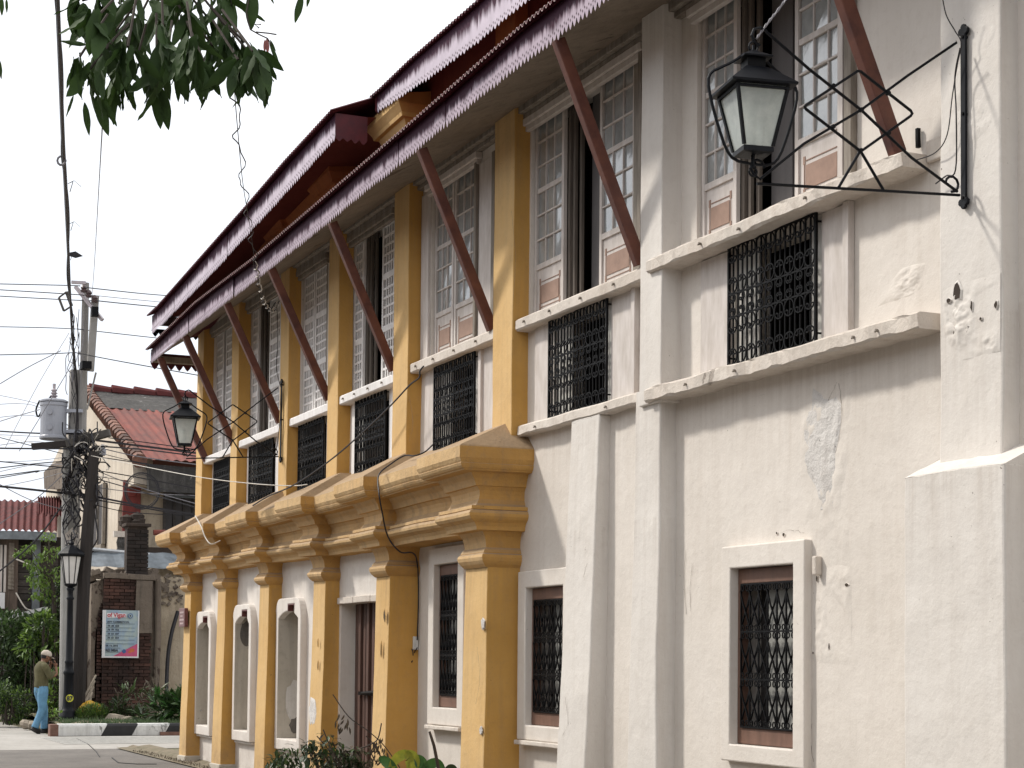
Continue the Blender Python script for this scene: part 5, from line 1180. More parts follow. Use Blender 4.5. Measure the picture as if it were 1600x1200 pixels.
# heavy service cable rising toward the viewer, with ring and tags
sc_pts = smooth_pts([at(118, 690, 38.0), at(121, 610, 37.5), at(114, 540, 35), at(110, 470, 32), at(107, 400, 26), at(103, 300, 18), at(99, 230, 14.5), at(94, 100, 10.5), at(90, 0, 8.5), at(88, -60, 7.5)], 8)
cb = thing('service_cable', 'heavy black twin cable rising from the pole past the mango leaves to the top left', 'cable', sc_pts[0])
rr = lambda p: max(.008, .0000 + .00075 * (p - CAMP).length)
b = MB(); b.tube(sc_pts, [min(.022, .0009 * (p - CAMP).length + .004) for p in sc_pts], 5); b.build('main_cable', M['wire'], cb, merge=False)
b = MB(); b.tube([p + CR * .0011 * (p - CAMP).length * math.sin(k * .35 + 1) for k, p in enumerate(sc_pts)], [min(.012, .0004 * (p - CAMP).length + .002) for p in sc_pts], 5); b.build('companion_wire', M['wire'], cb, merge=False)
c = at(96, 251, 15.2); b = MB(); b.tube([c + CR * .035 * math.cos(t) + CU * .038 * math.sin(t) for t in [j * math.pi / 5 for j in range(10)]], .010, 6, closed=True); b.build('cable_ring', M['wire_grey'], cb)
b = MB(); c = at(116, 398, 26); b.face([c - CR * .08 + CU * .03, c + CR * .02 + CU * .05, c + CR * .13 - CU * .02, c + CR * .02 - CU * .05, c - CR * .07 - CU * .02]); b.build('tape_flag', M['wire'], cb, merge=False)
for (x, y, D) in ((106, 287, 17.3), (108, 350, 21.5), (108, 398, 26)):
    b = MB(); q = at(x, y, D); b.tube([q, q + CR * .05 + CU * .02, q + CR * .02 - CU * .08], .004, 4); b.tube([q, q + CR * .06 + CU * .03, q + CR * .13 - CU * .03], .003, 4); b.build('loose_end', M['wire'], cb, merge=False)
wire('thin_line', smooth_pts([at(160, 195, 12), at(154, 300, 20), at(147, 420, 30), at(143, 470, 38)]), .005, 'wire_grey', 'hair-thin grey line dropping from the mango leaves to the pole top')

# ---- cream house with red tin roof across the side street
E_ = at(213, 718, 43.0); Yg = E_.y; Ap = on_y(132, 611, -Yg); Lf = on_y(70, 745, -Yg)
CH = thing('cream_house', 'cream house with rusty red tin roof and clay barge tiles behind the pole', 'house', (E_.x, E_.y, 0))
Xe, Ze = E_.x, E_.z; Xr, Zr = Ap.x, Ap.z; LEN = 16.0
b = MB(); K = 90
def rf(u, v, off=0):
    yy = Yg + .15 + LEN * u; s = .03 * math.sin(2 * math.pi * yy / .26)
    return (Xr + (Xe + .35 - Xr) * v, yy, Zr - .75 + (Ze + .30 - (Zr - .75)) * v * 1.0 + s - .0)
# sheet covers the slope below the sooty parapet strip
v0 = .27
b.grid(lambda u, v: (Xr + (Xe + .25 - Xr) * (v0 + (1 - v0) * v), Yg + .2 + LEN * u, (Zr + (Ze - .02 - Zr) * (v0 + (1 - v0) * v)) + .018 * math.sin(2 * math.pi * (LEN * u) / .22) + .02), 640, 4)
b.build('tin_roof', M['red_roof'], CH, merge=False)
b = MB(); b.grid(lambda u, v: (Xr + (Xe - Xr) * v0 * 1.1 * v, Yg + .2 + LEN * u, Zr + .05 + (Ze - Zr) * v0 * 1.1 * v + .04 * noise.noise((u * 30, v * 5, 0))), 90, 6); b.build('sooty_ridge_strip', M['sooty'], CH, merge=False)
b = MB(); b.grid(lambda u, v: (Xr - (Xr - Lf.x) * v, Yg + .1 + LEN * u, Zr - (Zr - Lf.z) * v), 20, 4); b.build('far_roof_slope', M['red_roof2'], CH, merge=False)
for k in range(26):
    yy = Yg + .1 + k * .62; b = MB(); b.tube([(Xr + .1, yy, Zr + .06), (Xr + .1, yy + .60, Zr + .03)], [.16, .12], 8); b.build('ridge_tile', M['red_roof2'], CH)
nbt = 26
for k in range(nbt):
    t0 = k / nbt; t1 = (k + 1) / nbt + .012
    pa = Vector((Xr + (Xe + .3 - Xr) * t0, Yg + .0, Zr + (Ze - .1 - Zr) * t0 + .12)); pb = Vector((Xr + (Xe + .3 - Xr) * t1, Yg + .0, Zr + (Ze - .1 - Zr) * t1 + .06))
    b = MB(); b.tube([pa, pb], [.10, .19], 8); b.build('barge_tile', M['clay_tile'], CH)
for k in range(0):
    t0 = k / 24; pa = Vector((Xr + (Lf.x - Xr) * t0 * 2, Yg, Zr + (Lf.z - Zr) * t0 * 2 + .1)); pb = Vector((Xr + (Lf.x - Xr) * (t0 + .046) * 2, Yg, Zr + (Lf.z - Zr) * (t0 + .046) * 2 + .05))
    b = MB(); b.tube([pa, pb], [.13, .17], 7); b.build('barge_tile', M['clay_tile'], CH)
# gable wall (faces the main street)
g1 = [on_y(x, y, -Yg) for x, y in ((96, 800), (96, 690), (132, 615), (205, 712), (208, 756), (196, 762), (190, 775), (183, 800), (183, 905))]
b = MB(); fr_ = [(p.x, Yg + .02, p.z) for p in g1]; fr_[0] = (Lf.x + .6, Yg + .02, 0); fr_[1] = (Lf.x + .1, Yg + .02, Lf.z); fr_[-1] = (g1[-1].x, Yg + .02, 0)
b.face(fr_)
bk = [(x, yy + .5, z) for x, yy, z in fr_]
for i in range(len(fr_)): j = (i + 1) % len(fr_); b.face([fr_[i], bk[i], bk[j], fr_[j]])
b.build('gable_wall', M['gable'], CH, merge=False)
q0, q1 = on_y(68, 722, -Yg + .4), on_y(104, 765, -Yg + .4); b = MB(); pts = [on_y(x, y, -Yg + .35) for x, y in ((68, 738), (80, 726), (104, 716), (104, 764), (69, 764))]
b.face(pts); b.face([p + Vector((0, .5, 0)) for p in pts][::-1])
for i in range(5): j = (i + 1) % 5; b.face([pts[i], pts[i] + Vector((0, .5, 0)), pts[j] + Vector((0, .5, 0)), pts[j]])
b.build('eave_console', M['ruin'], CH, merge=False)
a, c = on_y(150, 762, -Yg), on_y(165, 850, -Yg); b = MB(); b.box(a.x, c.x, Yg - .06, Yg + .1, c.z, a.z); b.build('dark_opening', M['dark_glass'], CH)
b = MB()
for t in (0, .5, 1): x_ = a.x + (c.x - a.x) * t; b.box(x_ - .05, x_ + .05, Yg - .10, Yg - .02, c.z, a.z)
b.box(a.x, c.x, Yg - .12, Yg - .02, c.z - .1, c.z); b.build('window_frame', M['wood_grey'], CH)
# side (veranda) wall facing the viewer
Xw = Xe - 1.1
zt2 = on_x(250, 752, Xw).z; zf = on_x(250, 850, Xe).z
b = MB(); b.box(Xe - .25, Xe - .02, Yg + .3, Yg + LEN, Ze - .75, Ze - .10, L=1); b.build('eave_fascia', M['sooty'], CH, wob=.03)
b = MB(); b.box(Xw - .2, Xw, Yg + .3, Yg + LEN, 0, Ze - .2, L=1); b.build('veranda_wall', M['stucco'], CH)
def rect_x(x0, y0, x1, y1, X): a, c = on_x(x0, y0, X), on_x(x1, y1, X); return a.y, c.y, c.z, a.z
ya, yb, za, zc = rect_x(192, 750, 219, 815, Xw); b = MB(); b.box(Xw - .02, Xw + .05, ya, yb, za - .6, zc); b.build('red_door', M['reddoor'], CH, bevel=.02)
b = MB()
for k in range(4): b.box(Xw + .05, Xw + .07, ya + .12, yb - .12, za - .5 + k * .55, za - .1 + k * .55)
b.build('door_panel', M['reddoor'], CH, bevel=.01)
ya, yb, za, zc = rect_x(257, 756, 330, 832, Xw); 
for k in range(5):
    y0_, y1_ = ya + (yb - ya) * k / 5, ya + (yb - ya) * (k + 1) / 5; b = MB(); b.box(Xw, Xw + .05, y0_ + .04, y1_ - .04, za - .3, zc); b.build('veranda_window_pane', M['dark_glass'], CH)
    b = MB(); b.box(Xw, Xw + .09, y0_ - .03, y0_ + .03, za, zc); b.build('window_post', M['wood_dark'], CH)
b = MB(); b.box(Xw, Xw + .1, ya, yb, zc - .34, zc - .28); b.build('window_transom', M['zinc'], CH)
b = MB(); b.box(Xw - .1, Xe + .15, Yg + .2, Yg + LEN, zf - .35, zf - .1, L=1); b.build('veranda_slab', M['ruin_dark'], CH, wob=.02)
ya, yb, za, zc = rect_x(183, 838, 206, 866, Xe); b = MB(); b.box(Xe, Xe + .12, ya - .1, yb + .1, zc - .02, zc + .12)
b.build('balustrade_cap', M['ledge'], CH)
for k in range(6): y_ = ya + (yb - ya) * (k + .5) / 6; b = MB(); b.lathe([(.05, 0), (.06, .05), (.035, .12), (.06, .25), (.03, .36), (.05, .42)], (Xe + .06, y_, za + .02), 8); b.build('baluster', M['sooty'], CH)
b = MB(); b.lathe([(.4, 0), (.4, .02)], (0, 0, 0), 24); 
cc = on_x(222, 767, Xe + .3); coil = MB()
for r_ in (.40, .37, .42): coil.tube([(cc.x + .02 * r_, cc.y + r_ * math.cos(t), cc.z + r_ * 1.05 * math.sin(t)) for t in [j * math.pi / 12 for j in range(24)]], .012, 4, closed=True)
tag(coil.build('cable_coil', M['wire'], merge=False), 'round coil of spare black cable hanging before the red veranda door', 'cable coil')
# odds on the veranda corner: heap, red pipe
hp_ = on_x(205, 812, Xe); b = MB()
for k in range(9):
    r_ = random.Random(k); c = hp_ + Vector((r_.uniform(-.1, .1), r_.uniform(-.2, .2), r_.uniform(-.2, .15))); b.lathe([(.02, -.14), (.15, -.05), (.17, .04), (.02, .12)], tuple(c), 7)
tag(b.build('potted_scraps', M['ruin_dark'], wob=.06), 'dark heap of pots and scraps on the veranda corner by the chimney stump', 'pots')
rp = [on_x(240, 832, Xe + .2), on_x(258, 832, Xe + .2)]; b = MB(); b.tube(rp, .07, 8); tag(b.build('red_pipe', M['red_roof'], merge=False), 'short red pipe on the veranda edge of the cream house', 'pipe')

# ---- ruined brick wall with poster
XR = at(200, 1000, 40.0).x
RU = thing('ruined_wall', 'ruined brick and plaster wall with a square brick stump on top, behind the kerb', 'wall', (XR, at(200, 1000, 40).y, 0.1))
def yz(px, py, X=XR): p = on_x(px, py, X); return p.y, p.z
yL, zTop = yz(163, 903); yR, _ = yz(238, 903); y3, _ = yz(214, 903)
b = MB(); b.box(XR - .5, XR - .055, yL + .01, yR - .01, .1, zTop - .02, L=.3); b.build('pillar_core', M['ruin_dark'], RU, wob=.02)
b = MB(); b.box(XR - .52, XR + .05, yL - .03, yR + .05, zTop - .02, zTop + .10, L=.15); b.build('pillar_cap', M['ruin'], RU, wob=.03, bevel=.01)
cnt = 0; rnd = random.Random(3)
bl, bh = .215, .062
nrow = int((zTop - .15) / (bh + .013)); 
yy_end = yR
bricks = []
pz_lo, pz_hi = yz(214, 1000)[1], zTop
for r in range(nrow):
    z_ = .15 + r * (bh + .013); y_ = yL - (.10 if r % 2 else 0)
    while y_ < yR - .02:
        a, c = max(y_, yL), min(y_ + bl, yR)
        if c - a > .05 and not (a > y3 - .05 + .25 * math.sin(r * .9) * .3 and z_ > pz_lo + .1):
            bricks.append((a, c, z_, rnd.uniform(-.018, .018)))
        y_ += bl + .014
stuff = MB()
for k, (a, c, z_, dx) in enumerate(bricks):
    if k < 40 or len(bricks) <= 290 or k >= len(bricks) - 255:
        b = MB(); b.box(XR - .10 + dx, XR + dx * 1.2, a, c, z_, z_ + bh); b.build('brick', M['brick'], RU, merge=False, wob=.004)
    else: stuff.box(XR - .10 + dx, XR + dx * 1.2, a, c, z_, z_ + bh)
if stuff.v: o_ = stuff.build('brick_course', M['brick'], RU, merge=False); o_['kind'] = 'stuff'
b = MB(); b.box(XR - .1, XR + .03, y3 - .02, yR, pz_lo + .15, zTop - .03, L=.12); b.build('plaster_patch', M['ruin'], RU, wob=.03)
# left arch remains, right plaster wall
yA, _ = yz(140, 1000); 
b = MB()
outl = [(yz(145, 912)), (yz(163, 905)), (yz(163, 950)), (yz(157, 962)), (yz(152, 985)), (yz(150, 1010)), (yz(150, 1090)), (yz(143, 1092))]
b.face([(XR - .15, a, z_) for a, z_ in outl]); 
for (a1, z1_), (a2, z2_) in zip(outl, outl[1:] + outl[:1]): b.face([(XR - .15, a1, z1_), (XR - .55, a1, z1_), (XR - .55, a2, z2_), (XR - .15, a2, z2_)])
b.build('arch_remnant', M['ruin'], RU, merge=False)
b = MB(); b.box(XR - .9, XR - .6, yA, yL + .05, .1, yz(150, 905)[1], L=.4); b.build('arch_infill', M['ruin_dark'], RU, wob=.02)
yQ = yz(250, 900)[0]
b = MB(); b.box(XR - .30, XR - .14, yR - .05, yQ, .1, yz(245, 905)[1], L=.2); b.build('side_pier', M['ruin'], RU, wob=.04)
b = MB(); b.box(XR - .6, XR - .35, yQ - .05, yQ + 4.5, .1, yz(262, 900)[1], L=.25); b.build('plaster_wall', M['stucco'], RU, wob=.03)
b = MB(); rnd = random.Random(12)
for k in range(50): 
    a, z_ = yz(rnd.uniform(250, 290), rnd.uniform(898, 945)); s = rnd.uniform(.02, .07); b.box(-s * .5, s * .5, -s, s, -s * .6, s * .6, M4=Matrix.Translation((XR - .33, a, z_)) @ Matrix.Rotation(rnd.uniform(-.8, .8), 4, 'X'))
b.build('crumbled_edge', M['ruin'], RU, wob=.03, merge=False)
b = MB(); rnd = random.Random(4)
for k in range(60):
    a, z_ = yz(rnd.uniform(143, 250), 900 + rnd.uniform(-9, 6)); s = rnd.uniform(.04, .12); b.box(-.1, .1, -s, s, -s * .4, s * .5, M4=Matrix.Translation((XR - rnd.uniform(.1, .5), a, z_)) @ Matrix.Rotation(rnd.uniform(-.5, .5), 4, 'X'))
b.build('rubble_top', M['ruin'], RU, wob=.03, merge=False)
dpipe = MB(); dpipe.tube([on_x(247, 905, XR - .05), on_x(246, 1000, XR - .05), on_x(243, 1088, XR - .05)], .075, 8); dpipe.build('old_downpipe', M['ruin'], RU, wob=.02)
rk = random.Random(31)
for r in range(34):
    z_ = .5 + r * .078; a_, _ = yz(150, 1000); w_ = rk.uniform(.10, .24) if r % 2 else rk.uniform(.04, .12); lean = .10 * max(0, (r - 24) / 10) ** 2 * 4
    b = MB(); b.box(XR - .3, XR - .08, a_ + .05 + lean, a_ + .05 + lean + w_, z_, z_ + .06); b.build('brick', M['brick'], RU, merge=False)
# brick stump above
ySa, zS1 = yz(199, 822); ySb, zS0 = yz(231, 898)
b = MB(); b.box(XR - .38, XR - .02, ySa + .02, ySb - .02, zS0 - .05, zS1); b.build('stump_core', M['ruin_dark'], RU)
b = MB(); b.box(XR - .45, XR + .06, ySa - .04, ySb + .05, zS1, zS1 + .07); b.build('stump_cap', M['ruin_dark'], RU, bevel=.01)
for r in range(int((zS1 - zS0) / .085)):
    z_ = zS0 + r * .085
    for j in (0, 1):
        m_ = (ySa + ySb) / 2 + (.06 if r % 2 else -.06); a, c = (ySa, m_ - .006) if j == 0 else (m_ + .006, ySb)
        b = MB(); b.box(XR - .1, XR + .012 + rnd.uniform(-.01, .012), a, c, z_, z_ + .072); b.build('brick', M['brick_dark'], RU, merge=False)
# zinc gutter roofs behind the stump
b = MB(); ya, zc = yz(122, 858, XR - 1.2); yb = ya + 4.4; za = yz(122, 885, XR - 1.0)[1]
b.grid(lambda u, v: (XR - 1.6 + .8 * v, ya + 4.6 * u, zc + (za - zc) * v + .01 * math.sin(u * 60)), 50, 2)
b.build('zinc_lean_to', M['zinc'], RU, merge=False)
b = MB(); b.tube([(XR - 1.55, ya + .25, zc + .04), (XR - 1.55, ya + 1.7, zc - .06)], .05, 6); b.tube([(XR - 1.55, ya + 2.6, zc + .02), (XR - 1.55, ya + 4.6, zc - .0)], .05, 6); b.build('gutter_pipe', M['zinc_light'], RU, merge=False)
# sign
py0, pz1 = yz(160, 953, XR + .06); py1, pz0 = yz(216, 1028, XR + .06)
PS = thing('event_poster', 'pale blue and pink tarpaulin poster reading of Vigan on the brick ruin', 'poster', (XR + .06, py0, pz0))
b = MB(); b.grid(lambda u, v: (XR + .075 + .012 * math.sin(u * 5 + v), py0 + (py1 - py0) * u, pz0 + (pz1 - pz0) * v), 10, 10); b.build('sheet', M['poster'], PS, merge=False)
b = MB(); PX = XR + .095; pw, ph = py1 - py0, pz1 - pz0
Q = lambda u, v, d=0: (PX + d, py0 + pw * u, pz0 + ph * v)
b.face([Q(0, 0), Q(.08, 0), Q(.10, 1), Q(0, 1)]); b.face([Q(.96, 0), Q(1, 0), Q(1, 1), Q(.97, 1)]); b.face([Q(0, 0, .001), Q(1, 0, .001), Q(1, .03, .001), Q(0, .03, .001)]); b.build('white_border', M['poster_white'], PS, merge=False)
b = MB(); b.face([Q(.30, .03, .002), Q(.96, .03, .002), Q(.96, .30, .002)]); b.build('pink_corner', M['poster_pink'], PS, merge=False)
b = MB(); b.face([Q(.12, .835, .001), Q(.64, .85, .001), Q(.65, .93, .001), Q(.12, .94, .001)]); b.build('title_panel', M['poster_white'], PS, merge=False)
b = MB(); 
for k, v in enumerate((.71, .625, .545, .455, .37, .29, .20, .115)): b.face([Q(.10, v, .002), Q(.88 if k < 6 else .5, v, .002), Q(.88 if k < 6 else .5, v + .007, .002), Q(.10, v + .007, .002)])
b.build('ruled_line', M['poster_ink'], PS, merge=False)
def disc(u, v, r, m_, nm, d=.003, sq=1.0):
    c = Vector(Q(u, v, d)); bb = MB(); bb.face([c + Vector((0, r * math.cos(t), r * sq * math.sin(t))) for t in [k * math.pi / 10 for k in range(20)]]); bb.build(nm, m_, PS, merge=False)
disc(.755, .885, .055, M['poster_blue'], 'seal'); disc(.755, .885, .038, M['poster'], 'seal_ring', .004); disc(.755, .885, .02, M['poster_ink'], 'seal_centre', .005)
disc(.60, .135, .045, M['poster_blue'], 'mascot_blob_blue', .004); disc(.82, .16, .055, M['poster_orange'], 'orange_swirl', .004, .8); disc(.75, .12, .035, M['poster_orange'], 'orange_swirl', .0045, .7)
RT = (math.radians(90), 0, math.radians(90))
text('of Vigan', .135, M['poster_red'], PS, Q(.13, .855, .004), RT, sx=.92, bold=.003)
text('AVY COMMERCIAL', .058, M['poster_ink'], PS, Q(.13, .735, .004), RT, sx=1.0, bold=.0012)
for s, v in (('78  88  828', .65), ('78  99  926', .57), ('78  03  047', .485), ('78  03  024', .40), ('ER 14, 2016', .235)): text(s, .055, M['poster_ink'], PS, Q(.14 if v > .3 else .1, v, .004), RT, bold=.0012)
text('RD MBA', .075, M['poster_ink'], PS, Q(.10, .135, .004), RT, bold=.002)
# black hose
hs = smooth_pts([on_x(278, 955, XR - .2), on_x(268, 990, XR - .15), on_x(262, 1030, XR - .1), on_x(260, 1090, XR), on_x(262, 1110, XR + .1)])
b = MB(); b.tube(hs, .045, 8); tag(b.build('black_hose', M['pvc'], merge=False), 'thick black hose curving down the stucco wall behind the planting', 'hose')

# ---- dark wooden house with red roof at far left
X3 = at(45, 850, 49).x
WH = thing('wooden_house', 'dark weathered wooden house with a dull red corrugated roof at the left edge', 'house', (X3, at(45, 900, 49).y, 0))
ye0, ze = yz(-60, 826, X3 + .5); ye1, _ = yz(88, 832, X3 + .5)
rd = at(20, 782, 53.5)
b = MB(); yq0, yq1 = at(-60, 782, 53.5).y, at(96, 782, 53.5).y; b.grid(lambda u, v: (X3 + .6 + (rd.x - X3 - .6) * v, (ye0 + (ye1 - ye0) * u) * (1 - v) + (yq0 + (yq1 - yq0) * u) * v, ze + (rd.z - ze) * v + .03 * math.sin(2 * math.pi * (ye1 - ye0) * u / .17)), 330, 2); b.build('corrugated_roof', M['red_roof2'], WH, merge=False)
q4 = [at(59, 776, 53.2), at(98, 776, 53.2), at(98, 806, 51.4), at(59, 806, 51.4)]
b = MB(); b.grid(lambda u, v: tuple(q4[0].lerp(q4[1], u).lerp(q4[3].lerp(q4[2], u), v) + Vector((0, 0, .03 * math.sin(u * 60)))), 70, 2); b.face([q4[0], q4[3], q4[3] + Vector((0, 0, -.4)), q4[0] + Vector((0, 0, -.4))]); b.build('raised_roof_piece', M['red_roof2'], WH, merge=False)
b = MB(); b.box(X3 + .45, X3 + .58, ye0, ye1, ze - .24, ze - .02, L=.6); b.build('fascia_board', M['blue_fascia'], WH, wob=.02)
b = MB(); b.box(X3 - 4, X3 - .1, ye0, ye1 + .5, 0, ze - .1); b.build('body', M['dark'], WH)
for k in range(13):
    y0_, y1_ = yz(18, 840, X3)[0], yz(92, 840, X3)[0]; z_ = ze - .35 - k * .19
    b = MB(); b.box(X3 - .1, X3 - .04 + .02 * (k % 2), y0_, y1_, z_ - .175, z_); b.build('wall_board', M['wood_dark'], WH, wob=.01)
for px, wd, m_ in ((9, .16, 'wood_brown'), (16, .14, 'wood_brown'), (22, .10, 'wood_brown'), (57, .10, 'zinc')):
    y_, _ = yz(px, 900, X3 + .1); b = MB(); b.box(X3, X3 + .12, y_ - wd, y_ + wd, .2, ze - .2); b.build('wall_post', M[m_], WH, wob=.01)
ya, yb, za, zc = rect_x(14, 848, 21, 921, X3 + .15); b = MB(); b.box(X3 + .125, X3 + .14, ya, yb, za, zc); b.build('louvre_window', M['wood_grey'], WH)
for k in range(12): z_ = za + (zc - za) * k / 12; b = MB(); b.box(X3 + .14, X3 + .17, ya, yb, z_, z_ + .03); b.build('slat', M['wood_grey'], WH)
ya, yb, za, zc = rect_x(-30, 885, 7, 925, X3 + .15)
for k in range(7): y_ = ya + (yb - ya) * k / 6; b = MB(); b.box(X3 + .14, X3 + .16, y_ - .03, y_ + .03, za, zc + .6); b.build('mullion', M['wood_white'], WH)
b = MB(); b.box(X3 + .1, X3 + .13, ya, yb, za, zc + .6); b.build('window_pane', M['dark_glass'], WH)
b = MB(); b.box(X3 + .14, X3 + .25, ya, yb, za - .45, za - .02); b.build('window_apron', M['poster_white'], WH)
b = MB(); pA, pB = at(-30, 975, 46), at(74, 950, 46); b.tube([pA, pB], .06, 4); b.build('lean_to_edge', M['zinc_light'], WH)
b = MB(); b.face([pA, pB, pB + Vector((-3, 0, -.1)), pA + Vector((-3, 0, -.1))]); b.face([pA - CU * .1, pB - CU * .1, Vector((pB.x, pB.y, 0)), Vector((pA.x, pA.y, 0))]); b.build('lean_to', M['wood_dark'], WH, merge=False)
for pp, lb in ((((24, 873), (50, 885), (62, 900)), 'pale'), (((25, 926), (40, 950), (55, 954)), 'p2')):
    wire('drop_wire', smooth_pts([at(x, y, 47.5) for x, y in pp]), .02, 'wire_white', 'white wire sagging on the dark boards, ' + ('upper one' if lb == 'pale' else 'lower one'))

# ---- street lamp with number 87
DL = 37.4; Lb = at(106, 1134, DL)
SL = thing('street_lamp', 'black cast-iron street lamp with white glass lantern and yellow number 87 tag', 'street lamp', Lb)
s_ = DL / FPX
b = MB(); zz0 = Lb.z
b.lathe([(.22, 0), (.22, .05), (.19, .07), (.19, .13), (.21, .15), (.21, .20), (.17, .24), (.17, .30), (.14, .33), (.115, .40), (.10, .75), (.095, 1.05), (.11, 1.08), (.12, 1.12), (.085, 1.16), (.08, 1.3), (.095, 1.33), (.075, 1.36), (.062, 2.2), (.055, 2.62), (.085, 2.66), (.06, 2.69), (.05, 2.8), (.09, 2.86), (.05, 2.9)], tuple(Lb), 14)
b.build('post', M['iron_lamp'], SL, smooth=True)
zl = Lb.z + 2.90
b = MB(); b.lathe([(.07, 0), (.13, .03), (.14, .06), (.12, .07)], (Lb.x, Lb.y, zl), 8, rot=math.pi / 8); b.build('lantern_base', M['iron_lamp'], SL)
b = MB(); b.lathe([(.12, 0), (.205, .56)], (Lb.x, Lb.y, zl + .07), 8, rot=math.pi / 8); b.build('glass', simple('milky_glass', (.62, .60, .58), .3, 0, .1), SL)
for k in range(8):
    t = math.pi / 8 + k * math.pi / 4; b = MB(); b.tube([(Lb.x + .125 * math.cos(t), Lb.y + .125 * math.sin(t), zl + .07), (Lb.x + .212 * math.cos(t), Lb.y + .212 * math.sin(t), zl + .64)], .012, 4); b.build('lantern_rib', M['iron_lamp'], SL)
b = MB(); b.lathe([(.22, 0), (.28, .03), (.285, .06), (.25, .10), (.17, .17), (.10, .22), (.05, .25), (.06, .29), (.03, .33), (.012, .40), (.01, .52)], (Lb.x, Lb.y, zl + .63), 8, rot=math.pi / 8); b.build('lantern_roof', M['iron_lamp'], SL)
tgp = at(109, 1091, DL - .13); b = MB(); b.tube([tgp, tgp - CF * .012], .078, 20); b.build('number_tag', M['tag_yellow'], SL)
text('87', .125, M['poster_ink'], SL, tgp - CF * .02 - CR * .06 - CU * .043, rotc, 'tag_number', bold=.004)
b = MB(); b.box(Lb.x - .3, Lb.x + .3, Lb.y - .3, Lb.y + .3, 0.02, Lb.z + .01, L=.15); b.build('plinth', M['kerb_brown'], SL, wob=.01, bevel=.01)

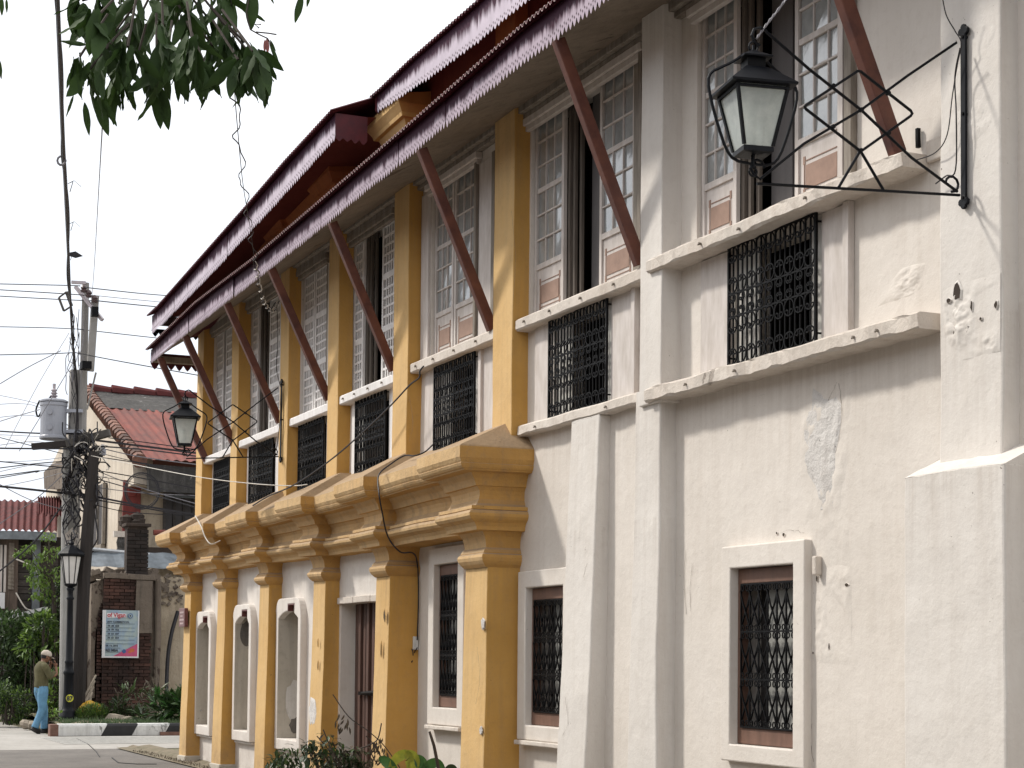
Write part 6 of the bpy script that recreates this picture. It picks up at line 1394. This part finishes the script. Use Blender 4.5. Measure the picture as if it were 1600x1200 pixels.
# ================================================================== person
def person():
    base = on_z(63, 1146, 0.0)
    PR = thing('person', 'man in beige cap, olive shirt and blue jeans walking past the bushes', 'person', base)
    fw_ = (CR * .80 + CF * .60); fw_.z = 0; fw_.normalize(); sd_ = Vector((-fw_.y, fw_.x, 0))    # sd_ : his left
    M4 = Matrix.Translation(base) @ Matrix((fw_, sd_, Vector((0, 0, 1)))).transposed().to_4x4()
    def skin(name, verts, edges, radii, mat, root=0, sub=2):
        me = bpy.data.meshes.new(name); me.from_pydata([M4 @ Vector(v) for v in verts], edges, []); me.materials.append(mat)
        ob = bpy.data.objects.new(name, me); COL.objects.link(ob); ob.parent = PR; ob.matrix_parent_inverse = parent_inv(PR)
        md = ob.modifiers.new('skin', 'SKIN'); md.use_smooth_shade = True
        for i, r in enumerate(radii): me.skin_vertices[0].data[i].radius = (r if isinstance(r, tuple) else (r, r))
        me.skin_vertices[0].data[root].use_root = True
        sb = ob.modifiers.new('sub', 'SUBSURF'); sb.levels = sub; sb.render_levels = sub
        return ob
    # x forward, y left, z up; mid-stride, right foot back, left foot forward
    body = [(0, 0, .86), (0, 0, 1.02), (-.01, 0, 1.18), (.01, 0, 1.34), (.03, 0, 1.43), (.05, 0, 1.50), (.07, 0, 1.57),
            (.02, .17, 1.35), (.10, .22, 1.13), (.23, .16, 1.27), (.22, .10, 1.41),              # left arm raised to face
            (.02, -.17, 1.35), (.07, -.235, 1.12), (.24, -.20, 1.20), (.25, -.12, 1.36),          # right arm bent, hand up
            (.0, .09, .84), (.10, .10, .47), (.12, .10, .09), (.0, -.09, .84), (-.02, -.10, .47), (-.16, -.10, .12)]
    ed = [(0, 1), (1, 2), (2, 3), (3, 4), (4, 5), (5, 6), (3, 7), (7, 8), (8, 9), (9, 10), (3, 11), (11, 12), (12, 13), (13, 14), (0, 15), (15, 16), (16, 17), (0, 18), (18, 19), (19, 20)]
    rad_ = [.12, (.13, .10), (.14, .105), (.135, .10), .06, .05, .05, .058, .042, .034, .027, .058, .042, .034, .027, .085, .055, .037, .085, .055, .037]
    skin('body', body, ed, rad_, M['skin'])
    # shirt and trousers as shells slightly outside the body
    b = MB(); b.lathe([(.155, .90), (.172, .97), (.160, 1.1), (.178, 1.27), (.172, 1.34), (.12, 1.41), (.065, 1.455)], (0, 0, 0), 18, M4=M4 @ Matrix.Diagonal((.80, 1.05, 1, 1)))
    for sy in (1, -1):
        b.tube([M4 @ p for p in smooth_pts([(0, sy * .10, 1.36), (.01, sy * .17, 1.345), (.05, sy * .205, 1.24), (.085, sy * .225, 1.14), (.15, sy * .205, 1.19), (.20, sy * .18, 1.235)], 4)], [interp([(0, .075), (.3, .07), (.6, .058), (1, .046)], i / 20) for i in range(21)], 10)
    b.build('shirt', M['shirt'], PR, smooth=True, merge=False)
    b = MB()
    for sy, kn_, an, hp2 in ((1, (.11, .10, .47), (.12, .10, .09), .085), (-1, (-.02, -.10, .47), (-.16, -.10, .12), -.085)):
        P = smooth_pts([(0, hp2 * .75, .98), (.0, hp2 * 1.05, .84), tuple(Vector((0, hp2, .84)).lerp(Vector(kn_), .5)), kn_, tuple(Vector(kn_).lerp(Vector(an), .6)), an], 4)
        b.tube([M4 @ p for p in P], [interp([(0, .105), (.25, .108), (.6, .078), (.8, .07), (1, .075)], i / (len(P) - 1)) for i in range(len(P))], 12)
    b.lathe([(.10, .80), (.14, .86), (.148, .93), (.145, .985), (.12, .99)], (0, 0, 0), 16, M4=M4 @ Matrix.Diagonal((.88, 1.1, 1, 1))); b.build('trousers', M['jeans'], PR, smooth=True, merge=False)
    skin('belt', [(0, 0, .90), (0, 0, .95)], [(0, 1)], [(.157, .137), (.157, .137)], M['hair'], 0, 1)
    hm = M4 @ Matrix.Translation((.085, 0, 1.545)) @ Matrix.Rotation(math.radians(14), 4, 'Y')
    b = MB()
    for v in range(1): pass
    prof = [(.03, -.115), (.055, -.09), (.07, -.05), (.078, 0), (.078, .04), (.068, .08), (.04, .108), (.01, .118)]
    b.lathe(prof, (0, 0, 0), 16, M4=hm @ Matrix.Diagonal((1.2, .95, 1, 1)))
    b.lathe([(.005, -.02), (.014, -.012), (.005, .03)], (.098, 0, -.01), 6, M4=hm)                      # nose
    for s in (1, -1): b.lathe([(.008, -.03), (.02, 0), (.012, .03)], (-.005, s * .075, -.01), 8, M4=hm)   # ears
    b.build('head', M['skin'], PR, smooth=True)
    b = MB()
    for s in (1, -1): b.lathe([(.003, -.008), (.010, 0), (.003, .008)], (.088, s * .03, .012), 6, M4=hm)
    b.tube([hm @ Vector((.093, -.025, -.055)), hm @ Vector((.097, 0, -.055)), hm @ Vector((.093, .025, -.055))], .004, 4); b.build('eyes_and_mouth', M['hair'], PR)
    b = MB(); b.lathe([(.05, -.07), (.076, -.03), (.082, .02), (.080, .05), (.06, .08)], (-.012, 0, 0), 14, M4=hm @ Matrix.Diagonal((1.1, .98, 1, 1))); b.build('hair', M['hair'], PR, smooth=True)
    b = MB(); b.lathe([(.092, .02), (.095, .05), (.088, .09), (.06, .125), (.02, .138), (.004, .145)], (0, 0, 0), 18, M4=hm @ Matrix.Diagonal((1.18, 1.0, 1, 1)))
    pts = []
    b.grid(lambda u, v: tuple(hm @ Vector((.075 + .12 * v * math.cos((u - .5) * 2.2), .085 * math.sin((u - .5) * 2.6) * (1 - .15 * v), .035 - .025 * v))), 10, 4)
    b.grid(lambda u, v: tuple(hm @ Vector((.075 + .12 * v * math.cos((u - .5) * 2.2), .085 * math.sin((u - .5) * 2.6) * (1 - .15 * v), .029 - .025 * v))), 10, 4, flip=True)
    b.build('cap', M['cap'], PR, smooth=True, merge=False)
    for hx, hy, hz, s in ((.225, .085, 1.43, 1), (.255, -.105, 1.385, -1)):
        b = MB(); c = Vector((hx, hy, hz)); b.lathe([(.012, -.045), (.032, -.03), (.036, .01), (.030, .035)], tuple(c), 8, M4=M4)
        for k in range(4):
            o2 = c + Vector((-.012 + .004 * k, s * (.027 - .018 * k), .03)); L3 = (.055, .068, .072, .060)[k]
            b.tube([M4 @ o2, M4 @ (o2 + Vector((-.008, 0, L3 * .5))), M4 @ (o2 + Vector((-.028, 0, L3 * .85)))], [.009, .0085, .007], 6)
        o2 = c + Vector((-.01, -s * .032, -.005)); b.tube([M4 @ o2, M4 @ (o2 + Vector((-.02, -s * .018, .025))), M4 @ (o2 + Vector((-.035, -s * .012, .048)))], [.011, .009, .007], 6)
        b.build('hand', M['skin'], PR, smooth=True)
    for x_, y_, z_, tilt in ((.15, .10, .05, 0), (-.13, -.10, .07, -.5)):
        b = MB(); mm = M4 @ Matrix.Translation((x_, y_, z_)) @ Matrix.Rotation(-tilt, 4, 'Y')
        b.lathe([(.055, -.05), (.062, -.03), (.05, .02), (.04, .06)], (0, 0, 0), 12, M4=mm @ Matrix.Diagonal((2.0, .8, 1, 1))); b.build('shoe', M['shoe'], PR, smooth=True)
person()

# ================================================================== vegetation
def leafmesh(b, c, d, up, L_, w_, m=0, curl=.15):
    """one leaf: 4 faces folded along its midrib"""
    d = d.normalized(); s = d.cross(up)
    if s.length < 1e-3: s = d.orthogonal()
    s.normalize(); n_ = s.cross(d)
    p0 = c; p1 = c + d * L_ * .35 - n_ * curl * L_ * .1; p2 = c + d * L_ * .7 - n_ * curl * L_ * .35; p3 = c + d * L_ - n_ * curl * L_ * .8
    st = len(b.v)
    b.v += [tuple(p0), tuple(p1 + s * w_ * .5 + n_ * w_ * .12), tuple(p1), tuple(p1 - s * w_ * .5 + n_ * w_ * .12), tuple(p2 + s * w_ * .42 + n_ * w_ * .1), tuple(p2), tuple(p2 - s * w_ * .42 + n_ * w_ * .1), tuple(p3)]
    for f in ((0, 1, 2), (0, 2, 3), (2, 1, 4, 5), (3, 2, 5, 6), (5, 4, 7), (6, 5, 7)): b.f.append(tuple(st + i for i in f)); b.mi.append(m); b.uv.append(None)
def rv(r): return Vector((r.uniform(-1, 1), r.uniform(-1, 1), r.uniform(-1, 1)))
def bush(name, label, cat, clumps, nleaf, L_, w_, mats, seed, droop=.2, group=None, stems=True, D=None, up=.3, curl=.15):
    """clumps: (centre Vector, radius). Leaves fill the clumps unevenly, stems run to the ground."""
    r = random.Random(seed); root = thing(name, label, cat, (clumps[0][0].x, clumps[0][0].y, 0.1), group)
    b = MB(); tot = sum(c[1] ** 2 for c in clumps)
    for c, R_ in clumps:
        for k in range(int(nleaf * R_ ** 2 / tot)):
            o_ = rv(r); 
            while o_.length > 1: o_ = rv(r)
            o_ = o_ * (o_.length ** -.35 if o_.length > .05 else 1)
            if noise.noise((c + o_ * R_) * 2.6) < -.22: continue
            p = c + o_ * R_ * .95; p.z = max(p.z, .12)
            d = (o_ + rv(r) * .8 + Vector((0, 0, up - droop))).normalized()
            q = r.uniform(.65, 1.25); leafmesh(b, p, d, Vector((0, 0, 1)) + rv(r) * .5, L_ * q, w_ * q, r.randrange(len(mats)), curl)
    o_ = b.build('foliage', mats, root, merge=False); o_['kind'] = 'stuff'
    if stems:
        b = MB()
        for c, R_ in clumps:
            for k in range(3):
                a = Vector((c.x + r.uniform(-.3, .3) * R_, c.y + r.uniform(-.3, .3) * R_, .05)); e = c + rv(r) * R_ * .6; mid = a.lerp(e, .5) + rv(r) * R_ * .25
                b.tube(smooth_pts([a, mid, e], 3), .018, 4)
        b.build('stem', M['bark'], root, merge=False)
    return root
Bm = [M['bush'], M['bush_dk'], M['bush']]
bush('shrub', 'dense green shrub mass at the left edge behind the walking man', 'shrub', [(at(x, y, 41 + (i % 3) * .5), r) for i, (x, y, r) in enumerate(((10, 1000, .5), (40, 1000, .55), (70, 1010, .5), (15, 1040, .6), (50, 1050, .6), (80, 1040, .45), (75, 1085, .45), (0, 985, .45), (88, 985, .35), (30, 1085, .5), (55, 1105, .4), (25, 982, .4), (55, 985, .4), (78, 985, .35)))], 9000, .17, .055, Bm, 1)
bush('shrub', 'brighter yellow-green shrub above the man between dark leaves and the poles', 'shrub', [(at(x, y, 40.3), r) for x, y, r in ((62, 985, .32), (48, 1010, .30), (78, 1000, .28), (70, 970, .2))], 1500, .16, .05, [M['bush_hi'], M['bush']], 2)
bush('shrub', 'low fine-leaved shrub at the road edge left of the man', 'shrub', [(at(x, y, 39.3), r) for x, y, r in ((10, 1085, .30), (28, 1095, .32), (15, 1112, .28), (-10, 1095, .35), (35, 1118, .2))], 4200, .09, .022, [M['bush'], M['bush_hi'], M['bush_dk']], 3)
bush('shrub', 'sprawling shrub right behind the man, next to the lamp post', 'shrub', [(at(x, y, 38.6), r) for x, y, r in ((84, 1090, .22), (82, 1115, .24), (88, 1060, .2))], 900, .10, .05, [M['bush'], M['bush_hi']], 4)
bush('weed', 'thin light green weed over the man\'s shins at the kerb end', 'weed', [(at(x, y, 36.6), r) for x, y, r in ((78, 1108, .16), (85, 1120, .16), (72, 1118, .10))], 90, .09, .05, [M['bush_hi']], 5)
# small tree left of the pole
tr_ = thing('young_tree', 'slim young tree with bright green leaves left of the concrete pole', 'tree', on_z(88, 1120, .1))
b = MB(); tb = [at(88, 1110, 41), at(86, 1000, 41), at(84, 930, 41), at(78, 880, 41), at(76, 845, 41)]; b.tube(tb, [.07, .06, .05, .035, .02], 6)
for e in ((48, 858), (40, 870), (50, 900), (60, 905), (88, 880), (58, 925), (72, 848), (62, 880)): b.tube([tb[2].lerp(tb[3], .4), at(70, 895, 41).lerp(at(*e, 41), .4), at(*e, 41)], [.025, .018, .008], 4)
b.build('trunk', M['bark'], tr_, merge=False)
b = MB(); r = random.Random(8)
for (x, y, R_) in ((46, 855, .13), (35, 862, .12), (28, 866, .08), (50, 880, .16), (60, 890, .18), (70, 870, .18), (80, 860, .16), (62, 912, .22), (78, 905, .25), (58, 930, .14), (85, 930, .25), (76, 838, .14), (90, 890, .15), (52, 902, .14)):
    for k in range(int(420 * R_)):
        o_ = rv(r) * R_; o_.z *= .55; leafmesh(b, at(x, y, 41) + o_, (rv(r) + Vector((0, 0, -.35))).normalized(), Vector((0, 0, 1)), r.uniform(.07, .12), .04, 0, .3)
o_ = b.build('crown', M['bush_hi'], tr_, merge=False); o_['kind'] = 'stuff'
bush('climbing_plant', 'dark leafy climber on the wall left of the concrete pole', 'plant', [(at(x, y, 41.3), r) for x, y, r in ((84, 945, .2), (82, 970, .22), (86, 920, .18), (86, 1000, .2))], 1300, .11, .04, [M['bush_dk'], M['bush']], 10, stems=False)
# planting bed behind the kerb
bush('flower_bed_plant', 'bright feathery green plant beside the yellow bag behind the kerb', 'plant', [(at(x, y, 37.4), r) for x, y, r in ((140, 1118, .22), (152, 1120, .25), (130, 1122, .18), (165, 1125, .18))], 2600, .11, .014, [M['bush_hi'], M['bush']], 11, stems=False, up=.8)
bush('flower_bed_plant', 'low leafy plants in the middle of the bed under the poster', 'plant', [(at(x, y, 37.5), r) for x, y, r in ((178, 1118, .2), (195, 1124, .2), (215, 1122, .2), (186, 1105, .15))], 800, .18, .03, [M['bush'], M['bush_dk'], M['dry']], 12, stems=False, up=.7)
bush('flower_bed_plant', 'large strap-leaved green plants at the right end of the bed beside the corner pilaster', 'plant', [(at(x, y, 36.9), r) for x, y, r in ((245, 1110, .26), (262, 1115, .28), (278, 1105, .28), (232, 1118, .2), (290, 1110, .3))], 560, .34, .07, [M['bush_dk'], M['bush'], M['broad']], 13, stems=False, up=1.0, curl=.5)
bush('flower_bed_plant', 'pale dry strap leaves in front of the brick pillar', 'plant', [(at(x, y, 38.2), r) for x, y, r in ((190, 1088, .15), (205, 1092, .18), (225, 1090, .18), (243, 1085, .15))], 160, .28, .05, [M['dry'], M['bush']], 14, stems=False, up=.9, curl=.4)
r = random.Random(6)
for k, (x, y, s, lb) in enumerate(((180, 1121, .16, 'pale flat stone under the poster, left one of the pair'), (196, 1123, .14, 'pale flat stone under the poster, right one of the pair'), (40, 1131, .12, 'grey boulder at the road edge left of the man'), (77, 1134, .15, 'rough stone at the kerb end behind the man\'s feet'), (52, 1132, .14, 'small stone at the verge just left of the man'))):
    c = at(x, y, 37.2 if x > 100 else 37.8); b = MB(); b.lathe([(s * .5, -s), (s * 1.3, -s * .5), (s * 1.4, 0), (s * .9, s * .5), (s * .2, s * .6)], tuple(c), 8)
    tag(b.build('stone', M['stone'], wob=.09), lb, 'stone')
b = MB()
for k in range(3): c = at(131 + k * 8, 1108 - (k % 2) * 4, 37.8); b.lathe([(.03, -.12), (.12, -.09), (.14, 0), (.09, .08), (.02, .10)], tuple(c), 9)
tag(b.build('plastic_bag', M['yellow_bag'], wob=.10), 'crumpled yellow plastic bag in the planting behind the kerb', 'bag')
r = random.Random(3)
for k in range(5):
    a, c = at(128 + k * 3, 1100 + r.uniform(-6, 4), 38.4), at(150 - k * 2.0, 1055 + k * 9, 38.8); b = MB(); b.tube([a, c], .022, 5)
    tag(b.build('stick', M['stone'], merge=False), ('lowest', 'second lowest', 'middle', 'second steepest', 'steepest')[k] + ' of the bare sticks leaning behind the yellow bag', 'stick', 'bare sticks leaning behind the yellow bag')
b = MB(); rr_ = random.Random(21)
for k in range(2600):
    x, y = XK - .25 - rr_.random() ** 1.4 * 2.2, rr_.uniform(-.55, 4.0); p = Vector((x, y, .20)); leafmesh(b, p, Vector((rr_.uniform(-.4, .4), rr_.uniform(-.4, .4), 1)), Vector((1, 0, 0)), rr_.uniform(.05, .14), .014, 0, .4)
o_ = b.build('bed_grass', M['bush'], merge=False); tag(o_, 'short grass growing in the planting bed behind the kerb', 'grass', kind='stuff')
b = MB()
for k in range(500):
    x, y = rr_.uniform(-29.5, -20), -rr_.uniform(.36, .52); leafmesh(b, Vector((x, y, .02)), Vector((rr_.uniform(-.6, .6), rr_.uniform(-.6, .6), 1)), Vector((1, 0, 0)), rr_.uniform(.015, .05), .008, 0, .4)
o_ = b.build('verge_grass', M['dry'], merge=False); tag(o_, 'sparse dry grass at the foot of the house corner', 'grass', kind='stuff')

# ---- plants at the foot of the facade (bottom of the frame)
def stems_plant(name, label, root_px, D, tips, leaves, mats, seed, L_, w_):
    r = random.Random(seed); rt = at(*root_px, D); rt.z = 0.02; T = thing(name, label, 'plant', rt); b = MB(); lf = MB(); stems = []
    for (x, y) in tips:
        e = at(x, y, D + r.uniform(-.4, .4)); mid = rt.lerp(e, .55) + Vector((r.uniform(-.08, .08), r.uniform(-.1, .1), .08)); P = smooth_pts([rt + rv(r) * .08, mid, e], 6); b.tube(P, [.010 * (1 - .6 * i / len(P)) for i in range(len(P))], 5); stems.append(P)
    b.build('stem', M['bark'], T, merge=False)
    for k in range(leaves):
        P = r.choice(stems); p = P[min(len(P) - 1, int(len(P) * r.uniform(.55, 1.0)))] + rv(r) * .07
        leafmesh(lf, p, (rv(r) + Vector((0, 0, -.3))).normalized(), Vector((0, 0, 1)), L_ * r.uniform(.6, 1.2), w_ * r.uniform(.6, 1.2), r.randrange(len(mats)), r.uniform(.1, .7))
    o_ = lf.build('leaves', mats, T, merge=False); o_['kind'] = 'stuff'; return T
Dp = 17.5
stems_plant('wilting_plant', 'dark wilting leafy plant at the bottom edge before the third niche', (445, 1260), 19.5, ((440, 1180), (455, 1175), (470, 1190), (430, 1190), (460, 1200)), 240, [M['bush_dk'], M['bush']], 31, .11, .035)
stems_plant('wilting_plant', 'tangled half-dry shrub with bare twigs in front of the brown plank door', (530, 1290), 17.8, ((482, 1165), (498, 1172), (515, 1158), (530, 1170), (545, 1185), (560, 1175), (505, 1195), (575, 1190)), 620, [M['bush_dk'], M['dry'], M['bush_dk'], M['bush']], 32, .10, .035)
tw_ = MB(); TWT = thing('bare_twigs', 'bare brown twigs arching before the door and its right pilaster', 'twigs', on_z(560, 1300, 0))
for pp in (((520, 1085), (545, 1120), (575, 1142), (600, 1165), (625, 1200)), ((596, 1130), (590, 1155), (575, 1165), (560, 1170)), ((605, 1200), (585, 1165), (572, 1150)), ((480, 1178), (510, 1180), (540, 1205)), ((495, 1150), (512, 1170), (530, 1200)), ((590, 1162), (580, 1175), (590, 1195)), ((505, 1140), (520, 1175), (540, 1210))):
    tw_.tube(smooth_pts([at(x, y, 17.6) for x, y in pp], 5), .007, 4)
tw_.build('twig', M['bark'], TWT, merge=False)
lf = MB(); r = random.Random(44)
for (x, y) in ((538, 1122), (545, 1128), (533, 1130), (595, 1170), (588, 1178), (600, 1182), (583, 1165), (590, 1158), (486, 1162), (492, 1172), (575, 1185)):
    for k in range(5): leafmesh(lf, at(x, y, 17.6) + rv(r) * .05, Vector((r.uniform(-.5, .5), r.uniform(-.5, .5), -1)), Vector((1, 0, 0)), .08, .02, 0, .6)
lf.build('withered_leaves', M['dry'], TWT, merge=False)['kind'] = 'stuff'
cro = thing('croton_plant', 'variegated yellow-green croton with broad leaves at the bottom edge right of the door', 'plant', on_z(640, 1300, 0))
def bigleaf(parent, pts, w_, mat, name='leaf'):
    P = smooth_pts(pts, 5); b = MB(); n_ = len(P); rows = []
    for i, p in enumerate(P):
        t = i / (n_ - 1); ww = w_ * math.sin(math.pi * (t * .92 + .04)) ** .7; d = (P[min(i + 1, n_ - 1)] - P[max(i - 1, 0)]).normalized(); s = d.cross(CF).normalized(); rows.append([p + s * ww + CF * -.2 * ww, p, p - s * ww - CF * .2 * ww])
    for r1, r2 in zip(rows, rows[1:]):
        for j in (0, 1): b.face([r1[j], r1[j + 1], r2[j + 1], r2[j]])
    return b.build(name, mat, parent, merge=True, smooth=True, fix=False)
DD = 17.0
bigleaf(cro, [at(608, 1205, DD), at(620, 1185, DD), at(635, 1179, DD), at(645, 1190, DD)], .05, M['croton'])
bigleaf(cro, [at(640, 1212, DD), at(645, 1195, DD), at(642, 1182, DD), at(632, 1178, DD)], .07, M['croton'])
bigleaf(cro, [at(625, 1215, DD), at(612, 1198, DD), at(600, 1188, DD), at(592, 1187, DD)], .05, M['broad'])
bigleaf(cro, [at(650, 1215, DD), at(660, 1200, DD), at(655, 1188, DD), at(648, 1183, DD)], .06, M['broad'])
bigleaf(cro, [at(655, 1215, DD), at(668, 1198, DD), at(682, 1192, DD), at(694, 1202, DD)], .05, M['broad'])
bigleaf(cro, [at(640, 1215, DD), at(638, 1195, DD), at(641, 1182, DD), at(642, 1175, DD)], .018, M['croton'])
bigleaf(cro, [at(690, 1215, DD), at(700, 1202, DD), at(708, 1200, DD), at(716, 1210, DD)], .035, M['bush_dk'])
b = MB()
for x in (615, 640, 655, 690): b.tube([at(640, 1300, DD), at(x, 1215, DD)], .012, 5)
b.build('stem', M['bark'], cro, merge=False)
b = MB(); b.tube([at(693, 1240, 16.8), at(685, 1200, 16.8), at(678, 1165, 16.8), at(671, 1143, 16.8)], [.018, .017, .015, .012], 7); b.tube([at(693, 1240, 16.8), Vector((at(693, 1240, 16.8).x, at(693, 1240, 16.8).y, 0))], .018, 6)
tag(b.build('cut_stake', M['bark'], merge=False), 'bare brown stake standing before the white wall between the pilasters', 'stake')

# ---- mango branch overhead (top left)
MG = thing('mango_branch', 'dark hanging mango leaves on twigs across the top left sky', 'branch', at(250, -60, 8.2))
variants = []
for k in range(6):
    b = MB(); n_ = 9; L_ = 1.0; cv = (.05, .12, .2, .3, .1, .42)[k]; tw2 = (.0, .3, -.3, .5, -.5, .2)[k]; rows = []
    for i in range(n_ + 1):
        t = i / n_; w_ = .155 * (math.sin(math.pi * min(1, t * .97 + .03)) ** .75) * (1 - .25 * t) * (1.0 if k % 2 else 1.25); wav = .02 * math.sin(t * 17 + k)
        c = Vector((cv * t * t, 0, -t)); a = tw2 * t; s = Vector((math.sin(a) * .3, math.cos(a), 0)); n2 = Vector((math.cos(a), 0, 0))
        rows.append([c + s * w_ + n2 * (w_ * .35 + wav), c, c - s * w_ + n2 * (w_ * .35 - wav)])
    for r1, r2 in zip(rows, rows[1:]):
        for j in (0, 1): b.face([r1[j], r1[j + 1], r2[j + 1], r2[j]])
    o_ = b.build('leaf', M['mango'], None, merge=True, smooth=True, fix=False); variants.append(o_.data); bpy.data.objects.remove(o_)
r = random.Random(17)
CL = [(128, 12, 7), (150, 40, 9), (185, 18, 8), (180, 62, 10), (215, 45, 9), (160, 92, 10), (140, 120, 8), (185, 122, 10), (215, 100, 11), (245, 20, 9), (255, 62, 10), (245, 118, 7), (285, 30, 9), (300, 72, 11), (290, 105, 8), (325, 40, 10), (335, 88, 11), (360, 62, 9), (372, 105, 11), (395, 92, 9), (350, 12, 7), (222, 5, 6), (300, 0, 7), (382, 78, 7), (405, 112, 6), (262, 95, 8), (320, 112, 6), (125, 100, 5), (160, 10, 6), (200, 85, 8), (270, -5, 7), (340, -8, 6)]
twig = MB(); nodes = []
hub = at(250, -90, 8.3)
for (x, y, n_) in CL:
    c = at(x, y - 12, 8.2 + r.uniform(-.45, .45)); mid = hub.lerp(c, .6) + rv(r) * .08
    if y > 20: twig.tube(smooth_pts([c.lerp(hub, .35) + rv(r) * .05, c], 4), [.006] * 5, 5)
    else: twig.tube(smooth_pts([hub, mid, c], 4), .008, 5)
    for k in range(n_):
        me = r.choice(variants); o_ = bpy.data.objects.new('leaf', me); COL.objects.link(o_); o_.parent = MG; o_.matrix_parent_inverse = parent_inv(MG)
        s = r.uniform(.125, .225); az = r.uniform(0, 2 * math.pi); sp_ = r.choice((r.uniform(.05, .5), r.uniform(.4, 1.15)))
        o_.location = c + rv(r) * .035; o_.rotation_mode = 'ZYX'; o_.rotation_euler = (math.sin(az) * sp_, math.cos(az) * sp_, r.uniform(0, 6.28)); o_.scale = (s, s, s)
def addleaf(px, py, tx, ty, D=8.1, mat=None, wf=1.0, k=1):
    a, c = at(px, py, D), at(tx, ty, D); d = c - a; o_ = bpy.data.objects.new('leaf', variants[k]); COL.objects.link(o_); o_.parent = MG; o_.matrix_parent_inverse = parent_inv(MG)
    q = Vector((0, 0, -1)).rotation_difference(d.normalized()); o_.rotation_mode = 'QUATERNION'
    roll = (Matrix.Rotation(math.atan2(CF.y, CF.x), 4, 'Z')).to_quaternion(); o_.rotation_quaternion = q @ roll; o_.location = a; L2 = d.length; o_.scale = (L2, L2 * wf, L2)
    if mat: o_.data = o_.data.copy(); o_.data.materials[0] = mat
for q in ((245, 130, 249, 200, 1.15), (252, 138, 262, 202, 1.1), (150, 150, 168, 211, 1.1), (132, 160, 138, 211, .8), (160, 155, 182, 197, .8), (278, 95, 277, 158, .8), (290, 98, 287, 155, .9), (310, 100, 314, 162, .8), (370, 100, 372, 165, .7), (388, 110, 392, 141, .8), (400, 95, 409, 150, .9), (200, 130, 203, 158, .8),
          (395, -15, 391, 46, 1.3), (472, -8, 460, 35, 1.0), (484, -12, 479, 11, .9), (420, -10, 428, 6, .8), (2, -5, 2, 24, 1.0), (10, -2, 10, 20, .8), (-2, 92, 1, 123, .8), (135, 70, 92, 62, .7), (140, 20, 106, 24, .9), (130, 5, 115, 33, .8), (112, 110, 103, 138, .9), (115, 148, 102, 182, .5)): addleaf(*q[:4], wf=q[4])
for q in ((414, 62, 413, 82, .9), (417, 60, 418, 84, 1.0), (422, 62, 431, 80, .6), (421, 66, 437, 104, .55)): addleaf(*q[:4], mat=M['mango_new'] if q[2] < 425 else None, wf=q[4])
for pp in (((391, 46), (405, 54), (418, 60)), ((400, 50), (420, 52), (432, 54)), ((405, 44), (398, 38), (408, 38)), ((418, 60), (424, 70)), ((391, 46), (385, 20), (392, -20))): twig.tube([at(x, y, 8.1) for x, y in pp], .0035, 4)
twig.tube(smooth_pts([at(110, -60, 8.3), at(200, -45, 8.3), hub, at(330, -50, 8.3), at(480, -70, 8.2)], 6), .02, 6)
twig.build('twig', M['bark'], MG, merge=False)
